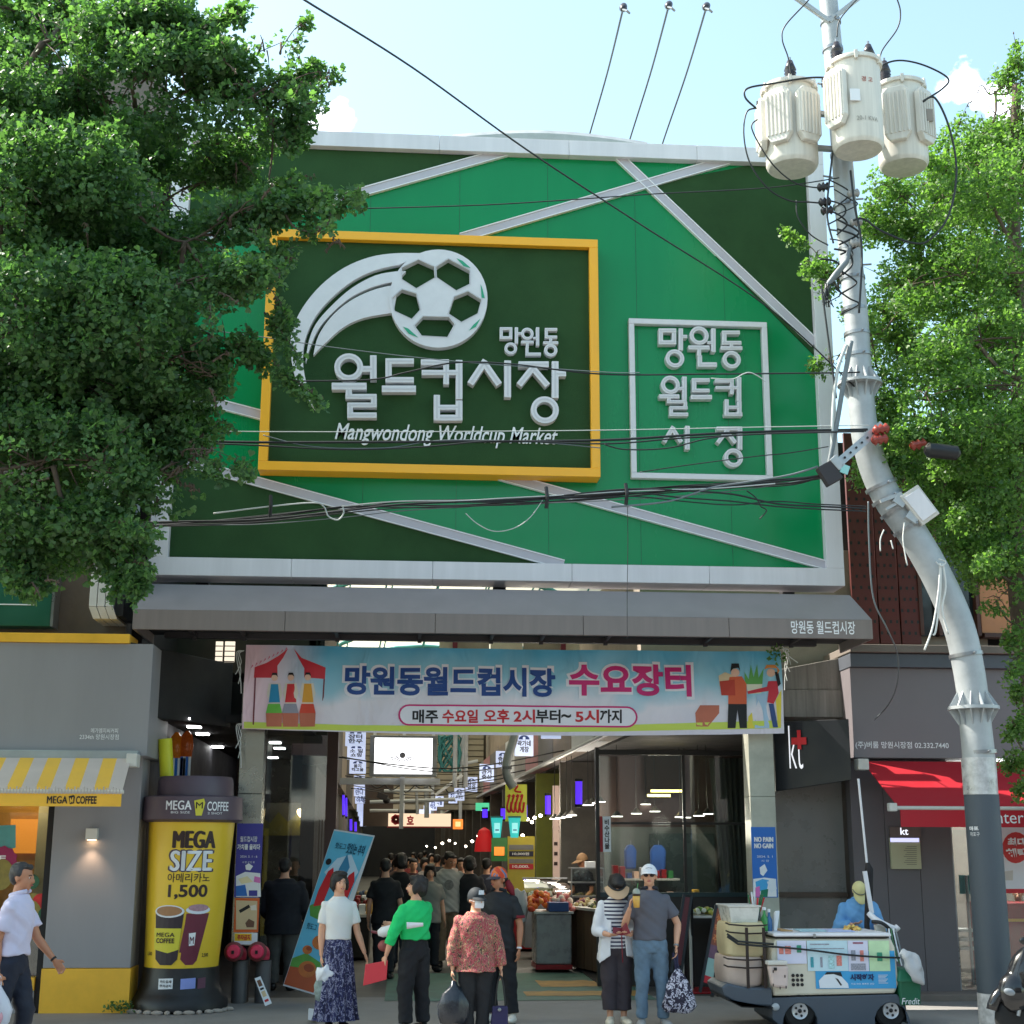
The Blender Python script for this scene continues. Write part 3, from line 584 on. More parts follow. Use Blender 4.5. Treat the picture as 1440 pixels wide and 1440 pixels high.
poster('gym_poster', (1057.5, 1163, 1092, 1262), YPI, 'blue poster reading NO PAIN NO GAIN on the right pillar', BLU,
       [('NO PAIN', (1060, 1177, 1087, 1184), TXT_W, .05), ('NO GAIN', (1060, 1186, 1087, 1193), TXT_W, .05), ('2024. 5. 1', (1064, 1203, 1086, 1206), TXT_W, 0), ('시 장', (1070, 1209, 1081, 1212), TXT_W, 0)],
       [([(1068, 1220), (1075, 1215), (1079, 1224), (1073, 1232), (1069, 1229)], TXT_W), ([(1059, 1236), (1075, 1234), (1091, 1236), (1092, 1261), (1059, 1261)], TXT_W), ([(1062, 1240), (1072, 1236), (1081, 1238), (1078, 1252), (1064, 1254)], mat('ink_sky', c(70, 170, 225), .5, var=0)), ([(1062, 1248), (1068, 1246), (1069, 1261), (1062, 1261)], MC['ink_pink']), ([(1070, 1252), (1080, 1250), (1079, 1261), (1069, 1261)], mat('ink_green', c(20, 120, 90), .5, var=0)), ([(1078, 1240), (1090, 1236), (1092, 1250), (1084, 1256)], PAPER)])
# hydrant pair under left pillar
RC = mat('faded_red_paint', c(195, 45, 75), .5, var=.15)
for k, px in enumerate((329, 362)):
    p = P(px, 1338, 18.2); t_ = thing('fire_inlet', (p.x, 18.25, 0), ('left' if k == 0 else 'right')+' faded red fire hose inlet on a grey pipe below the left pillar', 'hydrant')
    build('standpipe', MB().tube([(p.x+.06, 18.42, 0), (p.x+.06, 18.42, p.z-.12)], .095, 16), mat('pipe_grey', c(92, 92, 94), .5, .3), t_, smooth=True)
    build('elbow', MB().tube(catmull([(p.x+.06, 18.42, p.z-.1), (p.x+.06, 18.40, p.z-.02), (p.x+.02, 18.30, p.z), (p.x, 18.2, p.z)], 4), .07, 14), RC, t_, smooth=True)
    rot = Matrix.Rotation(R(90), 3, 'X')
    build('flange', MB().lathe([(.115, 0), (.115, .03), (.09, .045)], (p.x, 18.2, p.z), 20, rot), mat('rust_flange', c(120, 60, 60), .7, var=.3), t_, smooth=True)
    build('cap', MB().lathe([(.085, .03), (.085, .09), (.07, .11), (.03, .115)], (p.x, 18.2, p.z), 20, rot), mat('pinkish_cap', c(225, 50, 90), .5, var=.1), t_, smooth=True)
    build('lug', MB().box(p.x-.015, p.x+.015, 18.06, 18.1, p.z-.02, p.z+.02), RUBBER, t_)
# ================================================================== CAFE BUILDING (left)
GREYC = mat('cafe_grey', c(144, 143, 146), .55, var=.08, vs=1, streak=1.5); CY = mat('cafe_yellow', c(238, 182, 54), .5, var=.12, vs=2)
CON = mat('stained_concrete', c(120, 110, 102), .85, var=.2, vs=1.5, bump=.3, bs=25)
YC = 17.4; YF = 16.95
xc1 = P(183, 1362, YC).x; xc0 = P(60, 1362, YC).x; zc_t = P(180, 1080, YC).z; zb1 = P(120, 1362, YC).z
cafe = thing('cafe_building', (xc0-2, YC, 0), 'grey and yellow coffee shop with bare concrete upper storeys, at left', 'building')
build('wall', MB().box(xc0, xc1, YC, YC+.5, zb1+.006, 3.05), GREYC, cafe, bevel=.004)
build('plinth', MB().box(xc0-.01, xc1+.01, YC-.012, YC+.5, 0, zb1), CY, cafe, bevel=.004)
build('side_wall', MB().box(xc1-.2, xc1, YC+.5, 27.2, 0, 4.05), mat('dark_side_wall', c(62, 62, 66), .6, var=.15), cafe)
fx1 = P(207, 1050, YF).x; fz0 = P(100, 1062, YF).z; fz1 = P(100, 904, YF).z; fz2 = P(100, 891, YF).z
build('fascia', MB().box(-9, fx1, YF, YC+.9, fz0, fz1-.002), GREYC, cafe, bevel=.004)
build('fascia_cap', MB().box(-9, P(183, 897, YF).x, YF-.03, YF+.5, fz1, fz2), CY, cafe, bevel=.004)
gz = P(100, 1056, YF).z
build('gutter_rail', MB().box(-9, P(197, 1060, YF).x, YF-.14, YF-.004, fz0-.06, gz), mat('rail_grey', c(160, 168, 170), .4, .3), cafe, bevel=.01)
put('메가엠지씨커피', rect(128, 1024, 166, 1031, YF), FY(YF), TXT_W, cafe, bold=0); put('2334th 망원시장점', rect(112, 1032.5, 167, 1040, YF), FY(YF), TXT_W, cafe, bold=0)
wz1 = P(30, 1132, YC).z; wz0_ = P(30, 1375, YC).z
GLASS = glassm('shop_glass', .10)
wi = build('window', MB().box(-9, xc0-.08, YC+.12, YC+.13, wz0_, 3.05), GLASS, cafe)
build('window_frame', MB().box(xc0-.08, xc0-.005, YC+.05, YC+.2, 0, 3.05), DARK, cafe); build('window_sill', MB().box(-9, xc0-.085, YC+.0, YC+.2, wz0_-.14, wz0_), CY, cafe); build('stall_riser', MB().box(-9, xc0-.085, YC+.02, YC+.2, 0, wz0_-.145), GREYC, cafe)
YI = YC+1.6
build('inner_wall', MB().box(-9, xc0+1.0, YI, YI+.1, 0, 3.05), mat('cafe_inner', c(185, 130, 45), .7, var=.25, vs=2), cafe)
build('menu_lightbox', MB().box(P(18, 1150, YI).x, P(60, 1150, YI).x, YI-.08, YI-.01, P(40, 1200, YI).z, P(40, 1152, YI).z), lamp('orange_lightbox', c(225, 140, 40), .25), cafe)
build('counter', MB().box(-9, xc0+.6, YC+.9, YC+1.2, 0, 1.05), mat('dark_counter', c(50, 42, 38), .5), cafe)
build('column', MB().box(P(50, 1200, YI-.4).x, P(66, 1200, YI-.4).x, YI-.4, YI-.25, 0, 3), mat('beige_column', c(170, 160, 120), .6, var=.2), cafe)
build('window_sticker', MB().prism(pxpoly([(-30, 1162), (22, 1160), (22, 1192), (-30, 1205)], YC+.11), YC+.105, YC+.115), mat('sticker_teal', c(90, 160, 160), .6, var=.2), cafe)
st = build('window_sticker', MB().prism(pxpoly([(4+(19+2.2*(i % 2))*math.cos(PI*i/11), 1208+(17+2*(i % 2))*math.sin(PI*i/11)) for i in range(22)], YC+.1), YC+.09, YC+.1), mat('sticker_plum', c(150, 35, 85), .6, var=0), cafe)
put('F', rect(-2, 1203, 8, 1211, YC+.09), FY(YC+.09), TXT_W, cafe, bold=.03)
for k, (x, y, r_, m) in enumerate(((2, 1230, 16, 'olive'), (46, 1275, 14, 'olive'), (57, 1268, 11, 'red'), (40, 1290, 18, 'olive'), (62, 1285, 8, 'green'), (45, 1240, 10, 'green'))):
    cc = {'olive': c(140, 125, 60), 'red': c(205, 45, 45), 'green': c(45, 95, 65)}[m]
    p = P(x, y, YC+.085-.004*k); build('window_sticker', MB().prism(circ(p.x, p.z, r_*.0085, 18, 1.3 if m == 'olive' else 1), p.y, p.y+.003), mat('sticker_'+m, cc, .6, var=.25, vs=12), cafe)
# upper storeys
build('upper_wall', MB().box(-12, P(182, 800, 17.9).x, 17.9, 24, fz2+.02, 12.2), CON, cafe)
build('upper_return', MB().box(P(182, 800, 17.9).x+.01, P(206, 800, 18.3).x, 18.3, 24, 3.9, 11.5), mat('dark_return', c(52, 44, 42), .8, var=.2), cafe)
for k in range(3):
    for j in range(2):
        xx = -10.5+k*2.7; zz = 6.6+j*2.7
        w = build('window', MB().box(xx, xx+1.5, 17.84, 17.9, zz, zz+1.3), mat('pane_dark', c(40, 48, 54), .1, var=.1), cafe)
        build('window_frame', MB().box(xx+.71, xx+.78, 17.82, 17.84, zz, zz+1.3), DARK, w)
gs = thing('green_signboard', (-5, 17.6, 4.2), 'dark green shop signboard on concrete wall beneath the left tree', 'sign')
r = rect(-90, 765, 75, 880, 17.6)
build('panel', MB().box(*[r[0], r[2], 17.6, 17.85, r[1], r[3]]), mat('signboard_green', c(30, 92, 72), .4, var=.1), gs, bevel=.01)
build('trim', MB().box(r[2]+.003, r[2]+.035, 17.57, 17.85, r[1], r[3]), STEEL, gs)
r2_ = rect(-60, 849, 48, 850.5, 17.6); build('underline', MB().box(r2_[0], r2_[2], 17.592, 17.6, r2_[1], r2_[3]), TXT_W, gs); build('tick', MB().box(r2_[2]-.03, r2_[2]-.02, 17.592, 17.6, r2_[3]+.02, r2_[3]+.16), TXT_W, gs)
bs = thing('blade_sign', (P(150, 780, 17.3).x, 17.3, P(150, 860, 17.3).z), 'projecting light box sign with three white ribs and black face beside the left tree', 'sign')
WB = mat('aged_white', c(205, 202, 195), .5, var=.1)
for k in range(3):
    xa = P(130+k*11.5, 780, 17.2).x; xb = P(130+k*11.5+10.5, 780, 17.2).x; zt = P(150, 640, 17.2).z; zl = P(150, 853, 17.2).z
    build('rib', MB().box(xa, xb, 17.2, 17.9, zl, zt), WB, bs, bevel=.008)
    build('rib_cap', MB().hexa([(xa+.05, 17.25, zl-.14), (xb+.05, 17.25, zl-.14), (xb+.05, 17.85, zl-.14), (xa+.05, 17.85, zl-.14), (xa, 17.2, zl-.004), (xb, 17.2, zl-.004), (xb, 17.9, zl-.004), (xa, 17.9, zl-.004)]), WB, bs)
xa = P(165.5, 780, 17.2).x
build('face', MB().box(xa, xa+.1, 17.25, 17.88, zl-.1, zt), BLACK, bs)
# wall lamp
lp = P(131, 1173, YC); wl = thing('wall_lamp', (lp.x, YC, lp.z), 'small square cream wall lamp on the grey cafe wall, lit downward', 'lamp')
build('housing', MB().box(lp.x-.065, lp.x+.065, YC-.11, YC-.002, lp.z-.065, lp.z+.065), mat('cream_metal', c(215, 210, 200), .4, var=.03), wl, bevel=.005)
build('diffuser', MB().box(lp.x-.045, lp.x+.045, YC-.095, YC-.02, lp.z-.069, lp.z-.066), lamp('warm_lamp', (1, .62, .32, 1), 6), wl)
ll = bpy.data.lights.new('wall_lamp_light', 'SPOT'); ll.energy = 5; ll.color = (1, .65, .4); ll.spot_size = R(95); ll.spot_blend = .8; ll.shadow_soft_size = .03
lo = bpy.data.objects.new('wall_lamp_light', ll); COL.objects.link(lo); lo.location = (lp.x, YC-.1, lp.z-.08)
# striped awning
st_ = thing('striped_awning', (xc0, 16.4, 2.9), 'yellow and white striped cloth awning with lettered yellow valance over the cafe window', 'awning')
YA0, YA1 = 16.8, 15.95
z_t = P(100, 1066, YA0).z; z_b = P(100, 1112, YA1).z; xr_t = P(184, 1066, YA0).x; xr_b = P(172, 1112, YA1).x
SW = mat('awning_white', c(184, 174, 168), .7, var=.08); SY = mat('awning_yellow', c(222, 176, 62), .7, var=.08)
wst = .155; n = 34
for k in range(n):
    def xx(i): return xr_t-wst*i
    def xb_(i): return xr_b-wst*i
    build('stripe', MB().hexa([(xb_(k+1), YA1, z_b-.012), (xb_(k), YA1, z_b-.012), (xx(k), YA0, z_t-.012), (xx(k+1), YA0, z_t-.012), (xb_(k+1), YA1, z_b), (xb_(k), YA1, z_b), (xx(k), YA0, z_t), (xx(k+1), YA0, z_t)]), SW if k % 2 == 0 else SY, st_, fix=False)
vz0 = P(100, 1134, YA1).z; vz1 = P(100, 1116, YA1).z
build('valance', MB().box(xr_b-wst*n, xr_b, YA1-.03, YA1-.015, vz0, vz1), CY, st_)
build('front_bar', MB().tube([(xr_b-wst*n, YA1-.02, vz1+.02), (xr_b+.02, YA1-.02, vz1+.02)], .022, 10), WB, st_, smooth=True)
fr = MB()
for i in range(150):
    x = xr_b-.02-i*.034; fr.box(x-.006, x+.006, YA1-.05, YA1-.045, vz1-.005, vz1+.05+.012*(i % 3))
tag(build('fringe', fr, SW, st_, fix=False), kind='stuff')
build('side_arm', MB().bar((xr_t-.05, YA0, z_t-.12), (xr_b-.05, YA1, z_b-.06), .03, .05), WB, st_); build('end_box', MB().box(xr_t-.03, xr_t+.09, YA0-.12, YA0+.1, z_t-.1, z_t+.05), WB, st_, bevel=.01)
put('MEGA', rect(66, 1119.5, 95, 1130, YA1-.03), FY(YA1-.03), TXT_K, st_, bold=.03); put('COFFEE', rect(107, 1119.5, 136, 1130.5, YA1-.03), FY(YA1-.03), TXT_K, st_, bold=.03)
def cup_logo(x0, y0, x1, y1, Y, fn, par, m1, m2):
    w = x1-x0; h = y1-y0; q = lambda a, b: (x0+a*w, y0+b*h)
    flat([pxpoly([q(0, .12), q(.85, 0), q(1, .2), q(.85, .9), q(.2, 1)], Y)], fn, m1, par, lift=.004)
    flat([pxpoly([q(.22, .3), q(.36, .3), q(.5, .6), q(.62, .25), q(.78, .22), q(.72, .8), q(.6, .8), q(.62, .5), q(.5, .78), q(.42, .78), q(.34, .55), q(.36, .85), q(.25, .85)], Y)], fn, m2, par, lift=.008)
cup_logo(96.5, 1118, 105.5, 1131, YA1-.03, FY(YA1-.03), st_, TXT_K, CY)
# ================================================================== GIANT CUP
YCUP = 17.75
cx_ = lambda y: P(273-(y-1120)*.075, y, YCUP).x
cup = thing('giant_cup_display', (cx_(1400), YCUP, 0), 'giant yellow paper coffee cup display with purple lid and yellow straw', 'display')
def R_(w): return w*YCUP/2*1.0/2000*1.0
zz = lambda y: P(265, y, 17.2).z
PUR = mat('lid_purple', c(88, 74, 86), .45, var=.05); CUPY = mat('cup_yellow', c(232, 194, 48), .4, var=.03)
rb, rtp = R_(96), R_(114)
z0_, z1_ = zz(1366), zz(1152); c0 = Vector((cx_(1366), YCUP, 0)); c1 = Vector((cx_(1152), YCUP, 0))
def cupf(u, v, w=0):   # u = pixel-like offset across, v = height
    t = (v-z0_)/(z1_-z0_); r = rb+(rtp-rb)*t+w; cx = c0.x+(c1.x-c0.x)*t; a = u/(rb+(rtp-rb)*t)
    return (cx+r*math.sin(a), YCUP-r*math.cos(a), v)
mb = MB(); prof = []
for i in range(9):
    t = i/8; prof.append((c0.x+(c1.x-c0.x)*t, YCUP, z0_+(z1_-z0_)*t, rb+(rtp-rb)*t, rb+(rtp-rb)*t))
build('cup_body', MB().loft(prof, 56), CUPY, cup, smooth=True)
lt = c1.x
build('lid_rim', MB().loft([(lt, YCUP, z1_-.03, rtp+.03, rtp+.03), (lt, YCUP, z1_, rtp+.09, rtp+.09), (lt, YCUP, zz(1120), rtp+.08, rtp+.08), (lt, YCUP, zz(1118), rtp+.05, rtp+.05)], 56), PUR, cup, smooth=True)
build('lid_top', MB().loft([(lt+.02, YCUP, zz(1118)-.02, rtp-.05, rtp-.05), (lt+.02, YCUP, zz(1096), rtp-.06, rtp-.06), (lt+.02, YCUP, zz(1090), rtp-.08, rtp-.08), (lt+.02, YCUP, zz(1087)-.03, rtp-.12, rtp-.12), (lt+.02, YCUP, zz(1087)-.1, rtp-.14, rtp-.14)], 56), PUR, cup, smooth=True)
build('straw', MB().tube([(P(236, 1090, YCUP).x, YCUP, zz(1100)), (P(233, 1040, YCUP).x, YCUP-.05, P(233, 1039, YCUP).z)], .083, 18), mat('straw_yellow', c(205, 205, 40), .4, var=.02), cup, smooth=True)
kb = Vector((c0.x, 0, 0))
build('base', MB().loft([(kb.x, YCUP, .03, rb+.13, rb+.13), (kb.x, YCUP, .12, rb+.13, rb+.13), (kb.x, YCUP, .18, rb+.08, rb+.08), (kb.x, YCUP, .3, rb+.03, rb+.03), (kb.x, YCUP, z0_+.02, rb+.012, rb+.012)], 56), BLACK, cup, smooth=True)
for k in range(4):
    a = PI/4+k*PI/2; build('castor', MB().tube([(kb.x+(rb)*math.cos(a)-.02, YCUP+rb*math.sin(a), .03), (kb.x+rb*math.cos(a)+.02, YCUP+rb*math.sin(a), .03)], .03, 10), RUBBER, cup)
def cput(s, u0, y0, u1, y1, m, bold, lift=.004, name='lettering', fn=cupf, **k):
    z_ = lambda y: P(255, y, 17.25).z
    vs, fs = text_geo(s, bold, **k); a = .0086
    mb = MB(); mb.add([fn((u0+(u1-u0)*x)*a, z_(y1)+(z_(y0)-z_(y1))*y, lift) for x, y, _ in vs], fs)
    return build(name, mb, m, cup, fix=False)
BRN = mat('ink_espresso', c(52, 32, 30), .5, var=0)
cput('MEGA', -17, 1168, 44, 1193, BRN, .075, .004); cput('SIZE', -21, 1194, 43, 1227, mat('ink_shadow', c(70, 55, 75), .5, var=0), .11, .004); cput('SIZE', -18, 1196, 40, 1225, PAPER, .05, .008)
cput('아메리카노', -20, 1228, 38, 1241, BRN, .01); cput('1,500', -18, 1244, 36, 1265, BRN, .03)
def cpoly(pts, m, lift, fn=cupf):
    z_ = lambda y: P(255, y, 17.25).z; vs = [((x)*.0086, z_(y)) for x, y in pts]; v2, fs = curve_geo([vs], 0)
    bmx = bmesh.new(); me = bpy.data.meshes.new('t'); me.from_pydata(v2, [], fs); bmx.from_mesh(me); bpy.data.meshes.remove(me)
    for k in range(-8, 9): bmesh.ops.bisect_plane(bmx, geom=bmx.verts[:]+bmx.edges[:]+bmx.faces[:], plane_co=(k*.06, 0, 0), plane_no=(1, 0, 0))
    bmx.verts.index_update(); mb = MB(); mb.add([fn(v.co.x, v.co.y, lift) for v in bmx.verts], [tuple(v.index for v in f.verts) for f in bmx.faces]); bmx.free()
    return build('print', mb, m, cup, fix=False)
el = lambda x, y, a, b: [(x+a*math.cos(2*PI*i/18), y+b*math.sin(2*PI*i/18)) for i in range(18)]
cpoly([(9, 1285), (41, 1285), (27, 1352), (22, 1358), (12, 1358), (5, 1350)], mat('ink_plum', c(110, 40, 60), .45, var=.06), .004); cpoly(el(25, 1280, 17, 6), PAPER, .006); cpoly(el(25, 1277, 14, 5), mat('ink_ice', c(180, 140, 150), .5, var=.2, vs=30), .008)
cpoly([(8, 1300), (3, 1340), (28, 1345), (34, 1310)], mat('ink_plum', c(110, 40, 60), .45), .0065)
cpoly([(-35, 1283), (6, 1283), (1, 1350), (-6, 1358), (-22, 1358), (-30, 1350)], mat('ink_dark', c(45, 35, 45), .45, var=0), .010); cpoly([(-35, 1306), (4, 1306), (2, 1336), (-12, 1341), (-33, 1336)], mat('ink_cupyellow', c(215, 205, 60), .5, var=0), .013)
cpoly(el(-14.5, 1282, 21, 9), PAPER, .014); cpoly(el(-14.5, 1281.5, 18, 7), mat('ink_coffee', c(165, 120, 80), .5, var=.1, vs=10), .017)
cput('MEGA', -30, 1312, -4, 1318, BRN, .02, .018); cput('COFFEE', -30, 1320, -4, 1327, BRN, .03, .018)
cpoly([(14, 1313), (23, 1312), (22, 1330), (15, 1331)], TXT_W, .010); cput('M', 15.5, 1318, 21, 1328, mat('ink_plum', (0,0,0,1)), .04, .013)
cput('1,500', -48, 1340, -38, 1346, BRN, .02, .005); cput('2,500', 34, 1342, 44, 1348, BRN, .02, .005)
def rimf(u, v, w=0):
    r = rtp+.088+w; a = u/r; return (lt+r*math.sin(a), YCUP-r*math.cos(a), v)
cput('MEGA', -28, 1126, 8, 1139, TXT_W, .03, .004, fn=rimf); cput('COFFEE', 29, 1127, 62, 1140, TXT_W, .015, .004, fn=rimf); cput('BIG SIZE', -20, 1141, 6, 1144, TXT_W, 0, .004, fn=rimf); cput('2 SHOT', 30, 1142, 52, 1145, TXT_W, 0, .004, fn=rimf)
cpoly([(11, 1126), (24, 1123), (26, 1129), (22, 1147), (14, 1147)], mat('ink_cupyellow', (0,0,0,1)), .004, fn=rimf); cput('M', 13.5, 1128, 23, 1137, BRN, .03, .007, fn=rimf)
def basf(u, v, w=0): r = rb+.035+w; a = u/r; return (kb.x+r*math.sin(a), YCUP-r*math.cos(a), v)
for a_, b_, m in ((-22, -2, PAPER), (8, 28, mat('sticker_blue', c(140, 155, 220), .5, var=.1)), (31, 43, mat('sticker_dk', c(100, 60, 80), .5))):
    cpoly([(a_, 1377), (b_, 1376), (b_, 1391), (a_, 1392)], m, .012, fn=basf)
cput('카드결제', -20, 1379, -4, 1383, TXT_K, .02, .015, fn=basf); cput('주차금지', -20, 1385, -4, 1389, TXT_K, .02, .015, fn=basf)
for k in range(14): 
    a = R(200+k*11); solo('stone', MB().ell((kb.x+(rb+.2)*math.cos(a)+.04*noise.noise((k, 1, 1)), YCUP+(rb+.17)*math.sin(a), .025), (.035+.02*(k % 3), .03, .025), nu=7, nv=5), mat('rubble', c(170, 160, 150), .9, var=.3), nth(k)+' stone from the left in the row round the foot of the giant cup', 'stone', 'stones around the foot of the giant cup')
# ================================================================== DARK SIGN BOX + LEFT PASSAGE SHOP
bk = thing('black_signboard', (P(255, 960, 18).x, 18, 2.9), 'large blank black signboard receding between cafe and left pillar', 'signboard')
A_, B_ = P(184, 903, 17.0), P(184, 1004, 17.0); C_, D_ = P(328, 934, 18.9), P(328, 1012, 18.9)
build('panel', MB().hexa([(A_.x, 17.0, B_.z), (C_.x, 18.9, D_.z-.1), (C_.x-.1, 19.3, D_.z-.1), (A_.x, 17.4, B_.z), (A_.x, 17.0, A_.z), (C_.x, 18.9, C_.z), (C_.x-.1, 19.3, C_.z), (A_.x, 17.4, A_.z)]), mat('matt_black', c(22, 24, 27), .6, var=.1), bk, bevel=.008)
ZC = 3.42
room = thing('passage_shop', (-2.2, 19, 0), 'dark open fronted shop behind the left pillar with slot lights in its black ceiling', 'shop')
CE = mat('black_ceiling', c(30, 31, 34), .7, var=.1)
build('ceiling', MB().box(xc1, -1.3, 18.8, 27, ZC, ZC+.1), CE, room)
build('upper_block', MB().box(xc1, -1.3, 19.3, 20.2, ZC+.11, 4.0), DARK, room)
build('back_wall', MB().box(xc1, -1.3, 27, 27.2, 0, ZC), mat('dim_wall', c(70, 62, 58), .8, var=.3, vs=1.5), room)
build('reflection_panel', MB().box(P(372, 1200, 24).x, P(440, 1200, 24).x, 24, 24.1, .6, 2.55), mat('reflection_panel', c(105, 106, 100), .35, var=.4, vs=2), room)  # pale panel added in place of a reflection on the shop glass
build('olive_valance', MB().prism(pxpoly([(368, 1175), (370, 1150), (380, 1158), (392, 1142), (405, 1156), (420, 1142), (430, 1158), (442, 1146), (444, 1175)], 23.9), 23.85, 23.88), mat('olive_cloth', c(125, 125, 60), .8, var=.2), room)
LW = lamp('strip_white', (1, 1, 1, 1), 5)
for px, py in ((259, 1012), (273, 1023), (285, 1033), (306, 1051), (387, 1045), (393, 1053), (384, 1066)):
    p = G(px, py, ZC-.02); w = .085
    build('ceiling_light', MB().box(p.x-w, p.x+w, p.y-.09, p.y+.09, ZC-.025, ZC-.003), LW, room)
pp = P(428, 1146, 23.7); build('warm_lamp', MB().ell(pp, (.14, .05, .07), Matrix.Rotation(R(35), 3, 'Y')), lamp('warm_bulb', (1, .7, .35, 1), 5), room)
build('shelf', MB().box(P(380, 1200, 22.5).x, P(455, 1200, 22.5).x, 22.3, 22.7, 0, .75), mat('dark_brown', c(58, 38, 30), .6, var=.2), room)
for k in range(9):
    x = P(424+k*4, 1190, 22).x; build('hanging_rack_bar', MB().box(x-.01, x+.01, 22, 22.02, .8, 2.25), mat('rack_brown', c(95, 72, 62), .6), room)
build('corner_post', MB().box(P(459, 1100, 20.6).x, P(474, 1100, 20.6).x, 20.6, 20.9, 0, 3.9), mat('brown_post', c(70, 42, 34), .5, var=.15), room)
build('glass_front', MB().box(P(368, 1200, 20.5).x, P(459, 1100, 20.6).x-.01, 20.7, 20.71, .3, ZC-.01), glassm('reflective_glass', .16), room)
for k, (x, y, cc) in enumerate(((247, 1062, (210, 120, 40)), (262, 1060, (190, 90, 30)))):
    p = P(x, y, 19.2); t_ = solo('hanging_lantern', MB().lathe([(.02, .3), (.07, .24), (.09, .1), (.07, -.05), (.02, -.1)], p, 14), mat('amber_glass%d' % k, c(int(cc[0]*.75), int(cc[1]*.75), 25), .15, var=.5, vs=14, emit=.06), ('taller' if k == 0 else 'shorter')+' amber glass lantern hanging above the giant cup lid', 'lantern', smooth=True)
    p = P(x+2, y+15, 18.9); mb = MB()
    cl = thing('striped_cloth', p, ('wider' if k == 0 else 'narrower')+' blue and white striped cloth hanging beneath an amber lantern', 'cloth')
    for j in range(6 if k == 0 else 4): build('stripe', MB().box(p.x-.1+j*.035, p.x-.067+j*.035, 18.9, 18.91, p.z-.18, p.z+.1), TXT_W if j % 2 else BLU, cl)
# ================================================================== STANDEE
sp_ = P(470, 1166, 18.9); 
TLs, TRs, BLs, BRs = P(470, 1166, 18.9), P(527, 1175, 18.7), P(398, 1386, 18.5), P(452, 1402, 18.3)
U = None
stn = thing('tilted_standee', (BLs.x, 18.5, 0), 'tilted light blue food poster board leaning behind the woman in white', 'signboard')
def fst(u, v, w=0):
    p = (TLs*(1-u)+TRs*u)*v+(BLs*(1-u)+BRs*u)*(1-v); return (p.x, p.y-w, p.z)
build('board', MB().hexa([fst(0,0,0), fst(1,0,0), fst(1,0,-.05), fst(0,0,-.05), fst(0,1,0), fst(1,1,0), fst(1,1,-.05), fst(0,1,-.05)]), mat('board_white', c(205, 208, 212), .5), stn)
def sprint(pts, m, l): 
    vs, fs = curve_geo([pts], 0); build('print', MB().add([fst(x, y, l) for x, y, _ in vs], fs), m, stn, fix=False)
bl = mat('ink_cyan', c(95, 180, 210), .5, var=.15, vs=1.5); gr_ = mat('ink_leaf', c(85, 150, 60), .5, var=.2, vs=6)
sprint([(0.01, .01), (.78, .01), (.8, .3), (.98, .99), (.01, .99)], bl, .003); sprint([(.01, .01), (.78, .01), (.8, .14), (.01, .17)], mat('ink_rust', c(175, 80, 40), .5, var=.15), .006)
sprint([(.01, .17), (.3, .22), (.8, .18), (.78, .14), (.01, .12)], gr_, .008); sprint([(.01, .5), (.3, .56), (.55, .5), (.95, .56), (.9, .44), (.5, .42), (.1, .44)], gr_, .006)
dg_ = mat('ink_redhot', c(200, 35, 45), .35, var=.05)
for x in (.2, .72): sprint([(x-.1, .5), (x+.1, .52), (x+.16, .7), (x+.08, .76), (x-.02, .73), (x-.1, .6)], dg_, .009)
sprint([(.42, .62), (.55, .6), (.66, .78), (.5, .86), (.42, .76)], mat('ink_deepcyan', c(55, 130, 170), .5, var=.1), .008); sprint([(.1, .72), (.3, .82), (.6, .86), (.9, .76), (.8, .68), (.3, .68)], mat('ink_cloud', c(190, 215, 230), .5, var=.1), .005)
for x, y, r_ in ((.45, .13, .22), (.55, .3, .2), (.3, .24, .12)): sprint(circ(x, y, r_, 18, .22), mat('ink_bun', c(190, 105, 45), .5, var=.2, vs=8), .011); sprint(circ(x+.03, y+.01, r_*.6, 14, .18), mat('ink_bun2', c(150, 65, 30), .5, var=.2, vs=8), .014)
def stxt(s, u0, v0, u1, v1, m, b=.02):
    vs, fs = text_geo(s, b); build('lettering', MB().add([fst(u0+(u1-u0)*x, v0+(v1-v0)*y, .016) for x, y, _ in vs], fs), m, stn, fix=False)
stxt('핫도그', .15, .88, .42, .92, mat('ink_teal', c(20, 85, 110), .5, var=0)); stxt('맛있는 추억', .45, .86, .88, .93, mat('ink_teal', (0,0,0,1)), .04); stxt('핫도그', .1, .36, .35, .4, mat('ink_teal', (0,0,0,1)))
sprint(circ(.12, .79, .07, 12, .3), TXT_K, .012)
# small leaning notice
lnp = [P(358, 1376, 17.9), P(366, 1373, 17.9), P(382, 1411, 17.75), P(373, 1415, 17.75)]
ln = thing('leaning_notice', (lnp[2].x, 17.8, 0), 'small narrow notice board leaning on the ground beside the left pillar', 'notice')
ln_b = [v+Vector((.0, .03, 0)) for v in lnp]
build('board', MB().hexa([lnp[3], lnp[2], ln_b[2], ln_b[3], lnp[0], lnp[1], ln_b[1], ln_b[0]]), PAPER, ln)
f_ = lambda u, v: (lnp[3]*(1-u)+lnp[2]*u)*(1-v)+(lnp[0]*(1-u)+lnp[1]*u)*v+Vector((0, -.004, 0))
for k, (v0, v1, m) in enumerate(((.12, .2, TXT_R), (.3, .5, MC['ink_tan']), (.55, .62, TXT_K), (.68, .9, MC['ink_brown']))): build('print', MB().quad(f_(.2, v0), f_(.8, v0), f_(.8, v1), f_(.2, v1)), m, ln, fix=False)
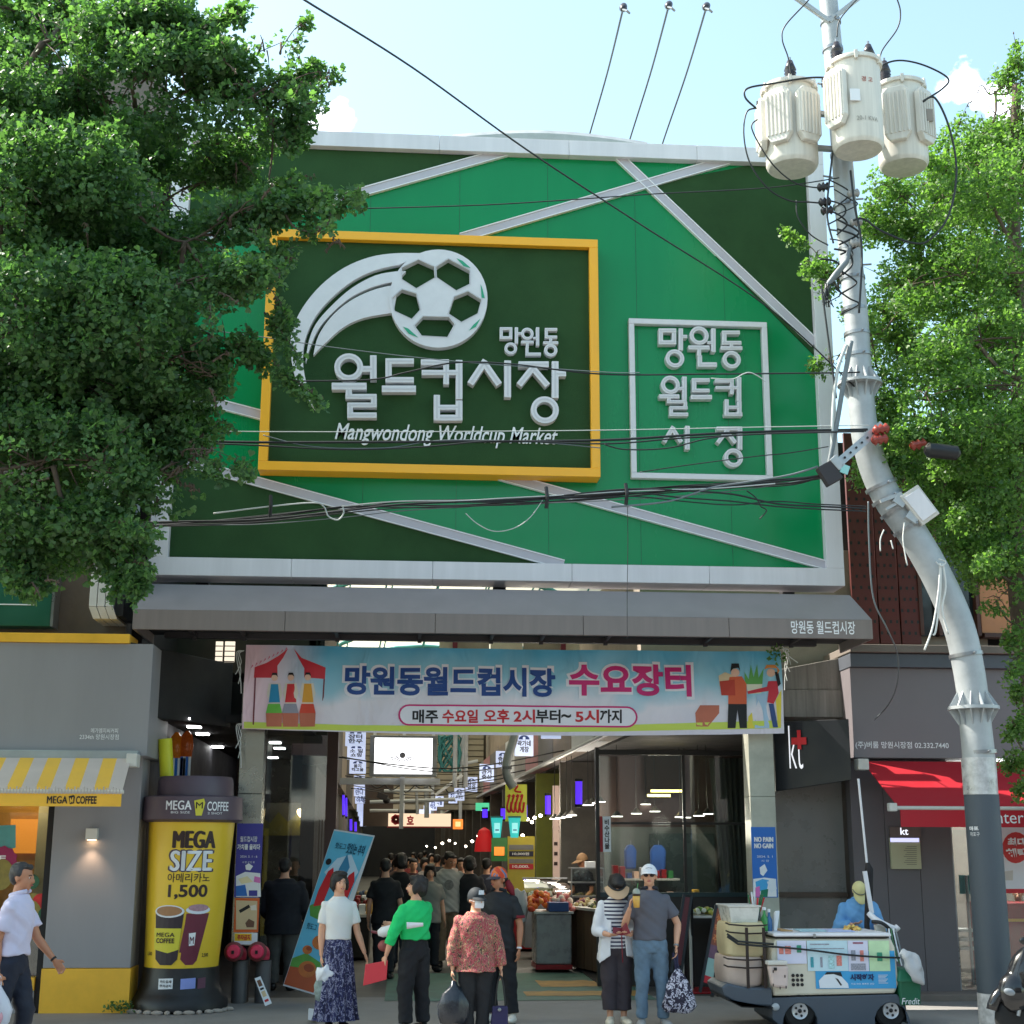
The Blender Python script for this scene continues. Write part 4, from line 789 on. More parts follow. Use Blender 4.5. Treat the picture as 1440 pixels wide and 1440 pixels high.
# ================================================================== RIGHT SIDE
rb_ = thing('phone_shop_building', (P(1300, 1390, 18.6).x, 18.6, 0), 'dark grey two storey shop building with brown upper wall at right', 'building')
GW = mat('shop_charcoal', c(100, 95, 98), .6, var=.08, vs=1.2); GF = mat('shop_fascia', c(124, 117, 120), .5, var=.05, vs=1)
YR = 18.6; x0 = P(1205, 1300, YR).x; x1 = P(1352, 1390, YR).x; zl = P(1280, 1395, YR).z
fz = P(1300, 1066, 18.3).z; ft = P(1300, 940, 18.3).z; fx0 = P(1198, 1000, 18.3).x
for k in range(3):
    a = x0+(x1-x0)*k/3; b2_ = x0+(x1-x0)*(k+1)/3-.006
    build('wall_panel', MB().box(a, b2_, YR, YR+.4, zl, fz-.01), GW, rb_, bevel=.003)
build('fascia', MB().box(fx0, 14, 18.3, 18.95, fz, ft), GF, rb_, bevel=.004)
build('fascia_band', MB().box(fx0-.01, 14, 18.22, 18.9, ft+.003, P(1300, 921, 18.3).z), mat('slate_band', c(88, 92, 100), .5, var=.08), rb_, bevel=.004)
build('coping', MB().box(fx0-.02, 14, 18.15, 19.4, P(1300, 920, 18.3).z, P(1300, 909, 18.3).z), CON, rb_, bevel=.01)
build('step', MB().box(x0-.3, 14, 18.2, 19.3, 0, P(1300, 1397, 18.25).z-.01), CON, rb_, bevel=.01)
put('(주)버룸 망원시장점 02.332.7440', rect(1203, 1043, 1334, 1054, 18.3), FY(18.3), TXT_W, rb_, bold=.012)
build('window', MB().box(x1+.04, 13, YR+.15, YR+.16, zl, fz-.02), GLASS, rb_); build('window_frame', MB().box(x1+.003, x1+.04, YR+.08, YR+.22, zl, fz-.02), STEEL, rb_)
build('interior_wall', MB().box(x1-.5, 13, 21.5, 21.6, 0, 3.3), mat('showroom_wall', c(150, 140, 128), .7, var=.25, vs=1.2), rb_); build('interior_floor', MB().box(x1-.5, 13, 19.3, 21.5, .02, zl), mat('showroom_floor', c(150, 140, 125), .3, var=.1), rb_)
rp_ = P(1420, 1300, 19.6); RD = mat('red_laminate', c(150, 22, 30), .4, var=.06)
build('counter', MB().box(P(1388, 1300, 19.6).x, 12, 19.6, 20.3, zl, P(1400, 1270, 19.6).z), RD, rb_, bevel=.01); build('counter_stripe', MB().box(P(1388, 1300, 19.6).x, 12, 19.585, 19.597, P(1400, 1296, 19.6).z, P(1400, 1292, 19.6).z), CY, rb_)
for z in (.5, .62, .74): build('shelf', MB().box(P(1352, 1350, 19.8).x, P(1376, 1350, 19.8).x, 19.8, 20.2, z, z+.04), WB, rb_)
for px in (1362, 1369): build('display_stand', MB().tube([(P(px, 1280, 19.5).x, 19.5, zl), (P(px, 1280, 19.5).x, 19.5, 1.5)], .02, 8), STEEL, rb_)
build('counter_glass', MB().box(P(1352, 1280, 19.7).x, P(1380, 1280, 19.7).x, 19.7, 19.72, 1.25, 1.5), mat('teal_glass', c(70, 130, 130), .2), rb_)
poster('window_poster', (1406, 1160, 1462, 1250), YR+.12, 'white shop poster with red round emblem behind the utility pole', PAPER, [('최대', (1416, 1178, 1442, 1190), TXT_W, .05), ('혜택', (1414, 1193, 1444, 1206), TXT_W, .05)], [(circ(0, 0, 1)[:0] or [(1428+19*math.cos(2*PI*i/20), 1192+22*math.sin(2*PI*i/20)) for i in range(20)], mat('ink_promo', c(205, 50, 50), .5, var=.1)), ([(1408, 1226), (1424, 1224), (1424, 1238), (1408, 1238)], WB), ([(1408, 1256), (1460, 1256), (1460, 1250), (1408, 1250)], TXT_R)])
for px in (1365, 1400, 1435): x = P(px, 1180, 20.2).x; build('ceiling_light', MB().box(x-.5 if px > 1400 else x-.1, x+.1, 19.8, 20.6, 2.62, 2.66), LW, rb_)
slp = bpy.data.lights.new('showroom_light', 'POINT'); slp.energy = 38; slp.shadow_soft_size = .3; slo = bpy.data.objects.new('showroom_light', slp); COL.objects.link(slo); slo.location = (P(1410, 1180, 20.2).x, 20.2, 2.4)
slp = bpy.data.lights.new('cafe_fill_light', 'POINT'); slp.energy = 7; slp.color = (1, .8, .55); slp.shadow_soft_size = .2; slo = bpy.data.objects.new('cafe_fill_light', slp); COL.objects.link(slo); slo.location = (P(20, 1180, 18.3).x, 18.3, 2.5)  # warm fill light added to brighten the cafe interior
build('pendant', MB().ell((P(20, 1180, 18.3).x, 18.3, 2.62), (.1, .1, .06)), lamp('cafe_added_glow', (1, .8, .5, 1), 4), cafe)  # glowing pendant made up to go with the added cafe light
# red awning
ra = thing('red_awning', (P(1350, 1150, 17.4).x, 17.4, 2.3), 'bright red shop awning with white lettering on its valance, behind the pole', 'awning')
RA = mat('red_canvas', c(178, 18, 36), .65, var=.06, vs=2); ya, yb = 18.27, 17.35
xa, xb = P(1213, 1072, ya).x, P(1262, 1133, yb).x; za, zb_ = P(1300, 1071, ya).z, P(1300, 1133, yb).z
build('canvas', MB().hexa([(xb, yb, zb_-.012), (14, yb, zb_-.012), (14, ya, za-.012), (xa, ya, za-.012), (xb, yb, zb_), (14, yb, zb_), (14, ya, za), (xa, ya, za)]), RA, ra)
build('front_bar', MB().tube([(xb-.06, yb-.02, zb_-.03), (14, yb-.02, zb_-.03)], .025, 10), WB, ra, smooth=True); build('bar_cap', MB().box(xb-.12, xb-.02, yb-.06, yb+.04, zb_-.07, zb_+.03), WB, ra, bevel=.01)
v0 = P(1300, 1163, yb).z; v1 = P(1300, 1139, yb).z
build('valance', MB().box(xb+.02, 14, yb-.035, yb-.02, v0, v1), RA, ra); put('Internet', rect(1395, 1141, 1470, 1158, yb-.035), FY(yb-.035), TXT_W, ra, bold=0)
build('arm', MB().bar((xa+.15, ya, za-.12), (xb+.1, yb+.05, zb_-.05), .03, .05), WB, ra); build('end_box', MB().box(xa-.12, xa+.02, ya-.2, ya-.01, za-.12, za+.02), WB, ra, bevel=.01)
# kt notice box
nb = thing('notice_lightbox', (P(1272, 1190, YR).x, YR, 1.6), 'small lit notice box with kt mark and pale panel on the dark wall', 'sign')
r = rect(1250, 1163, 1293, 1177, YR); build('header', MB().box(r[0], r[2], YR-.05, YR-.002, r[1], r[3]), mat('box_brown', c(110, 95, 90), .5), nb); put('kt', rect(1266, 1164, 1277, 1174, YR-.05), FY(YR-.05), lamp('kt_white', (.85, .88, 1, 1), .5), nb, bold=.01)
r = rect(1251, 1178, 1293, 1222, YR); build('panel', MB().box(r[0], r[2], YR-.05, YR-.002, r[1], r[3]), mat('panel_khaki', c(180, 178, 145), .4, var=.05), nb, bevel=.004)
r = rect(1252, 1178.5, 1292, 1184, YR-.05); build('light_strip', MB().box(r[0], r[2], YR-.058, YR-.052, r[1], r[3]), lamp('violet_strip', (.5, .5, 1, 1), .5), nb)
for k in range(10): r = rect(1275-(k % 3)*2, 1190+k*2.8, 1289, 1190.8+k*2.8, YR-.05); build('print_line', MB().box(r[0], r[2], YR-.054, YR-.051, r[1], r[3]), mat('print_grey', c(120, 118, 105), .6, var=0), nb)
# concrete beam + kt signboard + glazed panel
cb = thing('concrete_lintel', (P(1150, 990, 18.6).x, 18.7, 3.3), 'stained grey concrete lintel block right of the banner', 'beam')
STN = mat('black_stained_concrete', c(135, 130, 124), .85, var=.35, vs=2.5, streak=5, bump=.3, bs=20)
a, b_ = P(1080, 985, 18.75), P(1206, 985, 18.75)
z1, z2, z3 = P(1150, 1009, 18.75).z, P(1150, 971, 18.75).z, P(1200, 922, 18.75).z; zl_ = P(1095, 945, 18.75).z
build('upper_course', MB().hexa([(a.x, 18.75, z2+.004), (b_.x-.04, 18.75, z2+.004), (b_.x-.04, 19.4, z2+.004), (a.x, 19.4, z2+.004), (a.x, 18.75, zl_), (b_.x-.04, 18.75, z3), (b_.x-.04, 19.4, z3), (a.x, 19.4, zl_)]), STN, cb, bevel=.008)
build('lower_course', MB().box(a.x, b_.x+.03, 18.7, 19.4, z1, z2), STN, cb, bevel=.008)
ks = thing('kt_signboard', (P(1140, 1060, 18.7).x, 18.7, 2.9), 'dark navy signboard with white kt letters and red accent, angled above the alley corner', 'sign')
a = P(1196, 1060, 18.1); b_ = P(1090, 1075, 18.62); zt = P(1196, 1011, 18.1).z; zo = P(1196, 1097, 18.1).z; zob = P(1090, 1113, 18.62).z
NV = mat('sign_navy', c(20, 22, 28), .4, var=.1)
build('panel', MB().hexa([(b_.x, 18.62, zob), (a.x, 18.1, zo), (a.x, 18.3, zo), (b_.x, 18.8, zob), (b_.x, 18.62, zt), (a.x, 18.1, zt), (a.x, 18.3, zt), (b_.x, 18.8, zt)]), NV, ks, bevel=.008)
def fkt(u, v, w=0): 
    d = Vector((a.x-b_.x, -.52, 0)); n_ = Vector((-.52, -(a.x-b_.x), 0)).normalized(); p = Vector((b_.x, 18.62, zo))+d*u+n_*w; return (p.x, p.y, p.z+(zt-zo)*v)
put('kt', (.2, .2, .38, .92), fkt, lamp('kt_glow', (.9, .9, .95, 1), .3), ks, bold=-.012, lift=.02)
vs, fs = curve_geo([[(.24, .6), (.44, .6), (.44, .72), (.24, .72)]], 0); build('red_accent', MB().add([fkt(x, y, .03) for x, y, _ in vs], fs), mat('kt_red_print', c(215, 25, 35), .5, var=0), ks)
vs, fs = curve_geo([[(.32, .52), (.37, .52), (.37, .84), (.32, .84)]], 0); build('red_accent', MB().add([fkt(x, y, .036) for x, y, _ in vs], fs), mat('kt_red_print', c(215, 25, 35), .5, var=0), ks)
gp_ = thing('smoked_glass_screen', (P(1150, 1390, 18.9).x, 18.9, 0), 'smoky glazed screen between the right pillar and the dark grey wall', 'screen')
xa, xb = P(1094, 1300, 18.9).x, P(1206, 1300, 18.9).x; SG = mat('smoked_glass', c(120, 117, 112), .3, var=.12, vs=1.2, spec=.8)
zm = P(1150, 1258, 18.9).z
build('upper_pane', MB().box(xa, xb, 18.95, 18.98, zm+.03, 2.72), SG, gp_); build('lower_pane', MB().box(xa, xb, 18.95, 18.98, 0, zm-.03), SG, gp_); build('rail', MB().box(xa, xb, 18.9, 18.99, zm-.029, zm+.029), mat('bronze_rail', c(85, 72, 62), .4, .3), gp_)
build('jamb', MB().box(P(1196, 1300, 18.85).x, x0-.005, 18.8, 18.949, 0, 3.0), mat('bronze_rail', (0,0,0,1)), gp_)
build('dark_backing', MB().box(xa, xb, 19.1, 19.2, 0, 3.3), DARK, gp_)
# upper storey right
YU = 19.3; RP = mat('perforated_red', c(88, 36, 32), .6, var=.12, vs=3)
for k, (pa, pb) in enumerate(((1196, 1232), (1233, 1262), (1263, 1291))):
    a, b_ = P(pa, 800, YU), P(pb, 800, YU); z0 = P(1240, 905, YU).z; z1 = P(1240, 610, YU).z
    pn = build('metal_panel', MB().box(a.x, b_.x-.012, YU, YU+.06, z0, z1), RP, rb_, bevel=.004)
    ho = MB()
    for i in range(3):
        for j in range(16):
            x = a.x+(b_.x-a.x)*(i+.5+.25*(j % 2-.5)*2)/3.3; z = z0+.15+j*.16; ho.box(x-.017, x+.017, YU-.003, YU+.01, z-.022, z+.022)
    tag(build('perforations', ho, BLACK, pn, fix=False), kind='stuff')
a = P(1292, 850, YU).x; b_ = P(1376, 850, YU).x
build('dark_glazing', MB().box(a, b_, YU+.1, YU+.14, P(1300, 893, YU).z, P(1300, 610, YU).z), mat('pane_dark', (0,0,0,1)), rb_)
for px in (1292, 1318, 1372): x = P(px, 850, YU).x; build('mullion', MB().box(x, x+.05, YU-.02, YU+.16, P(1300, 893, YU).z, P(1300, 610, YU).z), mat('mullion_brown', c(80, 46, 36), .5), rb_)
build('orange_blind', MB().box(b_+.06, 14, YU+.08, YU+.12, P(1400, 889, YU).z, P(1400, 782, YU).z), mat('orange_blind', c(205, 138, 95), .6, var=.1), rb_); build('blind_rail', MB().box(b_+.06, 14, YU+.0, YU+.2, P(1400, 896, YU).z, P(1400, 890, YU).z), mat('mullion_brown', (0,0,0,1)), rb_)
build('upper_wall', MB().box(b_+.06, 14, YU, YU+.4, P(1400, 780, YU).z, P(1400, 610, YU).z), mat('dark_brick', c(74, 48, 42), .8, var=.2), rb_)
build('upper_block', MB().box(P(1196, 800, YU).x, 14, YU+.5, 26, 3.6, P(1400, 614, YU).z), DARK, rb_)
fb = thing('distant_building', (9, 34, 0), 'pale grey building half hidden behind the right tree', 'building')
build('wall', MB().box(7.0, 16, 32, 40, 0, 10.2), mat('far_wall', c(170, 172, 172), .8, var=.1), fb); build('roof_edge', MB().box(6.8, 16.2, 31.8, 40.2, 10.21, 10.5), WB, fb)
for i in range(5):
    for j in range(3): build('window', MB().box(7.6+i*1.7, 8.6+i*1.7, 31.97, 31.995, 2+j*2.8, 3.5+j*2.8), mat('pane_dark', (0,0,0,1)), fb)
# ================================================================== ALLEY
def AX(off, Y): return P(530, 1190, 18).x+off-.0182*(Y-18)     # the alley runs slightly left of square
ALW = mat('alley_wall', c(86, 78, 72), .8, var=.3, vs=1.2)
al = thing('left_arcade_row', (AX(-.9, 21), 21, 0), 'dark row of shops receding along the left side of the covered alley', 'shops')
for k in range(16):
    y0 = 21+k*4.4; y1 = y0+4.3; m = [mat('front_umber', c(70, 48, 40), .7, var=.3), mat('front_navy', c(42, 46, 66), .6, var=.3), mat('front_grey', c(96, 92, 88), .7, var=.3), mat('front_olive', c(78, 78, 48), .7, var=.3)][k % 4]
    wd_ = -1.1 if k < 2 else -4
    build('shop_front', MB().hexa([(AX(wd_, y0), y0, 0), (AX(-.9, y0), y0, 0), (AX(-.9, y1), y1, 0), (AX(wd_, y1), y1, 0), (AX(wd_, y0), y0, 3.0), (AX(-.9, y0), y0, 3.0), (AX(-.9, y1), y1, 3.0), (AX(wd_, y1), y1, 3.0)]), m, al)
    build('shop_sign', MB().hexa([(AX(-1.1, y0), y0, 3.02), (AX(-.75, y0), y0, 3.02), (AX(-.75, y1), y1, 3.02), (AX(-1.1, y1), y1, 3.02), (AX(-1.1, y0), y0, 4.3), (AX(-.75, y0), y0, 4.3), (AX(-.75, y1), y1, 4.3), (AX(-1.1, y1), y1, 4.3)]), [ALW, mat('front_grey', (0,0,0,1)), mat('sign_cream', c(165, 150, 130), .6, var=.3)][k % 3], al)
build('upper_wall', MB().hexa([(AX(-4, 21), 21, 4.32), (AX(-.9, 21), 21, 4.32), (AX(-.9, 90), 90, 4.32), (AX(-4, 90), 90, 4.32), (AX(-4, 21), 21, 6), (AX(-.9, 21), 21, 6), (AX(-.9, 90), 90, 6), (AX(-4, 90), 90, 6)]), ALW, al)
ar = thing('right_arcade_row', (AX(3.3, 20), 20, 0), 'row of market shops with line of signboards receding along the right of the alley', 'shops')
OX = 3.28
SGM = [mat('board_steel', c(150, 146, 142), .5, .2, var=.3), mat('board_taupe', c(128, 116, 108), .6, var=.3), mat('board_pink', c(170, 120, 125), .6, var=.3), mat('board_white', (0,0,0,1)), mat('board_grey', c(110, 108, 112), .6, var=.3)]
for k in range(26):
    y0 = 19.4+k*2.6; y1 = y0+2.52
    build('signboard_panel', MB().hexa([(AX(OX, y0), y0, 3.45), (AX(OX+.3, y0), y0, 3.45), (AX(OX+.3, y1), y1, 3.45), (AX(OX, y1), y1, 3.45), (AX(OX, y0), y0, 4.5), (AX(OX+.3, y0), y0, 4.5), (AX(OX+.3, y1), y1, 4.5), (AX(OX, y1), y1, 4.5)]), SGM[(k*3) % 5], ar, bevel=.01)
build('pipe_rail', MB().tube([(AX(OX-.08, 19.4), 19.4, 3.42), (AX(OX-.08, 86), 86, 3.42)], .035, 8), GALV, ar)
for k in range(1, 16):
    y0 = 22.6+k*4.2
    build('dividing_wall', MB().hexa([(AX(OX+.1, y0), y0, 0), (AX(OX+4, y0), y0, 0), (AX(OX+4, y0+.2), y0+.2, 0), (AX(OX+.1, y0+.2), y0+.2, 0), (AX(OX+.1, y0), y0, 3.4), (AX(OX+4, y0), y0, 3.4), (AX(OX+4, y0+.2), y0+.2, 3.4), (AX(OX+.1, y0+.2), y0+.2, 3.4)]), [ALW, mat('front_grey', (0,0,0,1)), ALW][k % 3] if k != 2 else mat('wall_lime', c(120, 128, 50), .7, var=.2), ar)
build('shop_ceiling', MB().hexa([(AX(OX+.32, 19.5), 19.5, 3.42), (8, 19.5, 3.42), (8, 90, 3.42), (AX(OX+.32, 90), 90, 3.42), (AX(OX+.32, 19.5), 19.5, 3.6), (8, 19.5, 3.6), (8, 90, 3.6), (AX(OX+.32, 90), 90, 3.6)]), CE, ar)
build('upper_wall', MB().hexa([(AX(OX+.31, 19.5), 19.5, 3.62), (8.2, 19.5, 3.62), (8.2, 90, 3.62), (AX(OX+.31, 90), 90, 3.62), (AX(OX+.31, 19.5), 19.5, 6), (8.2, 19.5, 6), (8.2, 90, 6), (AX(OX+.31, 90), 90, 6)]), mat('upper_beige', c(150, 138, 125), .8, var=.2), ar)
build('rear_wall', MB().hexa([(AX(OX+3.9, 23), 23, 0), (AX(OX+4.1, 23), 23, 0), (AX(OX+4.1, 90), 90, 0), (AX(OX+3.9, 90), 90, 0), (AX(OX+3.9, 23), 23, 3.4), (AX(OX+4.1, 23), 23, 3.4), (AX(OX+4.1, 90), 90, 3.4), (AX(OX+3.9, 90), 90, 3.4)]), ALW, ar)
solo('alley_end_darkness', MB().box(-10, 12, 92, 92.3, 0, 9), DARK, 'dark wall closing the far end of the covered alley', 'wall')  # dark sheet in place of the unlit depth of the alley
# vaulted roof
rf = thing('arcade_roof', (AX(1.2, 40), 21, 6), 'translucent vaulted roof with teal steel arches over the alley', 'roof')
TEAL = mat('teal_steel', c(50, 120, 118), .5, .1, var=.15)
POLY = bpy.data.materials.new('polycarbonate'); POLY.use_nodes = True; t = POLY.node_tree; t.nodes.remove(t.nodes['Principled BSDF'])
o_ = t.nodes['Material Output']; a1 = t.nodes.new('ShaderNodeBsdfTranslucent'); a1.inputs[0].default_value = c(196, 190, 170); a2 = t.nodes.new('ShaderNodeBsdfDiffuse'); a2.inputs[0].default_value = c(215, 212, 195)
mx = t.nodes.new('ShaderNodeMixShader'); mx.inputs[0].default_value = .35; t.links.new(a1.outputs[0], mx.inputs[1]); t.links.new(a2.outputs[0], mx.inputs[2]); t.links.new(mx.outputs[0], o_.inputs[0])
def arc(i, n, Y): a = PI*(1-i/n); return (AX(1.25+3.2*math.cos(a), Y), Y, 5.8+1.7*math.sin(a))
for k in range(18):
    y0 = 20.6+k*4; y1 = y0+3.9; mb = MB(); vs = [arc(i, 10, y0) for i in range(11)]+[arc(i, 10, y1) for i in range(11)]
    build('roof_panel', mb.add(vs, [(i, i+1, i+12, i+11) for i in range(10)]), POLY, rf, fix=False)
    build('arch', MB().tube([Vector(arc(i, 12, y0-.05))-Vector((0, 0, .07)) for i in range(13)], .06, 8), TEAL, rf, smooth=True)
    if k < 4:
        build('tie_beam', MB().box(AX(-1.9, y0), AX(4.4, y0), y0-.1, y0, 5.6, 5.7), TEAL, rf)
        for i in range(1, 7): build('strut', MB().bar((AX(1.25-3+i*.85, y0), y0-.05, 5.7), arc(2+i, 10, y0-.05), .03, .03), TEAL, rf)
cw = thing('cream_gable_panels', (P(760, 900, 24).x, 24, 5), 'cream wall panels with dark red posts glimpsed above the banner', 'wall')
for k, (pa, pb) in enumerate(((618, 640), (641, 688), (690, 735), (736, 790), (791, 815), (862, 890), (891, 935), (936, 978))):
    xa, xb = P(pa, 900, 24).x, P(pb, 900, 24).x; build('panel', MB().box(xa, xb, 24, 24.05, 4.9, 6.1), [mat('panel_cream', c(205, 192, 175), .7, var=.1), mat('upper_beige', (0,0,0,1))][k % 2], cw)
for px in (640, 792): x = P(px, 900, 23.9).x; build('post', MB().box(x-.04, x+.04, 23.85, 23.95, 4.9, 6.1), mat('wine_red', c(110, 30, 50), .5), cw)
for px in (440, 452): x = P(px, 900, 21).x; build('post', MB().box(x-.05, x+.05, 21, 21.1, 3.5, 6), SD, cw)
bw = thing('lit_window', (P(448, 900, 22).x, 22, 4.4), 'small bright window strip above the left end of the banner', 'window')
for a, b_ in ((303, 313), (316, 330)):
    r = rect(a, 902, b_, 931, 20.5); pn = build('pane', MB().box(r[0], r[2], 20.5, 20.52, r[1], r[3]), mat('bright_pane', c(235, 220, 200), .5, emit=.5), bw)
    for j in range(4): build('bar', MB().box(r[0], r[2], 20.48, 20.499, r[1]+(r[3]-r[1])*j/4, r[1]+(r[3]-r[1])*j/4+.012), DARK, pn)
# TV gantry
tv = thing('hanging_screen', (P(567, 1061, 28).x, 28, 3.4), 'large lit white video screen in grey frame hanging over the alley', 'screen')
r = rect(520, 1034, 614.5, 1092, 28)
for a in ((r[0], r[2], r[1], r[1]+.05), (r[0], r[2], r[3]-.05, r[3]), (r[0], r[0]+.09, r[1]+.05, r[3]-.05), (r[2]-.09, r[2], r[1]+.05, r[3]-.05)): build('frame', MB().box(a[0], a[1], 28, 28.15, a[2], a[3]), STEEL, tv, bevel=.006)
build('screen', MB().box(r[0]+.091, r[2]-.091, 28.04, 28.1, r[1]+.051, r[3]-.051), lamp('screen_white', (.97, .97, 1, 1), 1.05), tv)
sk = mat('screen_ink', c(120, 120, 135), .6, var=0)
for k in range(9):
    a = R(200+k*17); cx, cz = P(566, 1062, 28.02).x, P(566, 1062, 28.02).z
    build('screen_motif', MB().bar((cx+.1*math.cos(a), 28.03, cz+.07*math.sin(a)), (cx+.26*math.cos(a), 28.03, cz+.15*math.sin(a)), .02, .004), sk, tv)
build('screen_motif', MB().prism(circ(cx, cz, .06, 12), 28.028, 28.034), sk, tv)
gb = thing('screen_gantry', (P(567, 1100, 28.3).x, 28.3, 0), 'grey steel beam and post carrying the hanging screen', 'beam')
zz_ = P(567, 1099, 28.3).z
build('beam', MB().box(AX(-.9, 28.3), AX(1.2, 28.3), 28.25, 28.4, zz_-.06, zz_+.06), GALV, gb); build('hanger', MB().box(cx-.04, cx+.04, 28.2, 28.4, zz_-.9, zz_+.4), GALV, gb)
for px in (640, 655): x = P(px, 1070, 28.5).x; build('drop_pipe', MB().tube([(x, 28.5, 3.0), (x, 28.5, 5.6)], .045, 8), GALV, gb)
build('beam', MB().box(AX(-1, 27.5), AX(3.2, 27.5), 27.45, 27.55, 4.25, 4.33), GALV, gb); build('beam', MB().box(AX(-1, 33), AX(3.2, 33), 32.9, 33.05, 4.6, 4.72), GALV, gb)
lv = thing('louvred_gable', (AX(1, 47), 47, 3), 'cream horizontal louvre boards behind the hanging screen', 'wall')
LVM = mat('louvre_cream', c(150, 143, 124), .6, var=.12)
for k in range(20): build('louvre_board', MB().bar((AX(-1.2, 47), 47+.05, 3.1+k*.19), (AX(3.4, 47), 47+.05, 3.1+k*.19), .16, .02), LVM, lv, fix=False)
for xo in (-.2, .75, 1.7, 2.6): build('upright', MB().box(AX(xo, 46.8), AX(xo, 46.8)+.1, 46.8, 46.9, 2.6, 7), GALV, lv)
build('backing', MB().box(AX(-1.4, 47.3), AX(3.5, 47.3), 47.3, 47.4, 3.0, 7.2), mat('shade_brown', c(92, 84, 72), .8), lv)
tc_ = thing('teal_net_coil', P(630, 1080, 30), 'bundled teal netting hung right of the video screen', 'net')
mb = MB(); cc = P(632, 1060, 30)
for k in range(16):
    a = k*.7; mb.tube([cc+Vector((.24*math.cos(a+i*.7)*(1-.1*(k % 3)), .08*math.sin(i+k), .38*math.sin(a+i*.7*(1 if k % 2 else -1)))) for i in range(7)], .022, 5)
build('netting', mb, TEAL, tc_, smooth=True)
# cross signboard with red letter
cs = thing('cream_shop_sign', (P(572, 1153, 42).x, 42, 2.6), 'cream shop signboard with red emblem across the alley', 'sign')
r = rect(546, 1144, 634, 1162, 42); build('panel', MB().box(r[0], r[2], 42, 42.1, r[1], r[3]), lamp('sign_glow_cream', c(225, 195, 165), .45), cs); build('frame', MB().box(r[0]-.03, r[2]+.03, 42.02, 42.12, r[1]-.04, r[1]-.005), RD, cs)
for j in range(7):
    a = j*2*PI/7; p = P(557+4.2*math.cos(a), 1152.5+4.2*math.sin(a), 42); build('emblem_petal', MB().prism(circ(p.x, p.z, .07, 8), 41.98, 41.995), TXT_R, cs)
put('흐', rect(572, 1147, 582, 1160, 42), FY(41.99), TXT_R, cs, bold=.05)
# hanging blue-white stall signs, right and left chains
PLB = mat('stall_sign_face', c(190, 202, 236), .5, var=.05, emit=.3); INKB = mat('ink_signblue', c(45, 70, 140), .6, var=0)  # sign faces glow faintly to look lit, they are no lamps
WORDS = ['곽가네\n게장', '충주\n상회', '관계\n축산', '삼성\n얼음', '명성\n푸줏간', '소문\n난집', '족발', '떡집', '과일', '정육', '반찬', '김밥', '분식', '두부', '생선']
def stall_sign(px, py, Y, w, txt, label, grp, h=1.22):
    p = P(px, py, Y); W = w; H = w*h
    t_ = thing('stall_sign', (p.x, Y, p.z-H/2), label, 'sign', grp)
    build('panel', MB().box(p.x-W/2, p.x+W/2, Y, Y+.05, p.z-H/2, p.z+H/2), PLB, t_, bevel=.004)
    for s in (-1, 1): build('hanger', MB().tube([(p.x+s*W*.35, Y+.02, p.z+H/2), (p.x+s*W*.35, Y+.02, p.z+H/2+.12)], .006, 4), STEEL, t_)
    if txt:
        put(txt, (p.x-W*.36, p.z-H*.34, p.x+W*.36, p.z+H*.18), FY(Y), INKB if len(txt) < 3 else TXT_K, t_, bold=.03, lift=.004)
        vs, fs = curve_geo([[(p.x+W*.3*math.cos(a), p.z+H*.22+H*.18*math.sin(a)) for a in [PI*i/8 for i in range(9)]]], 0); build('emblem', MB().add([(x, Y-.004, z) for x, z, _ in vs], fs), INKB, t_, fix=False)
        build('emblem_dot', MB().add([(x, Y-.007, z) for x, z in circ(p.x, p.z+H*.28, W*.08, 8)], [tuple(range(8))]), PLB, t_, fix=False)
ords = ['nearest', 'second nearest', 'third nearest', 'fourth nearest', 'fifth nearest', 'sixth nearest', 'seventh', 'eighth', 'ninth', 'tenth', 'eleventh', 'twelfth', 'thirteenth', 'fourteenth']
for k, (px, py, w_) in enumerate(((737, 1047, 26), (707, 1068, 19), (684.5, 1087, 20), (663, 1103, 16.5), (646, 1117, 14), (637, 1122, 12), (618, 1127, 11.5), (609, 1133, 10.5), (601, 1139, 10), (594, 1144, 9), (589, 1150, 8))):
    Y = min(207*28/(px-530), 44+.25*k)
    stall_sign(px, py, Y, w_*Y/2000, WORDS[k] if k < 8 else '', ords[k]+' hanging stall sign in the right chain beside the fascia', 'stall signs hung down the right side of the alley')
for k, (px, py, w_, tx) in enumerate(((500, 1037, 28, '장터\n한우'), (501, 1057, 25, '소 일\n쇼핑'), (503, 1078, 22.5, '을지\n떡고을'), (504, 1098, 18, '소문난\n야채'), (505.5, 1113, 15, '만나'), (506.5, 1124, 14, '야채'), (508, 1136, 12, ''), (509, 1143, 11, ''), (510, 1150, 10, ''), (511, 1158, 9, ''))):
    Y = min(44+.2*k, (3.9-EYE)*2000/(1190-py)*1.02)
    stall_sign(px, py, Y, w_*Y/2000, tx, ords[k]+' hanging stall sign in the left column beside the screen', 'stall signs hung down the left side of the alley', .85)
p = P(774, 1033, 22); 
stall_sign(775, 1030, 22, 28*22/2000, '', 'plain pale stall sign half hidden behind the banner bottom', 'stall signs hung down the right side of the alley', .6)
stall_sign(539.5, 1157, 55, 8*55/2000, '', 'tiny pale sign left of the cream shop signboard', 'stall signs hung down the left side of the alley', 1.2)
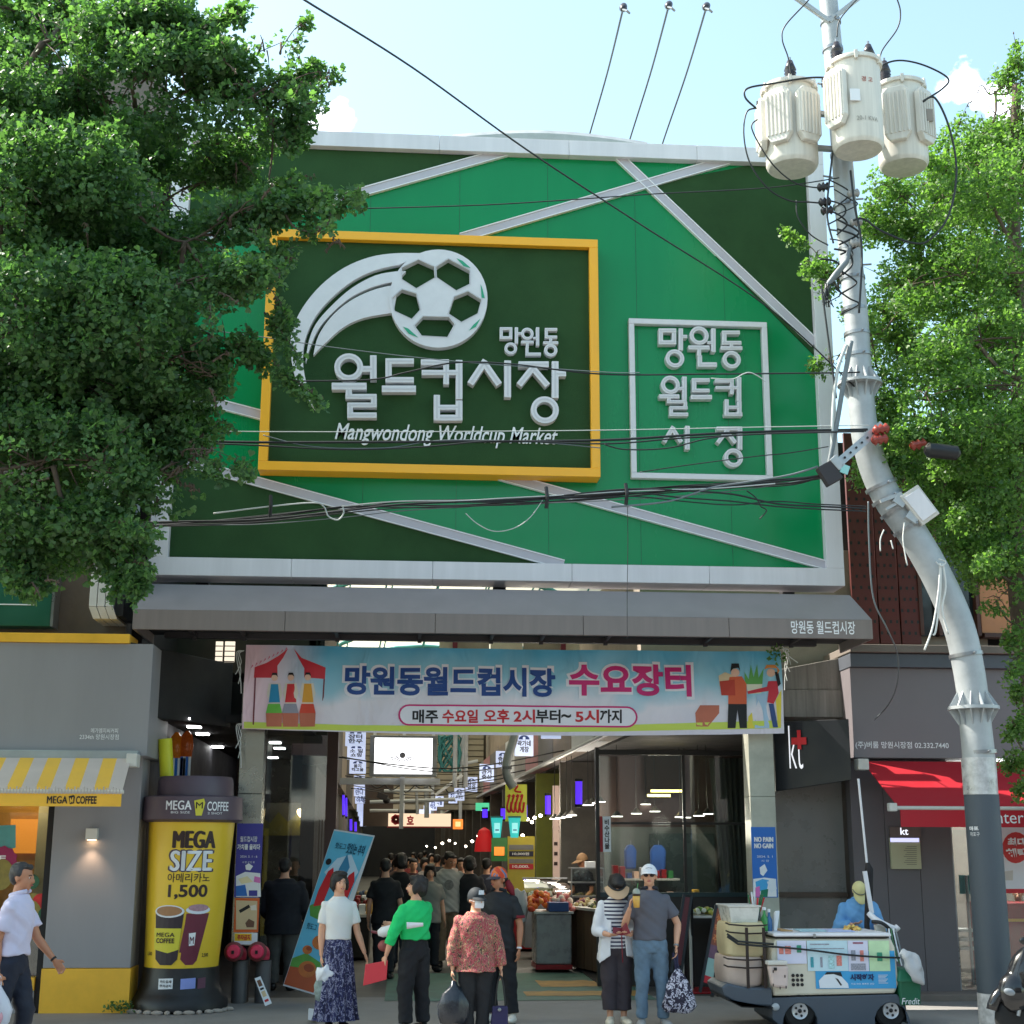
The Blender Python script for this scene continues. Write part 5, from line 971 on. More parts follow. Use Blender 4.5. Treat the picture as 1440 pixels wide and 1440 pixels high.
# purple tubes
PUT = lamp('violet_tube', (.05, .015, .5, 1), .9)
for k, (px, ya_, yb_, Y, w) in enumerate(((814, 1099, 1131, 22, .055), (770.5, 1119, 1145, 25, .05), (738, 1132, 1150, 28, .05), (708, 1137, 1152, 30, .06), (682, 1138, 1150, 32, .06), (469, 1102, 1134, 24, .022), (483, 1118, 1146, 27, .022), (487, 1122, 1148, 29, .02), (493.5, 1152, 1168, 34, .03), (500, 1156, 1169, 38, .03))):
    a, b_ = P(px, ya_, Y), P(px, yb_, Y)
    t_ = thing('violet_lamp', b_, ('violet tube lamp hanging on the %s side of the alley, number of its row by distance: ' % ('right' if k < 5 else 'left')), 'lamp', 'violet tube lamps along the alley')
    t_['label'] = ['violet tube lamp left of the dark glass shop, largest', 'violet tube lamp right of the squiggled yellow sign', 'violet lamp beside the yellow vertical sign', 'violet lamp above the left turquoise lantern', 'violet glow near the small green sign', 'violet tube lamp on brown post, left side', 'violet tube lamp second on left side', 'thin violet tube beside the second left one', 'short violet tube above the standee', 'smallest violet tube under left sign column'][k]
    build('tube', MB().tube([a, b_], w, 8), PUT, t_); build('cap', MB().tube([b_, b_-Vector((0, 0, .04))], w*1.2, 8), BLACK, t_); build('cap', MB().tube([a, a+Vector((0, 0, .04))], w*1.2, 8), BLACK, t_)
# turquoise lanterns, yellow squiggle sign, price board
for k, px in enumerate((699, 724)):
    Y = 26; r = rect(px-8, 1150, px+8, 1178, Y); t_ = thing('turquoise_lantern', ((r[0]+r[2])/2, Y, r[1]), ('left' if k == 0 else 'right')+' turquoise glowing lantern under the yellow vertical sign', 'lantern')
    build('body', MB().prism([(r[0]+.04, r[1]), (r[2]-.04, r[1]), (r[2], r[3]), (r[0], r[3])], Y, Y+.2), lamp('turquoise_glow', (.02, .4, .38, 1), .35), t_); build('face', MB().box(r[0]+.05, r[2]-.05, Y-.01, Y-.002, r[1]+.08, r[3]-.09), lamp('pale_glow', (.25, .65, .65, 1), .35), t_)
    build('top_cap', MB().box(r[0]-.01, r[2]+.01, Y-.01, Y+.21, r[3]+.002, r[3]+.03), TEAL, t_)
    build('lettering', MB().box(r[0]+.07, r[2]-.07, Y-.016, Y-.012, (r[1]+r[3])/2-.05, (r[1]+r[3])/2-.03), INKB, t_)
vsn = thing('vertical_sign', (P(725, 1130, 26.4).x, 26.4, 2.6), 'yellow green vertical shop sign with looping red strokes', 'sign')
r = rect(711, 1103, 741, 1155, 26.4); build('panel', MB().box(r[0], r[2], 26.4, 26.5, r[1], r[3]), mat('acid_yellow', c(175, 178, 60), .6, var=.1, emit=.12), vsn)
mb = MB()
for k in range(4): mb.tube(catmull([P(714+k*6, 1121, 26.37), P(717+k*6, 1118, 26.37), P(713+k*6, 1135, 26.37), P(717+k*6, 1142, 26.37), P(719+k*6, 1128, 26.37)], 4), .018, 5)
mb.tube(catmull([P(718, 1108, 26.37), P(728, 1105, 26.37), P(724, 1112, 26.37), P(733, 1114, 26.37)], 4), .018, 5); build('red_strokes', mb, TXT_R, vsn, smooth=True)
pb_ = thing('price_board', (P(733, 1222, 27).x, 27, 1.1), 'yellow price board with grey, navy and red price strips', 'sign')
r = rect(714, 1176, 752, 1257, 27); build('panel', MB().box(r[0], r[2], 27, 27.06, r[1], r[3]), mat('board_yellow', c(190, 170, 60), .6, var=.1), pb_)
for (ya_, yb_, m, s) in ((1188, 1195, mat('strip_grey', c(130, 125, 125), .6), ''), (1197, 1204.5, mat('strip_navy', c(35, 35, 60), .6), '10,000원'), (1208, 1214, mat('strip_grey', (0,0,0,1)), ''), (1215, 1222.5, TXT_R, '10,000.')):
    r = rect(716, ya_, 750, yb_, 27); build('price_strip', MB().box(r[0], r[2], 26.985, 26.997, r[1], r[3]), m, pb_)
    if s: put(s, (r[0]+.06, r[1]+.02, r[2]-.08, r[3]-.02), FY(26.985), TXT_W, pb_, bold=.02)
gsn = thing('green_menu_sign', (P(702, 1200, 29).x, 29, 1.3), 'green shop board with a bright orange square beside the price board', 'sign')
r = rect(691, 1178, 714, 1211, 29); build('panel', MB().box(r[0], r[2], 29, 29.05, r[1], r[3]), mat('sign_leaf', c(40, 120, 55), .6, var=.1), gsn); r = rect(695, 1191, 709, 1203, 29); build('square', MB().box(r[0], r[2], 28.97, 28.99, r[1], r[3]), lamp('orange_panel', c(230, 120, 40), .5), gsn)
ex = thing('green_exit_light', (P(678, 1134, 33).x, 33, 2.8), 'small green lit sign hanging at the middle of the right shops', 'sign')
r = rect(669, 1129, 688, 1140, 33); build('box', MB().box(r[0], r[2], 33, 33.08, r[1], r[3]), lamp('green_glow', (.05, .35, .18, 1), .6), ex)
og = thing('orange_shop_sign', (P(645, 1158, 36).x, 36, 2.2), 'small orange lit square sign over the crowd', 'sign')
r = rect(637, 1152, 651, 1166, 36); build('panel', MB().box(r[0], r[2], 36, 36.06, r[1], r[3]), lamp('orange_panel2', c(225, 120, 50), .5), og); build('inset', MB().box(r[0]+.06, r[2]-.06, 35.98, 35.995, r[1]+.06, r[3]-.06), lamp('orange_panel3', c(240, 190, 130), .5), og)
rs_ = thing('red_hood', P(681, 1180, 31), 'bright red cloth hood hanging near the turquoise lanterns', 'cloth'); build('cloth', MB().lathe([(.02, .3), (.12, .24), (.19, .0), (.21, -.2)], P(681, 1184, 31), 14), mat('hood_red', c(200, 30, 35), .6, emit=.1), rs_, smooth=True)
du = thing('silver_duct', P(714, 1100, 23), 'bent silver ventilation duct in front of the right signboards', 'duct')
build('duct', MB().tube(catmull([P(728, 1010, 24), P(722, 1040, 24), P(713, 1070, 24), P(713, 1090, 24), P(722, 1108, 24)], 6), .075, 12), GALV, du, smooth=True)
build('clamp', MB().tube([P(712.5, 1078, 24), P(712.5, 1082, 24)], .085, 12), STEEL, du)
# bulbs far in the market
BUL = lamp('market_bulb', (1, .86, .68, 1), 9)
for k, (px, py, Y) in enumerate(((622, 1186, 34), (632, 1182, 36), (664, 1183, 32), (655, 1190, 40), (672, 1176, 40), (612, 1192, 48), (600, 1190, 52), (640, 1186, 52), (735, 1175, 28), (752, 1150, 27), (742, 1152, 28), (760, 1147, 26), (748, 1156, 29))):
    tag(build('hanging_bulb', MB().ell(P(px, py, Y), (.032, .032, .028), nu=8, nv=6), BUL), nth(k)+' bare bulb glowing over the market stalls, beside the crowd', 'bulb', 'bare bulbs over the stalls')
def plight(nm, loc, e, col=(1, .88, .72), r_=.15):
    l = bpy.data.lights.new(nm, 'POINT'); l.energy = e; l.color = col; l.shadow_soft_size = r_; o = bpy.data.objects.new(nm, l); COL.objects.link(o); o.location = loc
plight('stall_bulb_light', (AX(2.9, 27), 27, 2.6), 30); plight('stall_bulb_light', (AX(2.6, 36), 36, 2.6), 25); plight('stall_bulb_light', (AX(.8, 45), 45, 2.6), 22)
# menu wall and its shop
mw = thing('menu_wall', (P(806, 1180, 29).x, 29, 0), 'lit pinkish menu wall with small lettering behind the produce stalls', 'wall')
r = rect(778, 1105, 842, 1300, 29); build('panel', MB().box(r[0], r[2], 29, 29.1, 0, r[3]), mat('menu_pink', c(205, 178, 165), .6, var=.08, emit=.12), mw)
for j, yy in enumerate((1155, 1161, 1167)): put('만두 떡 국수 김밥', rect(785, yy, 838, yy+4, 29), FY(28.99), mat('ink_faint', c(150, 90, 95), .6, var=0), mw, bold=0)
for j in range(3): r = rect(779, 1184+j*14, 784, 1189+j*14, 28.99); build('icon', MB().box(r[0], r[2], 28.98, 28.99, r[1], r[3]), BRN, mw)
r = rect(812, 1172, 840, 1175, 28.98); build('shelf_rail', MB().box(r[0], r[2], 28.9, 28.98, r[1], r[3]), BLACK, mw)
PEN = lamp('pendant_white', (1, .95, .85, 1), 5)
for k, (px, py, Y, nm) in enumerate(((827, 1132.5, 23.5, 'a'), (844, 1128, 23, 'a'), (833, 1130, 24, 'a'), (868, 1148.5, 22, 'b'), (895, 1144.5, 23, 'b'), (921, 1141.5, 23.5, 'b'), (908, 1131.5, 24.5, 'b'), (957, 1149.5, 22.5, 'b'), (964, 1150, 22.7, 'b'), (983, 1147.5, 22, 'b'), (995, 1145, 22, 'b'), (780, 1152, 26, 'a'), (788, 1150.5, 25.6, 'a'), (797, 1149, 25.2, 'a'), (804, 1147, 24.8, 'a'))):
    p = P(px, py, Y); t_ = thing('pendant_lamp', p, nth(k)+(' pendant lamp over the produce stall left of the black post' if nm == 'a' else ' pendant lamp inside the corner glass shop'), 'lamp', 'pendant lamps in the right shops')
    build('shade', MB().lathe([(.022, .09), (.05, .05), (.1, .008)], p, 14), mat('shade_grey', c(90, 88, 84), .5), t_, smooth=True); build('disc', MB().lathe([(.085, 0), (.085, .006)], p, 14), PEN, t_); build('cord', MB().tube([p+Vector((0, 0, .09)), (p.x, p.y, 3.4)], .006, 4), BLACK, t_)
plight('pendant_light', (P(930, 1150, 22.5).x, 22.5, 2.2), 13, (1, .93, .8)); plight('pendant_light', (P(815, 1140, 24).x, 24.2, 2.4), 20, (1, .9, .75))
# ------------------------------------------------ corner shop
shop = thing('corner_glass_shop', (P(945, 1300, 20.3).x, 20.3, 0), 'dark glazed corner shop right of the alley with curtain and pendant lamps', 'shop')
YG = 20.3; xa, xb = P(843, 1200, YG).x, P(1052, 1200, YG).x; zs = P(950, 1258, YG).z; zt_ = P(950, 1158, YG).z; ztop = P(950, 1062, YG).z
FR = mat('shop_frame', c(48, 46, 44), .4, .3)
build('corner_post', MB().box(P(838, 1200, YG).x, xa, YG-.05, YG+.05, 0, ztop+.1), FR, shop); build('head_rail', MB().box(xa, xb, YG-.04, YG+.04, ztop, ztop+.07), FR, shop); build('transom', MB().box(xa, xb, YG-.02, YG+.02, zt_-.015, zt_+.015), FR, shop)
build('sill', MB().box(xa, xb, YG-.03, YG+.03, zs-.03, zs+.03), mat('sill_teal', c(40, 62, 66), .5), shop); x = P(961, 1100, YG).x; build('mullion', MB().box(x-.02, x+.02, YG-.022, YG+.022, zs+.031, ztop-.001), FR, shop)
build('lower_panel', MB().box(xa, xb, YG-.01, YG+.02, 0, zs-.031), mat('dark_panel', c(44, 40, 38), .5, var=.15), shop)
SGL = glassm('corner_glass', .10)
build('glass_pane', MB().box(xa, x-.021, YG-.004, YG+.004, zs+.031, zt_-.016), SGL, shop); build('glass_pane', MB().box(x+.021, xb, YG-.004, YG+.004, zs+.031, zt_-.016), SGL, shop); build('glass_pane', MB().box(xa, xb, YG-.004, YG+.004, zt_+.016, ztop-.001), SGL, shop)
YB_ = 24.5; build('back_wall', MB().box(P(843, 1200, YB_).x, 6.3, YB_, YB_+.2, 0, 3.4), mat('shop_umber', c(62, 42, 36), .7, var=.25, vs=.8), shop); build('side_wall', MB().box(6.3, 6.5, 19.4, YB_+.2, 0, 3.6), DARK, shop)
build('floor_slab', MB().box(xa, 6.3, YG+.05, YB_, .003, .02), DARK, shop); build('ceiling', MB().box(AX(OX+.4, 19), 6.6, 18.72, YB_+.2, 3.62, 3.7), CE, shop)
build('tile_band', MB().box(P(850, 1200, 24.4).x, P(1010, 1200, 24.4).x, 24.38, 24.46, P(900, 1262, 24.4).z, P(900, 1163, 24.4).z), mat('pale_teal_wall', c(82, 90, 86), .4, var=.25, vs=1), shop)
build('chiller', MB().box(P(925, 1200, 23.5).x, P(1005, 1200, 23.5).x, 23.5, 24.3, .6, P(960, 1172, 23.5).z), mat('chiller_dark', c(42, 58, 58), .25, var=.2), shop)
for a, b_, yy in ((916, 960, 1112), (911, 943, 1118.5)): build('yellow_strip_light', MB().box(P(a, yy, 22.8).x, P(b_, yy, 22.8).x, 22.8, 22.86, P(930, yy+1.8, 22.8).z, P(930, yy-1.6, 22.8).z), lamp('yellow_strip', (1, .82, .25, 1), 2.5), shop)
for (px, py) in ((978, 1047), (1013, 1035), (1124, 1022)): p = G(px, py, 3.6); build('ceiling_light', MB().box(p.x-.09, p.x+.09, p.y-.06, p.y+.06, 3.585, 3.615), LW, shop)
mb = MB(); mb2 = MB(); n = 60; top, bot = P(1020, 1066, 20.6).z, P(1020, 1275, 20.6).z; vs = []
for j in range(8):
    for i in range(n):
        t = i/(n-1); z = top+(bot-top)*j/7; xl = P(999+10*(j/7)*1.5, 1150, 20.6).x; xr = P(1050, 1150, 20.6).x
        vs.append((xl+(xr-xl)*t, 20.6+.05*math.sin(t*42+.4*math.sin(j))+.02*math.sin(t*90), z))
build('curtain', mb.add(vs, [(j*n+i, j*n+i+1, (j+1)*n+i+1, (j+1)*n+i) for j in range(7) for i in range(n-1)]), mat('curtain_grey', c(120, 122, 112), .9, var=.15), shop, smooth=2, fix=False)
for k, (px, w) in enumerate(((887, 17), (926, 22))):
    gm = thing('blue_garment', P(px, 1205, 24), ('left' if k == 0 else 'right')+' blue smock hanging inside the glass corner shop', 'garment'); Y = 23.2
    build('cloth', MB().prism(pxpoly([(px-w*.25, 1188), (px+w*.25, 1188), (px+w*.5, 1196), (px+w*.45, 1222+k*8), (px-w*.45, 1222+k*8), (px-w*.5, 1196)], Y), Y, Y+.12), mat('smock_blue', c(35, 80, 150), .8, var=.2, vs=6), gm, bevel=.03)
    build('hanger_hook', MB().tube([P(px, 1182, Y+.06), P(px, 1188, Y+.06)], .008, 5), STEEL, gm)
ss = thing('vertical_white_sign', P(853, 1200, 19.9), 'narrow white vertical strip sign with dark letters beside the black post', 'sign')
r = rect(848, 1148, 859, 1198, 20.2); build('panel', MB().box(r[0], r[2], 20.2, 20.24, r[1], r[3]), PAPER, ss); put('비\n수\n산\n나\n물', rect(850, 1152, 857, 1194, 20.2), FY(20.2), TXT_K, ss, bold=.03); build('side_stripe', MB().box(r[0]-.04, r[0]-.005, 20.2, 20.24, r[1], r[3]), RD, ss)
# ------------------------------------------------ produce
def heap(name, cen, ext, cols, n, rad, label, parent=None, cat='produce'):
    t_ = thing(name, cen, label, cat)
    for ci, cc in enumerate(cols):
        mb = MB()
        for i in range(n//len(cols)):
            x = rng.uniform(-1, 1); y = rng.uniform(-1, 1); h = max(0, 1-(x*x+y*y)*.6)
            mb.ell((cen[0]+x*ext[0], cen[1]+y*ext[1], cen[2]+h*ext[2]*rng.uniform(.5, 1)), (rad, rad, rad*.9), nu=8, nv=6)
        o = build('fruit', mb, mat('fruit_%d_%d_%d' % cc, c(*cc), .45, var=.2, vs=9), t_, smooth=2, fix=False, kind='stuff')
    return t_
def gpt(px, Y): return P(px, 1190, Y).x
Yf = 22.5
cr = thing('covered_crate_stand', (gpt(778, Yf), Yf, 0), 'stand wrapped in grey plastic sheet with red trim under the fruit', 'stand')
r = rect(754, 1285, 804, 1345, Yf); PLS = mat('cloudy_plastic', c(150, 150, 150), .3, var=.2, vs=5, bump=.5, bs=8)
build('sheet', wob_ if False else MB().box(r[0], r[2], Yf, Yf+.8, .12, r[3]), PLS, cr, bevel=.03); build('red_trim', MB().box(r[0]-.006, r[2]+.006, Yf-.008, Yf+.8, .05, .118), RD, cr); build('top_board', MB().box(r[0]-.03, r[2]+.03, Yf-.03, Yf+.9, r[3]+.002, r[3]+.03), WB, cr)
r2 = rect(772, 1272, 800, 1284, Yf-.1)
tag(build('blue_crate', MB().box(r2[0], r2[2], Yf-.1, Yf+.3, r2[1]+.02, r2[3]+.03), mat('crate_blue', c(45, 75, 130), .5, var=.1), bevel=.01), 'blue plastic tray at the front edge of the fruit stand', 'tray')
zf = P(778, 1280, Yf).z
heap('orange_heap', (gpt(763, Yf), Yf+.45, zf), (.18, .3, .28), [(225, 110, 40), (205, 70, 40), (240, 150, 70)], 60, .05, 'heap of bright oranges at the left of the fruit stand')
heap('peach_heap', (gpt(792, Yf), Yf+.45, zf), (.17, .3, .26), [(215, 130, 120), (235, 215, 200), (170, 80, 90)], 60, .048, 'heap of pale and pink packed fruit right of the oranges')
ct = thing('wooden_counter', (gpt(835, 21.6), 21.6, 0), 'long brown wooden produce counter running behind the woman in the visor', 'counter')
WD = mat('counter_wood', c(108, 84, 64), .6, var=.25, vs=3, streak=6)
ca, cb_ = P(800, 1290, 23.2), P(880, 1290, 20.9); zc_ = P(840, 1283, 21.8).z
for k in range(7):
    p0 = ca.lerp(cb_, k/7); p1 = ca.lerp(cb_, (k+.94)/7)
    build('plank', MB().hexa([(p0.x, p0.y, .05), (p1.x, p1.y, .05), (p1.x+.5, p1.y+.4, .05), (p0.x+.5, p0.y+.4, .05), (p0.x, p0.y, zc_), (p1.x, p1.y, zc_), (p1.x+.5, p1.y+.4, zc_), (p0.x+.5, p0.y+.4, zc_)]), WD, ct, bevel=.005)
build('top', MB().hexa([(ca.x-.05, ca.y-.05, zc_+.002), (cb_.x, cb_.y-.05, zc_+.002), (cb_.x+.7, cb_.y+.6, zc_+.002), (ca.x+.7, ca.y+.6, zc_+.002), (ca.x-.05, ca.y-.05, zc_+.04), (cb_.x, cb_.y-.05, zc_+.04), (cb_.x+.7, cb_.y+.6, zc_+.04), (ca.x+.7, ca.y+.6, zc_+.04)]), WB, ct)
for k, (f, cs_, lb) in enumerate(((.12, [(190, 170, 120), (120, 60, 80), (225, 220, 200)], 'heap of mixed pale and purple produce at the far end of the wooden counter'), (.42, [(200, 190, 120), (90, 110, 60), (60, 45, 40)], 'heap of yellow green vegetables midway along the wooden counter'), (.75, [(225, 220, 205), (190, 175, 90), (90, 120, 70)], 'heap of white and green vegetables at the near end of the counter'))):
    p = ca.lerp(cb_, f); heap('produce_heap', (p.x+.25, p.y+.25, zc_+.03), (.22, .22, .12), cs_, 48, .04, lb)
dc = thing('glass_display_case', (gpt(828, 24), 24, 1), 'glass display case with steel edges on the produce counter', 'display case')
r = rect(803, 1222, 850, 1262, 24); 
for a in ((r[0], r[0]+.02), (r[2]-.02, r[2])): build('upright', MB().box(a[0], a[1], 24, 24.02, r[1], r[3]), STEEL, dc)
for z in (r[1], (r[1]+r[3])/2, r[3]): build('shelf', MB().box(r[0], r[2], 24.0, 24.45, z, z+.02), STEEL, dc)
build('front_glass', MB().box(r[0]+.021, r[2]-.021, 24.005, 24.01, r[1]+.021, r[3]-.001), SGL, dc)
tag(build('box_on_case', MB().box(P(824, 1220, 24.1).x, P(840, 1220, 24.1).x, 24.05, 24.3, r[3]+.021, r[3]+.12), PAPER, None, bevel=.005), 'small white carton on top of the glass display case', 'box')
gh = thing('glass_counter_hood', (gpt(770, 25), 25, 1), 'curved glass hood over trays behind the fruit stand', 'display case')
z0 = P(770, 1262, 25).z; z1 = P(770, 1236, 25).z; xa_, xb__ = gpt(738, 25), gpt(802, 25)
build('base', MB().box(xa_, xb__, 25, 25.7, .2, z0), STEEL, gh, bevel=.01); build('curved_glass', MB().add([(x, 25+.5*(1-math.cos(a)), z0+(z1-z0)*math.sin(a)) for x in (xa_, xb__) for a in [PI/2*i/6 for i in range(7)]], [(i, i+1, i+8, i+7) for i in range(6)]), SGL, gh, fix=False, smooth=2); build('top_rail', MB().tube([(xa_, 25.5, z1), (xb__, 25.5, z1)], .015, 6), STEEL, gh)
heap('tray_food', ((xa_+xb__)/2, 25.35, z0), (.35, .2, .1), [(190, 185, 175), (120, 80, 60)], 30, .04, 'assorted side dishes under the curved glass hood')
pbg = thing('plastic_bags', P(728, 1265, 22.8), 'cluster of white plastic bags hanging beside the fruit stand', 'bag')
mb = MB(); 
for k in range(5): mb.ell(P(726+k*2.5, 1262+k*3, 22.8), (.07, .05, .14+.03*k), nu=10, nv=7)
wob(mb, .05, 9); build('bag', mb, mat('milky_plastic', c(190, 190, 192), .35, var=.1), pbg, smooth=2)
# white round table and chair shapes near the corner shop
tb = thing('folding_table', (P(1015, 1290, 19.7).x, 19.7, 0), 'pale grey topped table with slim legs at the corner shop window', 'table')
tz = P(1015, 1287, 19.6).z; tx0, tx1 = P(962, 1290, 19.6).x, P(1044, 1290, 19.6).x
build('top', MB().box(tx0, tx1, 19.4, 20.0, tz-.03, tz), WB, tb, bevel=.01)
for x_ in (tx0+.05, tx1-.25): 
    for y_ in (19.45, 19.95): build('leg', MB().tube([(x_, y_, 0), (x_, y_, tz-.031)], .022, 8), WB, tb)
heap('leaf_vegetables', (P(985, 1280, 19.7).x, 19.7, tz), (.22, .2, .1), [(225, 225, 210), (110, 150, 60), (200, 190, 90)], 40, .035, 'leafy white and green vegetables spread on the pale table')
# A-frame boards
def aframe(name, tl, tr, br, bl, Y0, Y1, label, mats):
    t_ = thing(name, (P(*bl, Y0).x, Y0, 0), label, 'signboard')
    A1, B1, C1, D1 = P(*tl, Y1), P(*tr, Y1), P(*br, Y0), P(*bl, Y0)
    f = lambda u, v, w=0: tuple((D1*(1-u)+C1*u)*(1-v)+(A1*(1-u)+B1*u)*v+Vector((0, -w, 0)))
    build('board', MB().hexa([f(.06, .12, 0), f(.94, .12, 0), f(.94, .12, -.02), f(.06, .12, -.02), f(.06, .97, 0), f(.94, .97, 0), f(.94, .97, -.02), f(.06, .97, -.02)]), mats[0], t_)
    for u in (0, 1): build('frame_leg', MB().bar(f(u*.94+.03, 0, -.01), f(u*.94+.03, 1, -.01), .035, .035), BLACK, t_)
    for v in (.1, .985): build('frame_rail', MB().bar(f(.05, v, -.01), f(.95, v, -.01), .03, .03), BLACK, t_)
    for u in (0, 1): p = Vector(f(u*.94+.03, 1, -.01)); build('rear_leg', MB().bar(p, (p.x+.08, p.y+.45, .01), .03, .03), BLACK, t_)
    return t_, f
t_, f = aframe('a_frame_board', (1007, 1273), (1019.5, 1275), (1002, 1402), (984, 1395), 18.2, 18.45, 'a-frame board with orange lettered top and pale lower panel left of the cart', [mat('board_rust', c(150, 75, 50), .5, var=.15)])
build('print', MB().quad(f(.15, .2, .004), f(.85, .2, .004), f(.85, .4, .004), f(.15, .4, .004)), mat('print_mint', c(160, 190, 180), .5), t_, fix=False); build('print', MB().quad(f(.1, .12, .006), f(.9, .12, .006), f(.9, .2, .006), f(.1, .2, .006)), TXT_R, t_, fix=False); build('print', MB().quad(f(.1, .4, .006), f(.9, .4, .006), f(.9, .55, .006), f(.1, .55, .006)), mat('print_plum', c(120, 80, 100), .5, var=.3, vs=20), t_, fix=False)
for i, s in enumerate('생맥주'): vs, fs = text_geo(s, .04); build('lettering', MB().add([f(.25+.5*x, .82-.12*i+.09*y, .006) for x, y, _ in vs], fs), mat('ink_or', c(225, 130, 70), .5, var=0), t_, fix=False)
t_, f = aframe('a_frame_board', (962, 1258), (973, 1259), (958, 1372), (943, 1368), 19.0, 19.25, 'dark red a-frame board behind the man in the white cap', [mat('board_wine', c(95, 30, 35), .5, var=.2)])
solo('red_mat', MB().box(P(965, 1360, 19.4).x, P(1020, 1360, 19.4).x, 19.2, 19.9, .004, .03), RD, 'low red mat on the ground behind the a-frame boards', 'mat', bevel=.01)
# extra structure and goods in the alley
gs2 = thing('service_pipes', (AX(1, 45), 45, 3), 'grey service pipes, panels and camera housing below the hanging screen', 'pipes')
r = rect(511, 1098, 553, 1162, 45); build('dark_panel', MB().box(r[0], r[2], 45, 45.1, r[1], r[3]), mat('panel_umber', c(70, 58, 50), .7, var=.3), gs2)
for (a, b_, Y, w) in (((520, 1128), (640, 1124), 40, .05), ((540, 1112), (610, 1112), 38, .04), ((600, 1098), (600, 1150), 41, .07), ((585, 1098), (587, 1145), 39, .04), ((612, 1118), (650, 1090), 37, .04), ((655, 1030), (650, 1075), 30, .07), ((648, 1075), (672, 1070), 30, .035), ((520, 1140), (560, 1140), 43, .05)):
    build('pipe', MB().tube([P(*a, Y), P(*b_, Y)], w, 8), GALV, gs2, smooth=True)
cq_ = P(538, 1120, 36); build('camera_housing', MB().obox(cq_, (.13, .2, .07), Matrix.Rotation(R(20), 3, 'Y')), SD, gs2, bevel=.01); build('camera_dome', MB().ell(cq_+Vector((.1, -.1, -.1)), (.09, .09, .08)), BLACK, gs2, smooth=2)
for k in range(6): build('cable_run', MB().tube(catmull([P(515+k*22, 1096+k*2, 33+k), P(530+k*20, 1108+3*(k % 3), 33+k), P(548+k*18, 1098+k*3, 33+k)], 5), .016, 5), CAB if 'CAB' in globals() else BLACK, gs2, smooth=2)
for k, (off, Y, nm, cols) in enumerate(((2.75, 27.5, 'pink and white goods', [(220, 180, 190), (200, 60, 80)]), (2.8, 30.5, 'yellow and brown goods', [(200, 160, 70), (120, 80, 50)]), (2.8, 34, 'green and red goods', [(90, 130, 60), (180, 60, 50)]), (2.8, 39, 'pale packed goods', [(200, 200, 195), (150, 120, 90)]), (-.45, 25.5, 'dark bottled goods', [(70, 60, 50), (130, 40, 40)]), (-.45, 30, 'mixed boxed goods', [(170, 150, 110), (70, 90, 120)]))):
    x = AX(off, Y); st2 = thing('goods_stand', (x, Y, 0), 'low stand of %s standing along the %s of the alley' % (nm, 'right' if off > 0 else 'left'), 'stand')
    build('table', MB().box(x-.38, x+.38, Y-.6, Y+.6, .7, .75), WB, st2, bevel=.006); build('skirt_cloth', MB().box(x-.36, x+.36, Y-.58, Y+.58, .05, .699), [RD, DARK, mat('cloth_blue', c(50, 80, 120), .8)][k % 3], st2)
    for j in range(6): xx = x-.3+.12*j; build('crate', MB().box(xx, xx+.1, Y-.5, Y-.1, .751, .9), [PAPER, CY, mat('crate_blue', (0,0,0,1)), RD][j % 4], st2, bevel=.004)
    for j, cc in enumerate(cols):
        mb = MB()
        for q_ in range(22): mb.ell((x+rng.uniform(-.33, .33), Y+rng.uniform(0, .5), .8+rng.uniform(0, .16)), (.05, .05, .045), nu=7, nv=5)
        build('goods', mb, mat('goods_%d_%d' % (k, j), c(*cc), .5, var=.2), st2, smooth=2, fix=False, kind='stuff')
for k in range(7):
    Y = 24+k*3.3; p0_ = Vector((AX(-.7, Y), Y, 3.3+.2*(k % 2))); p1_ = Vector((AX(3.2, Y), Y+1, 3.5)); solo('overhead_wire', MB().tube(catmull([p0_, p0_.lerp(p1_, .5)-Vector((0, 0, .25)), p1_], 6), .012, 5), BLACK, nth(k)+' dark wire sagging across the alley between the two shop rows', 'cable', smooth=2)

for k, (px0, px1, Y, z) in enumerate(((862, 955, 23.0, .95), (862, 955, 23.0, 1.35), (965, 1000, 22.4, 1.0))):
    a, b_ = P(px0, 1200, Y).x, P(px1, 1200, Y).x; gsh = thing('goods_shelf', ((a+b_)/2, Y, z), ['lower', 'upper', 'short right'][k]+' shelf of packed goods inside the corner glass shop', 'shelf'); build('board', MB().box(a, b_, Y, Y+.35, z, z+.03), WB, gsh)
    n_ = int((b_-a)/.11)
    for j in range(n_): hh = rng.uniform(.08, .2); build('packet', MB().box(a+.11*j+.01, a+.11*j+.09, Y+.05, Y+.25, z+.031, z+.031+hh), [PAPER, CY, mat('crate_blue', (0,0,0,1)), RD, mat('sign_leaf', (0,0,0,1)), SKIN_I][int(rng.integers(0, 6))], gsh, bevel=.004)
# ================================================================== UTILITY POLE
YP_ = 15.6
pole = thing('utility_pole', (P(1400, 1440, YP_).x, YP_, 0), 'bent grey steel utility pole with flanged joints, carrying three transformers', 'pole')
pts = [(1402,1475,YP_), (1380,1120,YP_), (1375,1050,YP_), (1369,990,YP_), (1362,940,YP_), (1348,880,YP_), (1320,815,YP_), (1283,750,YP_), (1248,700,YP_), (1226,650,YP_), (1215,600,YP_), (1209,540,YP_)]
rad = [23.5, 23, 22.5, 21.5, 21.5, 22, 23, 22.5, 21.5, 20.5, 19, 18]
PX = .0079
w0 = [P(*p) for p in pts]; w0[0].z = 0; w0[0].x = w0[2].x = w0[1].x
cp = catmull(w0[3:], 6); cr_ = [rad[3]+(rad[-1]-rad[3])*i/(len(cp)-1) for i in range(len(cp))]
cr_ = [.172+(0.15-.172)*i/(len(cp)-1)+.012*math.sin(PI*i/(len(cp)-1)) for i in range(len(cp))]
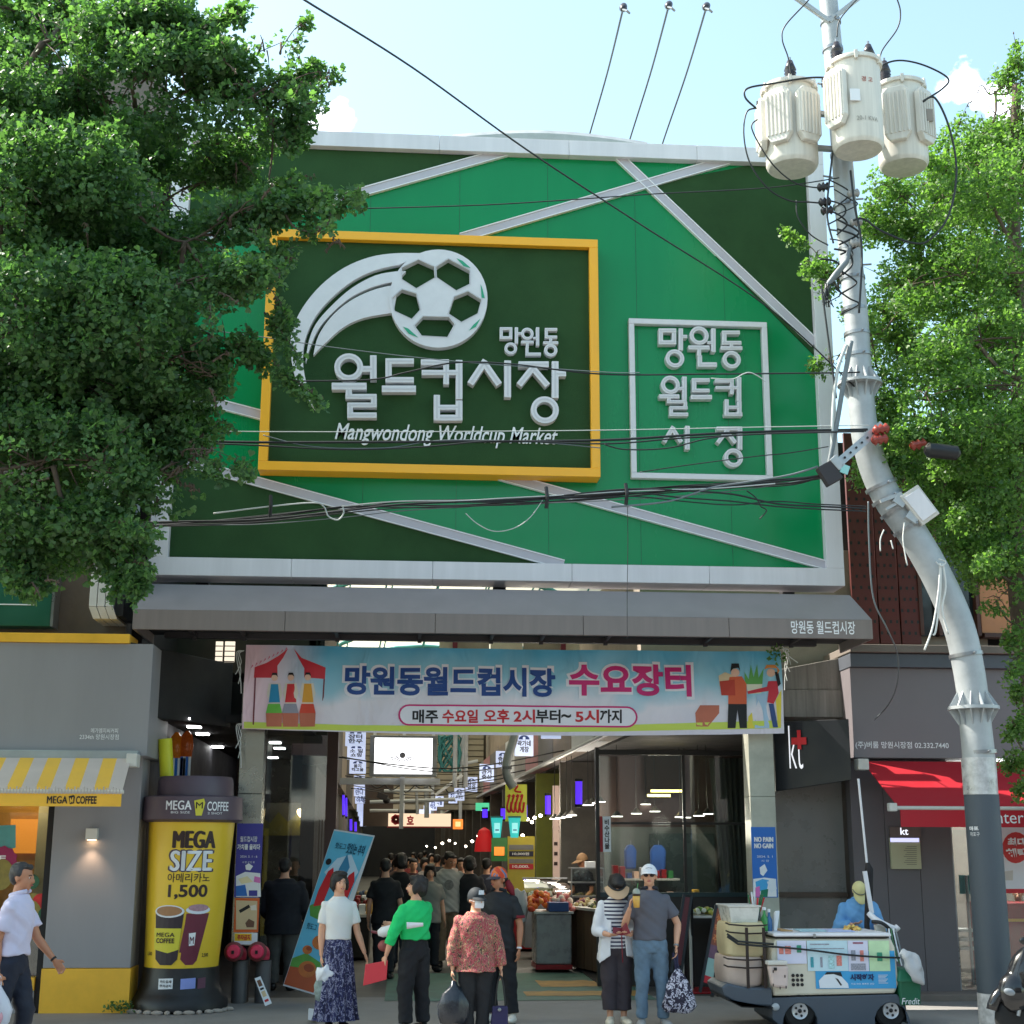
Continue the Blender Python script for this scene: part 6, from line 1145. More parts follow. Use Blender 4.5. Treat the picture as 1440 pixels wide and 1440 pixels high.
POLEM = mat('pole_grey', c(168, 172, 174), .5, .15, var=.16, vs=3, bump=.2, bs=18)
build('lower_shaft', MB().tube([w0[0], w0[1], w0[2], w0[3]+Vector((0, 0, .0))], [.182, .18, .176, .172], 28), POLEM, pole, smooth=True)
build('bent_shaft', MB().tube(cp, cr_, 28), POLEM, pole, smooth=True)
SLV = mat('sleeve_slate', c(72, 80, 88), .6, var=.08, vs=2, bump=.25, bs=60)
slt = P(1380, 1118, YP_).z; slb = P(1398, 1396, YP_).z
build('wrap_sleeve', MB().lathe([(.187, slb), (.187, slt)], (w0[0].x, YP_, 0), 32), SLV, pole, smooth=True)
build('foil_wrap', MB().lathe([(.186, slt+.004), (.186, P(1375, 1066, YP_).z)], (w0[0].x-.004, YP_, 0), 32), mat('torn_silver_film', c(185, 185, 185), .35, .2, var=.35, vs=9, bump=.6, bs=14), pole, smooth=True)
build('foot_sticker', MB().lathe([(.19, 0), (.19, slb-.003)], (w0[0].x, YP_, 0), 32), mat('torn_sticker', c(190, 188, 188), .5, var=.45, vs=8), pole, smooth=True)
def fpole(u, v, w=0): a = u/.19; return (w0[0].x+(.19+w)*math.sin(a), YP_-(.19+w)*math.cos(a), v)
def ppole(s, x0, y0, x1, y1, m, b=.02):
    vs, fs = text_geo(s, b); cx = 1404; r = ((x0-cx)*PX, P(cx, y1, YP_-.19).z, (x1-cx)*PX, P(cx, y0, YP_-.19).z)
    build('lettering', MB().add([fpole(r[0]+(r[2]-r[0])*x, r[1]+(r[3]-r[1])*y, .004) for x, y, _ in vs], fs), m, pole, fix=False)
ppole('카드', 1405, 1428, 1414, 1435, TXT_R, .04); ppole('마포', 1374, 1162, 1388, 1168, TXT_W, .03); ppole('마포구', 1375, 1170, 1389, 1176, TXT_W, .0)
def pview(px, py, r_=.0, fr=.0): return P(px, py, YP_)
for (x, y, tx, ty) in ((1369, 996, 0, 1), (1209, 540, 0, 1)):
    q = P(x, y, YP_); rr = .172 if y > 900 else .15
    build('flange', MB().lathe([(rr, -.02), (rr+.11, -.018), (rr+.11, .018), (rr, .02)], q, 32), GALV, pole, smooth=True)
    for k in range(12):
        a = 2*PI*k/12; d = Vector((math.cos(a), math.sin(a), 0))
        for s in (-1, 1): build('gusset', MB().add([q+d*rr*.97+Vector((0, 0, s*.02)), q+d*(rr+.1)+Vector((0, 0, s*.02)), q+d*rr*.97+Vector((0, 0, s*.19)), *[v+Vector((-d.y, d.x, 0))*.012 for v in (q+d*rr*.97+Vector((0, 0, s*.02)), q+d*(rr+.1)+Vector((0, 0, s*.02)), q+d*rr*.97+Vector((0, 0, s*.19)))]], [(0,1,2),(5,4,3),(0,3,4,1),(1,4,5,2),(2,5,3,0)]), GALV, pole)
up_ = [P(1209, 536, YP_), P(1205, 460, YP_), P(1200, 400, YP_), P(1190, 300, YP_), P(1185, 230, YP_), P(1174, 100, YP_), P(1165, 0, YP_), P(1160, -60, YP_)]
build('upper_shaft', MB().tube(up_, [.147, .142, .138, .13, .125, .118, .112, .11], 24), POLEM, pole, smooth=True)
for (x, y, r_) in ((1205, 470, .15), (1201, 436, .148), (1207, 500, .155), (1240, 688, .19), (1246, 700, .19), (1258, 716, .19), (1272, 738, .19), (1355, 918, .185), (1378, 1058, .185), (1188, 290, .137), (1183, 218, .13), (1199, 392, .145), (1196, 350, .14), (1171, 70, .125), (1168, 32, .125)):
    # band oriented along local axis
    if y > 560 and y < 960:
        bp_ = min(range(len(cp)), key=lambda i: (cp[i]-P(x, y, YP_)).length); d = (cp[min(bp_+1, len(cp)-1)]-cp[max(bp_-1, 0)]).normalized(); q = cp[bp_]
    else: d = Vector((-.05, 0, 1)).normalized(); q = P(x, y, YP_)
    build('band', MB().tube([q-d*.02, q+d*.02], r_+.004, 24), STEEL, pole, smooth=True); build('band_bolt', MB().tube([q+Vector((.02, -r_-.0, 0)), q+Vector((.02, -r_-.05, 0))], .014, 6), STEEL, pole)
for s in (-1, 1):
    build('crossarm_brace', MB().bar(P(1166, 30, YP_-.1), P(1166+s*70, -25 if s > 0 else -20, YP_-.15), .05, .05), GALV, pole)
# step bolts
for k, (x, y) in enumerate(((1184, 250), (1186, 280), (1192, 325), (1197, 372), (1175, 120))): q = P(x, y, YP_-.0)+Vector((.12 if k % 2 else -.12, 0, 0)); build('step_bolt', MB().tube([q, q+Vector((.12*(1 if k % 2 else -1), -.03, 0))], .012, 6), STEEL, pole)
# transformers
CRM = mat('transformer_cream', c(218, 213, 203), .42, var=.16, vs=2, streak=5); CRS = mat('transformer_rust', c(190, 178, 150), .5, var=.2)
PORC = mat('porcelain_dark', c(48, 42, 46), .25)
def transformer(px, yt, yb, rr, Y, label, rads, bush):
    b0 = P(px, yb, Y); t0 = P(px, yt, Y); H = t0.z-b0.z; cx = (b0.x+t0.x)/2; b0.x = cx
    t_ = thing('transformer', b0, label, 'transformer', 'pole mounted transformers')
    build('tank', MB().lathe([(rr*.9, 0), (rr*.97, .03), (rr, .06), (rr, H-.02)], b0, 36), CRM, t_, smooth=True)
    build('lid', MB().lathe([(rr+.03, H-.018), (rr+.035, H+.01), (rr+.03, H+.03), (rr*.5, H+.07)], b0, 36), CRM, t_, smooth=True)
    for k in range(6):
        a = 2*PI*k/6+.3; q = b0+Vector((math.cos(a)*(rr+.02), math.sin(a)*(rr+.02), H)); build('lid_clamp', MB().obox(q, (.02, .02, .055), Matrix.Rotation(a, 3, 'Z')), CRM, t_, bevel=.006)
    for a0 in rads:
        a = R(a0); d = Vector((math.sin(a), -math.cos(a), 0)); s = Vector((math.cos(a), math.sin(a), 0)); cq = b0+d*(rr+.045)
        w = .16; zz0, zz1 = H*.2, H*.88
        poly = [(-w, zz0+.1), (-w*.6, zz0), (w*.6, zz0), (w, zz0+.1), (w, zz1-.07), (w*.6, zz1), (-w*.6, zz1), (-w, zz1-.07)]
        mb = MB(); vs = [cq+s*x+Vector((0, 0, z))+d*.03 for x, z in poly]+[cq+s*x+Vector((0, 0, z))-d*.05 for x, z in poly]
        rp = build('radiator', mb.add(vs, [tuple(range(8)), tuple(range(8, 16))[::-1]]+[(i, i+8, (i+1) % 8+8, (i+1) % 8) for i in range(8)]), CRM, t_, bevel=.012)
        for k in range(6):
            x = -w*.8+k*w*.32; build('rib', MB().tube([cq+s*x+d*.035+Vector((0, 0, zz0+.09)), cq+s*x+d*.035+Vector((0, 0, zz1-.08))], .014, 6), CRM, rp, smooth=True)
        for z in (zz0+.12, zz1-.12): build('radiator_pipe', MB().tube([cq-d*.1+Vector((0, 0, z)), cq+Vector((0, 0, z))], .025, 8), CRM, rp)
    for (ox, oy, hh) in bush:
        q = b0+Vector((ox, oy, H+.03)); bs_ = MB().lathe([(.045, 0)]+[(.075 if k % 2 else .045, .02+k*.022) for k in range(8)]+[(.035, hh)], q, 16); bo = build('bushing', bs_, PORC, t_, smooth=2); build('terminal', MB().tube([q+Vector((0, 0, hh)), q+Vector((0, 0, hh+.05))], .015, 6), STEEL, bo)
    for k in range(3):
        a = R(-95+k*0+(-20)*k); q = b0+Vector((math.sin(a)*rr, -math.cos(a)*rr, H*.86)); build('side_terminal', MB().tube([q, q+Vector((math.sin(a), -math.cos(a), 0))*.09], .028, 10), PORC, t_)
    r_ = MB(); 
    return t_, b0, H
tA, bA, HA = transformer(1112, 130, 238, .315, 15.55, 'left of three cream pole transformers, tilted ribs facing the sign', (-38, 22, -95), ((-.02, -.16, .3),))
tB, bB, HB = transformer(1204, 96, 212, .30, 15.05, 'middle and nearest cream pole transformer with small white data plate', (-62, 150), ((-.2, .0, .3), (.2, .02, .3)))
tC, bC, HC = transformer(1268, 128, 236, .30, 15.75, 'right of three cream pole transformers, in front of the tree', (-28, 38), ((-.2, -.08, .32),))
build('data_plate', MB().box(bB.x-.17, bB.x-.05, bB.y-.318, bB.y-.303, bB.z+HB*.44, bB.z+HB*.58), TXT_W, tB, bevel=.004)
build('data_plate', MB().box(bC.x+.2, bC.x+.28, bC.y-.33, bC.y-.3, bC.z+HC*.45, bC.z+HC*.6), mat('plate_aged', c(150, 140, 130), .5), tC)
put('20-1 KVA', (bB.x-.1, bB.z+HB*.22, bB.x+.16, bB.z+HB*.27), lambda u, v, w=0: (u, bB.y-.304-w+((u-bB.x)**2)/.6, v), mat('stencil_grey', c(150, 145, 135), .6, var=0), tB, bold=0)
put('경 고', (bB.x-.02, bB.z+HB*.68, bB.x+.12, bB.z+HB*.74), lambda u, v, w=0: (u, bB.y-.304-w+((u-bB.x)**2)/.6, v), mat('stencil_red', c(170, 80, 60), .6, var=.3, vs=30), tB, bold=.01)
for q, h in ((bA, HA), (bB, HB), (bC, HC)):
    for f_ in (.3, .75): 
        pz = q.z+h*f_; pole_c = P(1184, 200, YP_); build('mount_bracket', MB().bar((q.x, q.y, pz), (pole_c.x, YP_, pz), .05, .07), GALV, pole)
# meter cabinet
mc = thing('meter_cabinet', P(1294, 710, 15.4), 'tilted pale grey equipment cabinet strapped to the bend of the pole', 'cabinet')
cq = [P(1265, 698, 15.35), P(1298, 739, 15.35), P(1322, 722, 15.3), P(1291, 681, 15.3)]
dy = Vector((.03, .22, .02)); build('case', MB().hexa([cq[0], cq[1], cq[1]+dy, cq[0]+dy, cq[3], cq[2], cq[2]+dy, cq[3]+dy]), WB, mc, bevel=.012)
ins = [cq[0].lerp(cq[2], .1), cq[1].lerp(cq[3], .1), cq[2].lerp(cq[0], .1), cq[3].lerp(cq[1], .1)]
build('door', MB().hexa([ins[0]+Vector((0,-.02,0)), ins[1]+Vector((0,-.02,0)), ins[1]+Vector((0,-.001,0)), ins[0]+Vector((0,-.001,0)), ins[3]+Vector((0,-.02,0)), ins[2]+Vector((0,-.02,0)), ins[2]+Vector((0,-.001,0)), ins[3]+Vector((0,-.001,0))]), WHITE, mc, bevel=.004)
for f_ in (.15, .7): p = cq[0].lerp(cq[1], f_); build('bracket', MB().obox(p+Vector((-.03, .06, 0)), (.07, .05, .05), Matrix.Rotation(R(35), 3, 'Y')), GALV, mc, bevel=.005)
build('arm', MB().bar(P(1238, 705, 15.4), P(1268, 694, 15.38), .04, .04), GALV, mc); build('arm', MB().bar(P(1246, 716, 15.4), P(1272, 702, 15.38), .03, .03), GALV, mc)
# crossarm on pole at cable height
ca_ = thing('cable_crossarm', P(1205, 635, 15.2), 'punched steel crossarm holding the bundle of cables on the pole', 'bracket')
p0, p1 = P(1240, 598, 15.35), P(1160, 668, 15.0)
build('channel', MB().bar(p0, p1, .1, .06), GALV, ca_); d = (p1-p0)
for k in range(9): q = p0+d*(.08+.1*k); build('hole', MB().tube([q+Vector((0, -.055, 0)), q+Vector((0, -.045, 0))], .014, 8), BLACK, ca_)
build('clamp_plate', MB().obox(P(1166, 666, 15.0), (.1, .05, .12), Matrix.Rotation(R(-30), 3, 'Y')), SD, ca_, bevel=.01); build('clamp_plate', MB().obox(P(1176, 652, 15.0), (.05, .06, .08), Matrix.Rotation(R(-40), 3, 'Y')), GALV, ca_, bevel=.008); build('tag_plate', MB().obox(P(1188, 660, 14.95), (.045, .01, .05), Matrix.Rotation(R(20), 3, 'Y')), mat('tag_mint', c(150, 205, 200), .4), ca_)
CINS = mat('red_insulator', c(150, 62, 50), .3, var=.1)
for k, (x, y, nm) in enumerate(((1238, 604, 'upper'), (1290, 625, 'outer'), (1236, 618, 'lower'))):
    q = P(x, y, 15.2); rot = Matrix.Rotation(R(78), 3, 'Y'); solo('red_insulator', MB().lathe([(.02, -.09)]+[(.065 if j % 2 else .035, -.08+j*.03) for j in range(6)]+[(.02, .11)], q, 14, rot), CINS, nm+' reddish brown cable insulator beside the pole at cable height', 'insulator', smooth=2)
sc_ = P(1325, 635, 15.0); solo('splice_case', MB().tube([sc_+Vector((-.2, 0, .02)), sc_+Vector((-.16, 0, .015)), sc_+Vector((.16, 0, -.015)), sc_+Vector((.2, 0, -.02))], [.04, .085, .085, .04], 14), BLACK, 'black cylindrical cable splice case hanging before the right tree', 'cable case', smooth=True)
# ------------------------------------------------ cables
CAB = mat('cable_black', c(30, 32, 34), .5, var=0); CAW = mat('cable_pale', c(190, 195, 192), .5, var=0); CAG = mat('cable_grey', c(110, 118, 122), .5, var=0)
def cable(pts, r_, m, label, grp=None, n=8, name='cable'):
    w = catmull([P(*p) for p in pts], n); return tag(build(name, MB().tube(w, r_, 6), m, None, smooth=2, fix=False), label, 'cable', grp)
def L(y, *xy): return [(a, b, y) for a, b in xy]
cable([(400,-20,9.2), (425,-2,9.5), (580,95,11), (740,210,12.5), (900,315,13.8), (1080,432,15), (1203,545,15.5)], .0085, CAB, 'long black cable running diagonally down across the signboard to the pole')
cable(L(15.3, (430,295), (660,289), (800,281), (915,273), (1080,264), (1180,250)), .007, CAB, 'thin dark wire crossing the top of the signboard almost level')
for k, (a, b_) in enumerate((((877,9), (826,200)), ((941,6), (884,202)), ((994,8), (931,204)))):
    cable([(a[0], a[1], 15.5), ((a[0]+b_[0])/2+2, (a[1]+b_[1])/2, 19), (b_[0], b_[1], 22), (b_[0]-10, b_[1]+40, 24)], .013, CAB, ['left', 'middle', 'right'][k]+' of three power lines rising steeply above the signboard')
    it = thing('line_insulator', P(a[0], a[1], 15.5), ['left', 'middle', 'right'][k]+' dark strain insulator at the upper edge of the picture', 'insulator')
    q = P(a[0], a[1], 15.5); dd = (q-P(b_[0], b_[1], 22)).normalized(); dd = Vector((dd.x, -.25, dd.z)).normalized()
    build('body', MB().tube([q-dd*.04, q, q+dd*.06, q+dd*.12, q+dd*.2], [.015, .045, .035, .05, .02], 12), PORC, it, smooth=2); build('clevis', MB().tube([q+dd*.2, q+dd*.26+Vector((.05, 0, 0)), q+dd*.18+Vector((.08, 0, -.05))], .014, 6), STEEL, it)
cable(L(15.2, (-20,600), (240,605), (370,607), (600,607), (845,605), (1050,601), (1222,598)), .005, CAW, 'thin pale wire stretched straight across the lettering line')
cable(L(15.2, (-20,612), (240,619), (370,622), (640,621), (845,619), (1000,610), (1110,606), (1220,604)), .014, CAB, 'thick black cable crossing the yellow frame and the white outlined box')
cable(L(15.15, (-20,620), (300,624), (480,632), (600,628), (700,620), (850,624), (960,616), (1100,609), (1218,606)), .009, CAB, 'black cable sagging just beneath the thick one')
cable(L(15.1, (850,625), (880,632), (940,630), (1000,616), (1080,610), (1215,607)), .008, CAB, 'short black cable bellying under the thick cable at right')
cable(L(15.2, (370,612), (440,628), (540,630), (610,620), (680,619), (760,622), (845,630)), .006, CAG, 'grey wire looping beneath the English lettering')
cable(L(15.25, (200,455), (340,470), (480,490), (640,508), (845,523), (900,524)), .005, CAG, 'thin wire slanting over the left sign letters')
cable(L(15.25, (400,536), (520,534), (570,524), (640,510), (720,512), (845,526), (1000,526), (1190,524), (1205,523)), .009, CAB, 'dark cable crossing the large letters at mid height')
cable(L(15.2, (1000,532), (1030,533), (1045,526), (1055,524), (1068,530), (1076,537)), .006, CAW, 'short pale curl of wire over the white outlined box')
rr_ = random.Random(3)
base = [(-30,742), (120,742), (250,737), (360,732), (480,720), (560,714), (640,712), (740,706), (860,697), (960,690), (1060,684), (1120,678), (1165,668)]
for k in range(9):
    o1 = rr_.uniform(-7, 7); ph = rr_.uniform(0, 6); am = rr_.uniform(1, 5)
    pts_ = [(x, y+o1*(.35+.65*math.sin(PI*i/12))+am*math.sin(i*1.3+ph), 15.05+.02*k) for i, (x, y) in enumerate(base)]
    cable(pts_, [.011, .007, .006, .009, .005, .009, .006, .005, .007][k], CAB if k not in (4,) else CAG, 'black cable of the loose bundle drooping below the yellow frame', 'cables of the loose bundle along the signboard', 5)
for k, (ya_, yb_, c0_) in enumerate(((690, 712, 0), (700, 716, 1), (705, 709, 2))):
    cable(L(15.0, (640, 706), (760, 700+3*k), (880, 688+5*k), (960, ya_), (1030, ya_+5), (1090, yb_-4), (1150, yb_), (1218, yb_+3)), [.01, .008, .007][k], CAB, ['upper', 'middle', 'lower'][k]+' of three black cables bowing down to the pole at right', None)
cable(L(15.0, (860,713), (940,705), (1000,686), (1050,678), (1110,668), (1150,656)), .011, CAG, 'grey cable rising from the bundle to the pole crossarm')
cable(L(15.0, (900,664), (960,655), (1060,642), (1110,637), (1165,628)), .006, CAB, 'thin black wire rising under the small sign lettering')
cable(L(15.0, (480,712), (560,705), (650,704), (720,700), (800,696), (900,690), (1000,687), (1090,680)), .007, CAW, 'pale cable lying along the top of the bundle')
cable(L(15.0, (300,722), (380,712), (440,707), (455,712), (462,726), (475,731), (483,722), (482,712)), .008, CAW, 'pale cable ending in a small loop below the sign trim')
cable(L(15.0, (655,722), (672,737), (695,747), (722,743), (745,728), (764,702)), .005, CAW, 'pale green thin loop hanging under the bundle at centre')
cable(L(15.0, (1050,690), (1063,700), (1070,712), (1078,718), (1068,730)), .007, CAB, 'small black curl dangling from the bundle near its right end')
for k, (x, y) in enumerate(((380, 712), (880, 695), (768, 700))):
    q = P(x, y, 15.0); solo('cable_tie', MB().tube([q+Vector((0, 0, -.12)), q+Vector((.01, -.03, 0)), q+Vector((0, 0, .12))], .02, 6), CAB, ['left', 'right', 'centre'][k]+' black tie clamping the loose cable bundle', 'cable tie')
cable(L(15.1, (882,690), (883,760), (882,830), (882,900)), .004, CAB, 'very thin vertical wire hanging over lower right of signboard')
cable([(1221,705,15.2), (1222,760,15.3), (1228,840,15.5), (1248,885,15.8), (1262,920,16.5), (1262,960,17), (1250,990,17.6), (1230,1012,18.2)], .009, CAG, 'loose wire drooping down past the dark red wall')
for nm, pp, rr2, mm in (('wire looping from middle to left transformer', ((1222,118),(1190,112),(1143,109),(1090,117),(1052,124),(1048,137),(1063,152)), .012, CAB),
  ('outer wire loop hanging left of the left transformer', ((1064,152),(1050,158),(1046,190),(1055,230),(1080,265),(1110,282),(1135,284),(1160,286)), .010, CAB),
  ('inner wire loop crossing beneath the left transformer', ((1065,168),(1057,180),(1075,215),(1095,240),(1120,258),(1150,264),(1172,262)), .009, CAB),
  ('wire rising from left transformer bushing to picture top', ((1112,104),(1108,80),(1100,55),(1105,35),(1137,0),(1150,-20)), .009, CAB),
  ('wire rising from right bushing to picture top', ((1238,92),(1240,72),(1262,40),(1266,15),(1258,-10)), .009, CAB),
  ('short wire curving off the pole top', ((1177,52),(1180,30),(1195,10),(1212,-8)), .008, CAB),
  ('wire arching over the right transformer', ((1225,115),(1240,93),(1265,85),(1300,92),(1333,110),(1325,125),(1298,142)), .012, CAB),
  ('long black loop swinging out right into the tree', ((1298,143),(1315,138),(1335,180),(1345,240),(1335,300),(1310,335),(1285,342),(1240,325),(1215,308),(1200,310)), .013, CAB),
  ('black wire running down the front of the pole', ((1190,92),(1186,130),(1176,180),(1168,240),(1163,300),(1172,342)), .012, CAB),
  ('wire hugging the pole right side', ((1196,240),(1202,290),(1210,330),(1212,370),(1208,440)), .014, CAB),
  ('pale conduit curving past the upper flange', ((1190,485),(1178,520),(1172,570),(1170,640)), .02, CAW),
  ('dark grey flat conduit leaning on the pole', ((1197,480),(1186,540),(1176,600),(1164,662)), .03, CAG),
  ('thin wire beside the pole over the white frame', ((1120,282),(1122,305),(1140,330),(1165,345)), .008, CAB),
  ('cable from dark conduit along pole left', ((1155,400),(1160,440),(1168,500),(1176,560)), .012, CAB)):
    cable([(x, y, 15.2) for x, y in pp], rr2, mm, nm)
for k in range(12):
    cx0, cy0 = rr_.uniform(1160, 1186), 262+k*14
    pts_ = [(cx0-8, cy0-10, 15.3), (cx0+rr_.uniform(8, 20), cy0+rr_.uniform(-6, 4), 15.3), (cx0+rr_.uniform(14, 26), cy0+12, 15.32), (cx0+rr_.uniform(-6, 8), cy0+26, 15.3)]
    cable(pts_, rr_.uniform(.007, .013), CAB, 'tangled black jumper wire knotted around the upper pole', 'jumper wires tangled round the upper pole')
for k, (x, y) in enumerate(((1200, 272), (1204, 312), (1203, 342), (1158, 263), (1160, 284), (1163, 296))):
    q = P(x, y, 15.3); rot = Matrix.Rotation(R(80), 3, 'Y'); solo('spool_insulator', MB().lathe([(.03, -.07), (.055, -.05), (.03, -.02), (.06, 0), (.03, .02), (.055, .05), (.03, .07)], q, 12, rot), mat('grey_porcelain', c(170, 168, 165), .25, var=.05) if k < 3 else PORC, ['top', 'middle', 'bottom'][k % 3]+(' pale' if k < 3 else ' dark')+' spool insulator strapped to the upper pole', 'insulator', smooth=2)
jb = thing('cable_junction', P(1166, 390, 15.3), 'frayed metal sheathed cable junction hanging left of the pole', 'cable case')
build('sheath', MB().tube([P(1196, 345, 15.3), P(1190, 368, 15.25), P(1176, 385, 15.25), P(1164, 400, 15.3), P(1158, 425, 15.3)], [.02, .035, .04, .03, .02], 8), CAG, jb, smooth=2)
for k in range(6): build('strand', MB().tube(catmull([P(1160+k*3, 395, 15.3), P(1152+rr_.uniform(0, 20), 410, 15.25), P(1155+rr_.uniform(0, 18), 432, 15.3)], 4), .006, 4), CAB, jb)
rp2 = thing('frayed_ropes', P(1322, 800, 15.2), 'pale frayed strapping tied round the pole bend and dangling down', 'rope')
for k, pp in enumerate((((1322,792),(1320,830),(1312,880),(1300,914)), ((1323,792),(1322,835),(1316,885),(1312,893)), ((1326,792),(1330,825),(1325,858),(1334,892)), ((1272,735),(1270,760),(1276,795)), ((1243,745),(1238,758),(1238,775)), ((1253,760),(1256,772)), ((1316,790),(1324,796),(1330,790),(1320,786)))):
    build('strand', MB().tube(catmull([P(x, y, 15.38-.004*k) for x, y in pp], 5), .012 if k < 3 else .008, 5), ROPE, rp2, smooth=2)
# ================================================================== DELIVERY CART
YK = 15.6
def kx(u): return P(1000+u/4.8, 1340, YK).x
def kz(v, y=YK): return P(1150, 1200+v/4.8, y).z
def kb_(u0, v0, u1, v1, ya=YK, yb=YK+.8): return (kx(u0), kx(u1), ya, yb, kz(v1), kz(v0))
cart = thing('delivery_cart', (kx(800), YK+.4, 0), 'small cream and slate electric refrigerated vending cart covered in leaflets', 'cart')
CCR = mat('cart_cream', c(215, 208, 190), .4, var=.05, vs=3); CSL = mat('cart_slate', c(70, 80, 92), .45, var=.06)
body = [(410, 965), (1232, 950), (1262, 880), (1250, 640), (1225, 575), (445, 575), (410, 640)]
build('body', MB().prism([(kx(u), kz(v)) for u, v in body], YK+.02, YK+.8), CCR, cart, bevel=.025)
lower = [(400, 1150), (395, 975), (1240, 955), (1262, 985), (1262, 1075), (1245, 1150)]
arch = lambda cu: [(cu+118*math.cos(a), 1160-150*math.sin(a)) for a in [PI*i/10 for i in range(11)]]
low = [(kx(u), kz(v)) for u, v in [(700, 1185)]+arch(585)[1:]+[(470, 1180), (400, 1120), (395, 975), (1240, 955), (1290, 1040), (1300, 1130)]+arch(1195)[:-1]+[(1085, 1185)]]
build('chassis_panel', MB().prism(low, YK, YK+.83), CSL, cart, bevel=.01)
build('underbody', MB().box(kx(420), kx(1250), YK+.15, YK+.7, .12, .3), BLACK, cart)
zw = .18
for k, (u, y0) in enumerate(((585, YK+.02), (1195, YK+.02), (585, YK+.62), (1195, YK+.62))):
    w = build('wheel', MB().lathe([(.06, 0), (.155, 0), (.178, .02), (.178, .12), (.155, .14), (.06, .14)], (kx(u), y0+.14, zw), 28, Matrix.Rotation(R(90), 3, 'X')), RUBBER, cart, smooth=True)
    build('rim', MB().lathe([(.02, -.004), (.075, -.006), (.085, -.012), (.09, .01)], (kx(u), y0-.001, zw), 24, Matrix.Rotation(R(-90), 3, 'X')), mat('rim_silver', c(190, 190, 192), .35, .5), w, smooth=True)
    for j in range(5): a = 2*PI*j/5; build('rim_slot', MB().ell((kx(u)+.05*math.cos(a), y0-.012, zw+.05*math.sin(a)), (.014, .004, .014), nu=8, nv=5), BLACK, w)
    build('hub', MB().ell((kx(u), y0-.012, zw), (.022, .012, .022), nu=10, nv=6), BLACK, w)
build('front_deck', MB().prism([(kx(u), kz(v)) for u, v in ((60, 900), (78, 960), (180, 1020), (400, 1030), (400, 905), (240, 905), (100, 872))], YK-.02, YK+.75), CSL, cart, bevel=.02)
build('bumper', MB().prism([(kx(u), kz(v)) for u, v in ((80, 962), (95, 985), (190, 1035), (400, 1045), (400, 1031), (180, 1021))], YK-.04, YK+.77), BLACK, cart, bevel=.01)
build('deck_lamp', MB().ell((kx(420), YK-.01, kz(1035)), (.045, .03, .04)), mat('lamp_lens', c(170, 175, 180), .1), cart, smooth=2)
build('lid', MB().hexa([(kx(425), YK-.01, kz(562)), (kx(1225), YK-.01, kz(562)), (kx(1210), YK+.82, kz(562)), (kx(425), YK+.82, kz(562)), (kx(425), YK, kz(538)), (kx(1222), YK, kz(538)), (kx(1205), YK+.82, kz(536)), (kx(430), YK+.82, kz(536))]), WHITE, cart, bevel=.015)
build('lid_gap', MB().box(kx(445), kx(1200), YK+.01, YK+.75, kz(574), kz(563)), BLACK, cart); build('latch', MB().box(kx(692), kx(708), YK-.025, YK-.008, kz(568), kz(542)), STEEL, cart, bevel=.003)
for i in range(3):
    for j in range(3): build('vent_hole', MB().tube([(kx(550+i*29), YK+.013, kz(825+j*31)), (kx(550+i*29), YK+.021, kz(825+j*31))], .018, 12), BLACK, cart)
fk = FY(YK+.02)
def leaf(box, m, l=.006): return flat([[(kx(box[0]), kz(box[3])), (kx(box[2]), kz(box[3])), (kx(box[2]), kz(box[1])), (kx(box[0]), kz(box[1]))]], fk, m, cart, lift=l, name='leaflet')
def ltxt(s, b_, m, bo=.02, l=.02): return put(s, (kx(b_[0]), kz(b_[3]), kx(b_[2]), kz(b_[1])), fk, m, cart, bold=bo, lift=l)
SKY_ = mat('leaf_sky', c(60, 160, 215), .45, var=.06); leaf((700, 660, 1240, 915), SKY_, .008)
LV = mat('leaf_lavender', c(215, 215, 235), .5, var=.04); LA = mat('leaf_aqua', c(195, 222, 232), .5, var=.06, vs=8)
leaf((448, 590, 645, 745), LV, .012); leaf((650, 590, 924, 795), LA, .012); leaf((926, 590, 1062, 797), LV, .013); leaf((1066, 590, 1206, 797), mat('leaf_green', c(195, 225, 180), .5, var=.08, vs=8), .013)
for b_, m in (((500, 625, 540, 680), 'coral'), ((580, 620, 610, 670), 'mint'), ((460, 640, 490, 680), 'coral'), ((670, 700, 690, 770), 'teal'), ((735, 700, 750, 770), 'grey'), ((790, 690, 830, 780), 'pale'), ((845, 690, 880, 760), 'coral'), ((945, 655, 975, 725), 'grey'), ((1005, 655, 1030, 730), 'coral'), ((1120, 670, 1155, 730), 'mint'), ((960, 600, 1030, 612), 'plum'), ((670, 610, 800, 618), 'grey'), ((670, 640, 900, 645), 'grey'), ((940, 745, 1040, 790), 'grey')):
    leaf(b_, mat('dab_'+m, {'coral': c(215, 130, 120), 'mint': c(60, 150, 120), 'teal': c(60, 150, 165), 'grey': c(150, 152, 165), 'pale': c(170, 210, 215), 'plum': c(150, 90, 110)}[m], .5, var=.4, vs=60), .017)
flat([[(kx(u), kz(v)) for u, v in ((725, 910), (720, 860), (760, 820), (800, 805), (860, 812), (880, 840), (915, 880), (920, 910))]], fk, PAPER, cart, lift=.012)
flat([[(kx(u), kz(v)) for u, v in ((760, 820), (775, 802), (870, 802), (880, 835), (820, 815))]], fk, TXT_K, cart, lift=.015); flat([[(kx(u), kz(v)) for u, v in ((830, 840), (850, 850), (875, 890), (865, 895))]], fk, TXT_K, cart, lift=.015)
ltxt('시작하자', (930, 815, 1092, 860), mat('ink_midnight', c(20, 40, 90), .5, var=0), .05); ltxt('지금 바로 행복한 건강', (935, 876, 1090, 888), TXT_W, .0)
for k in range(7): leaf((1120, 822+k*9, 1185-(k % 3)*8, 825+k*9), TXT_W, .018)
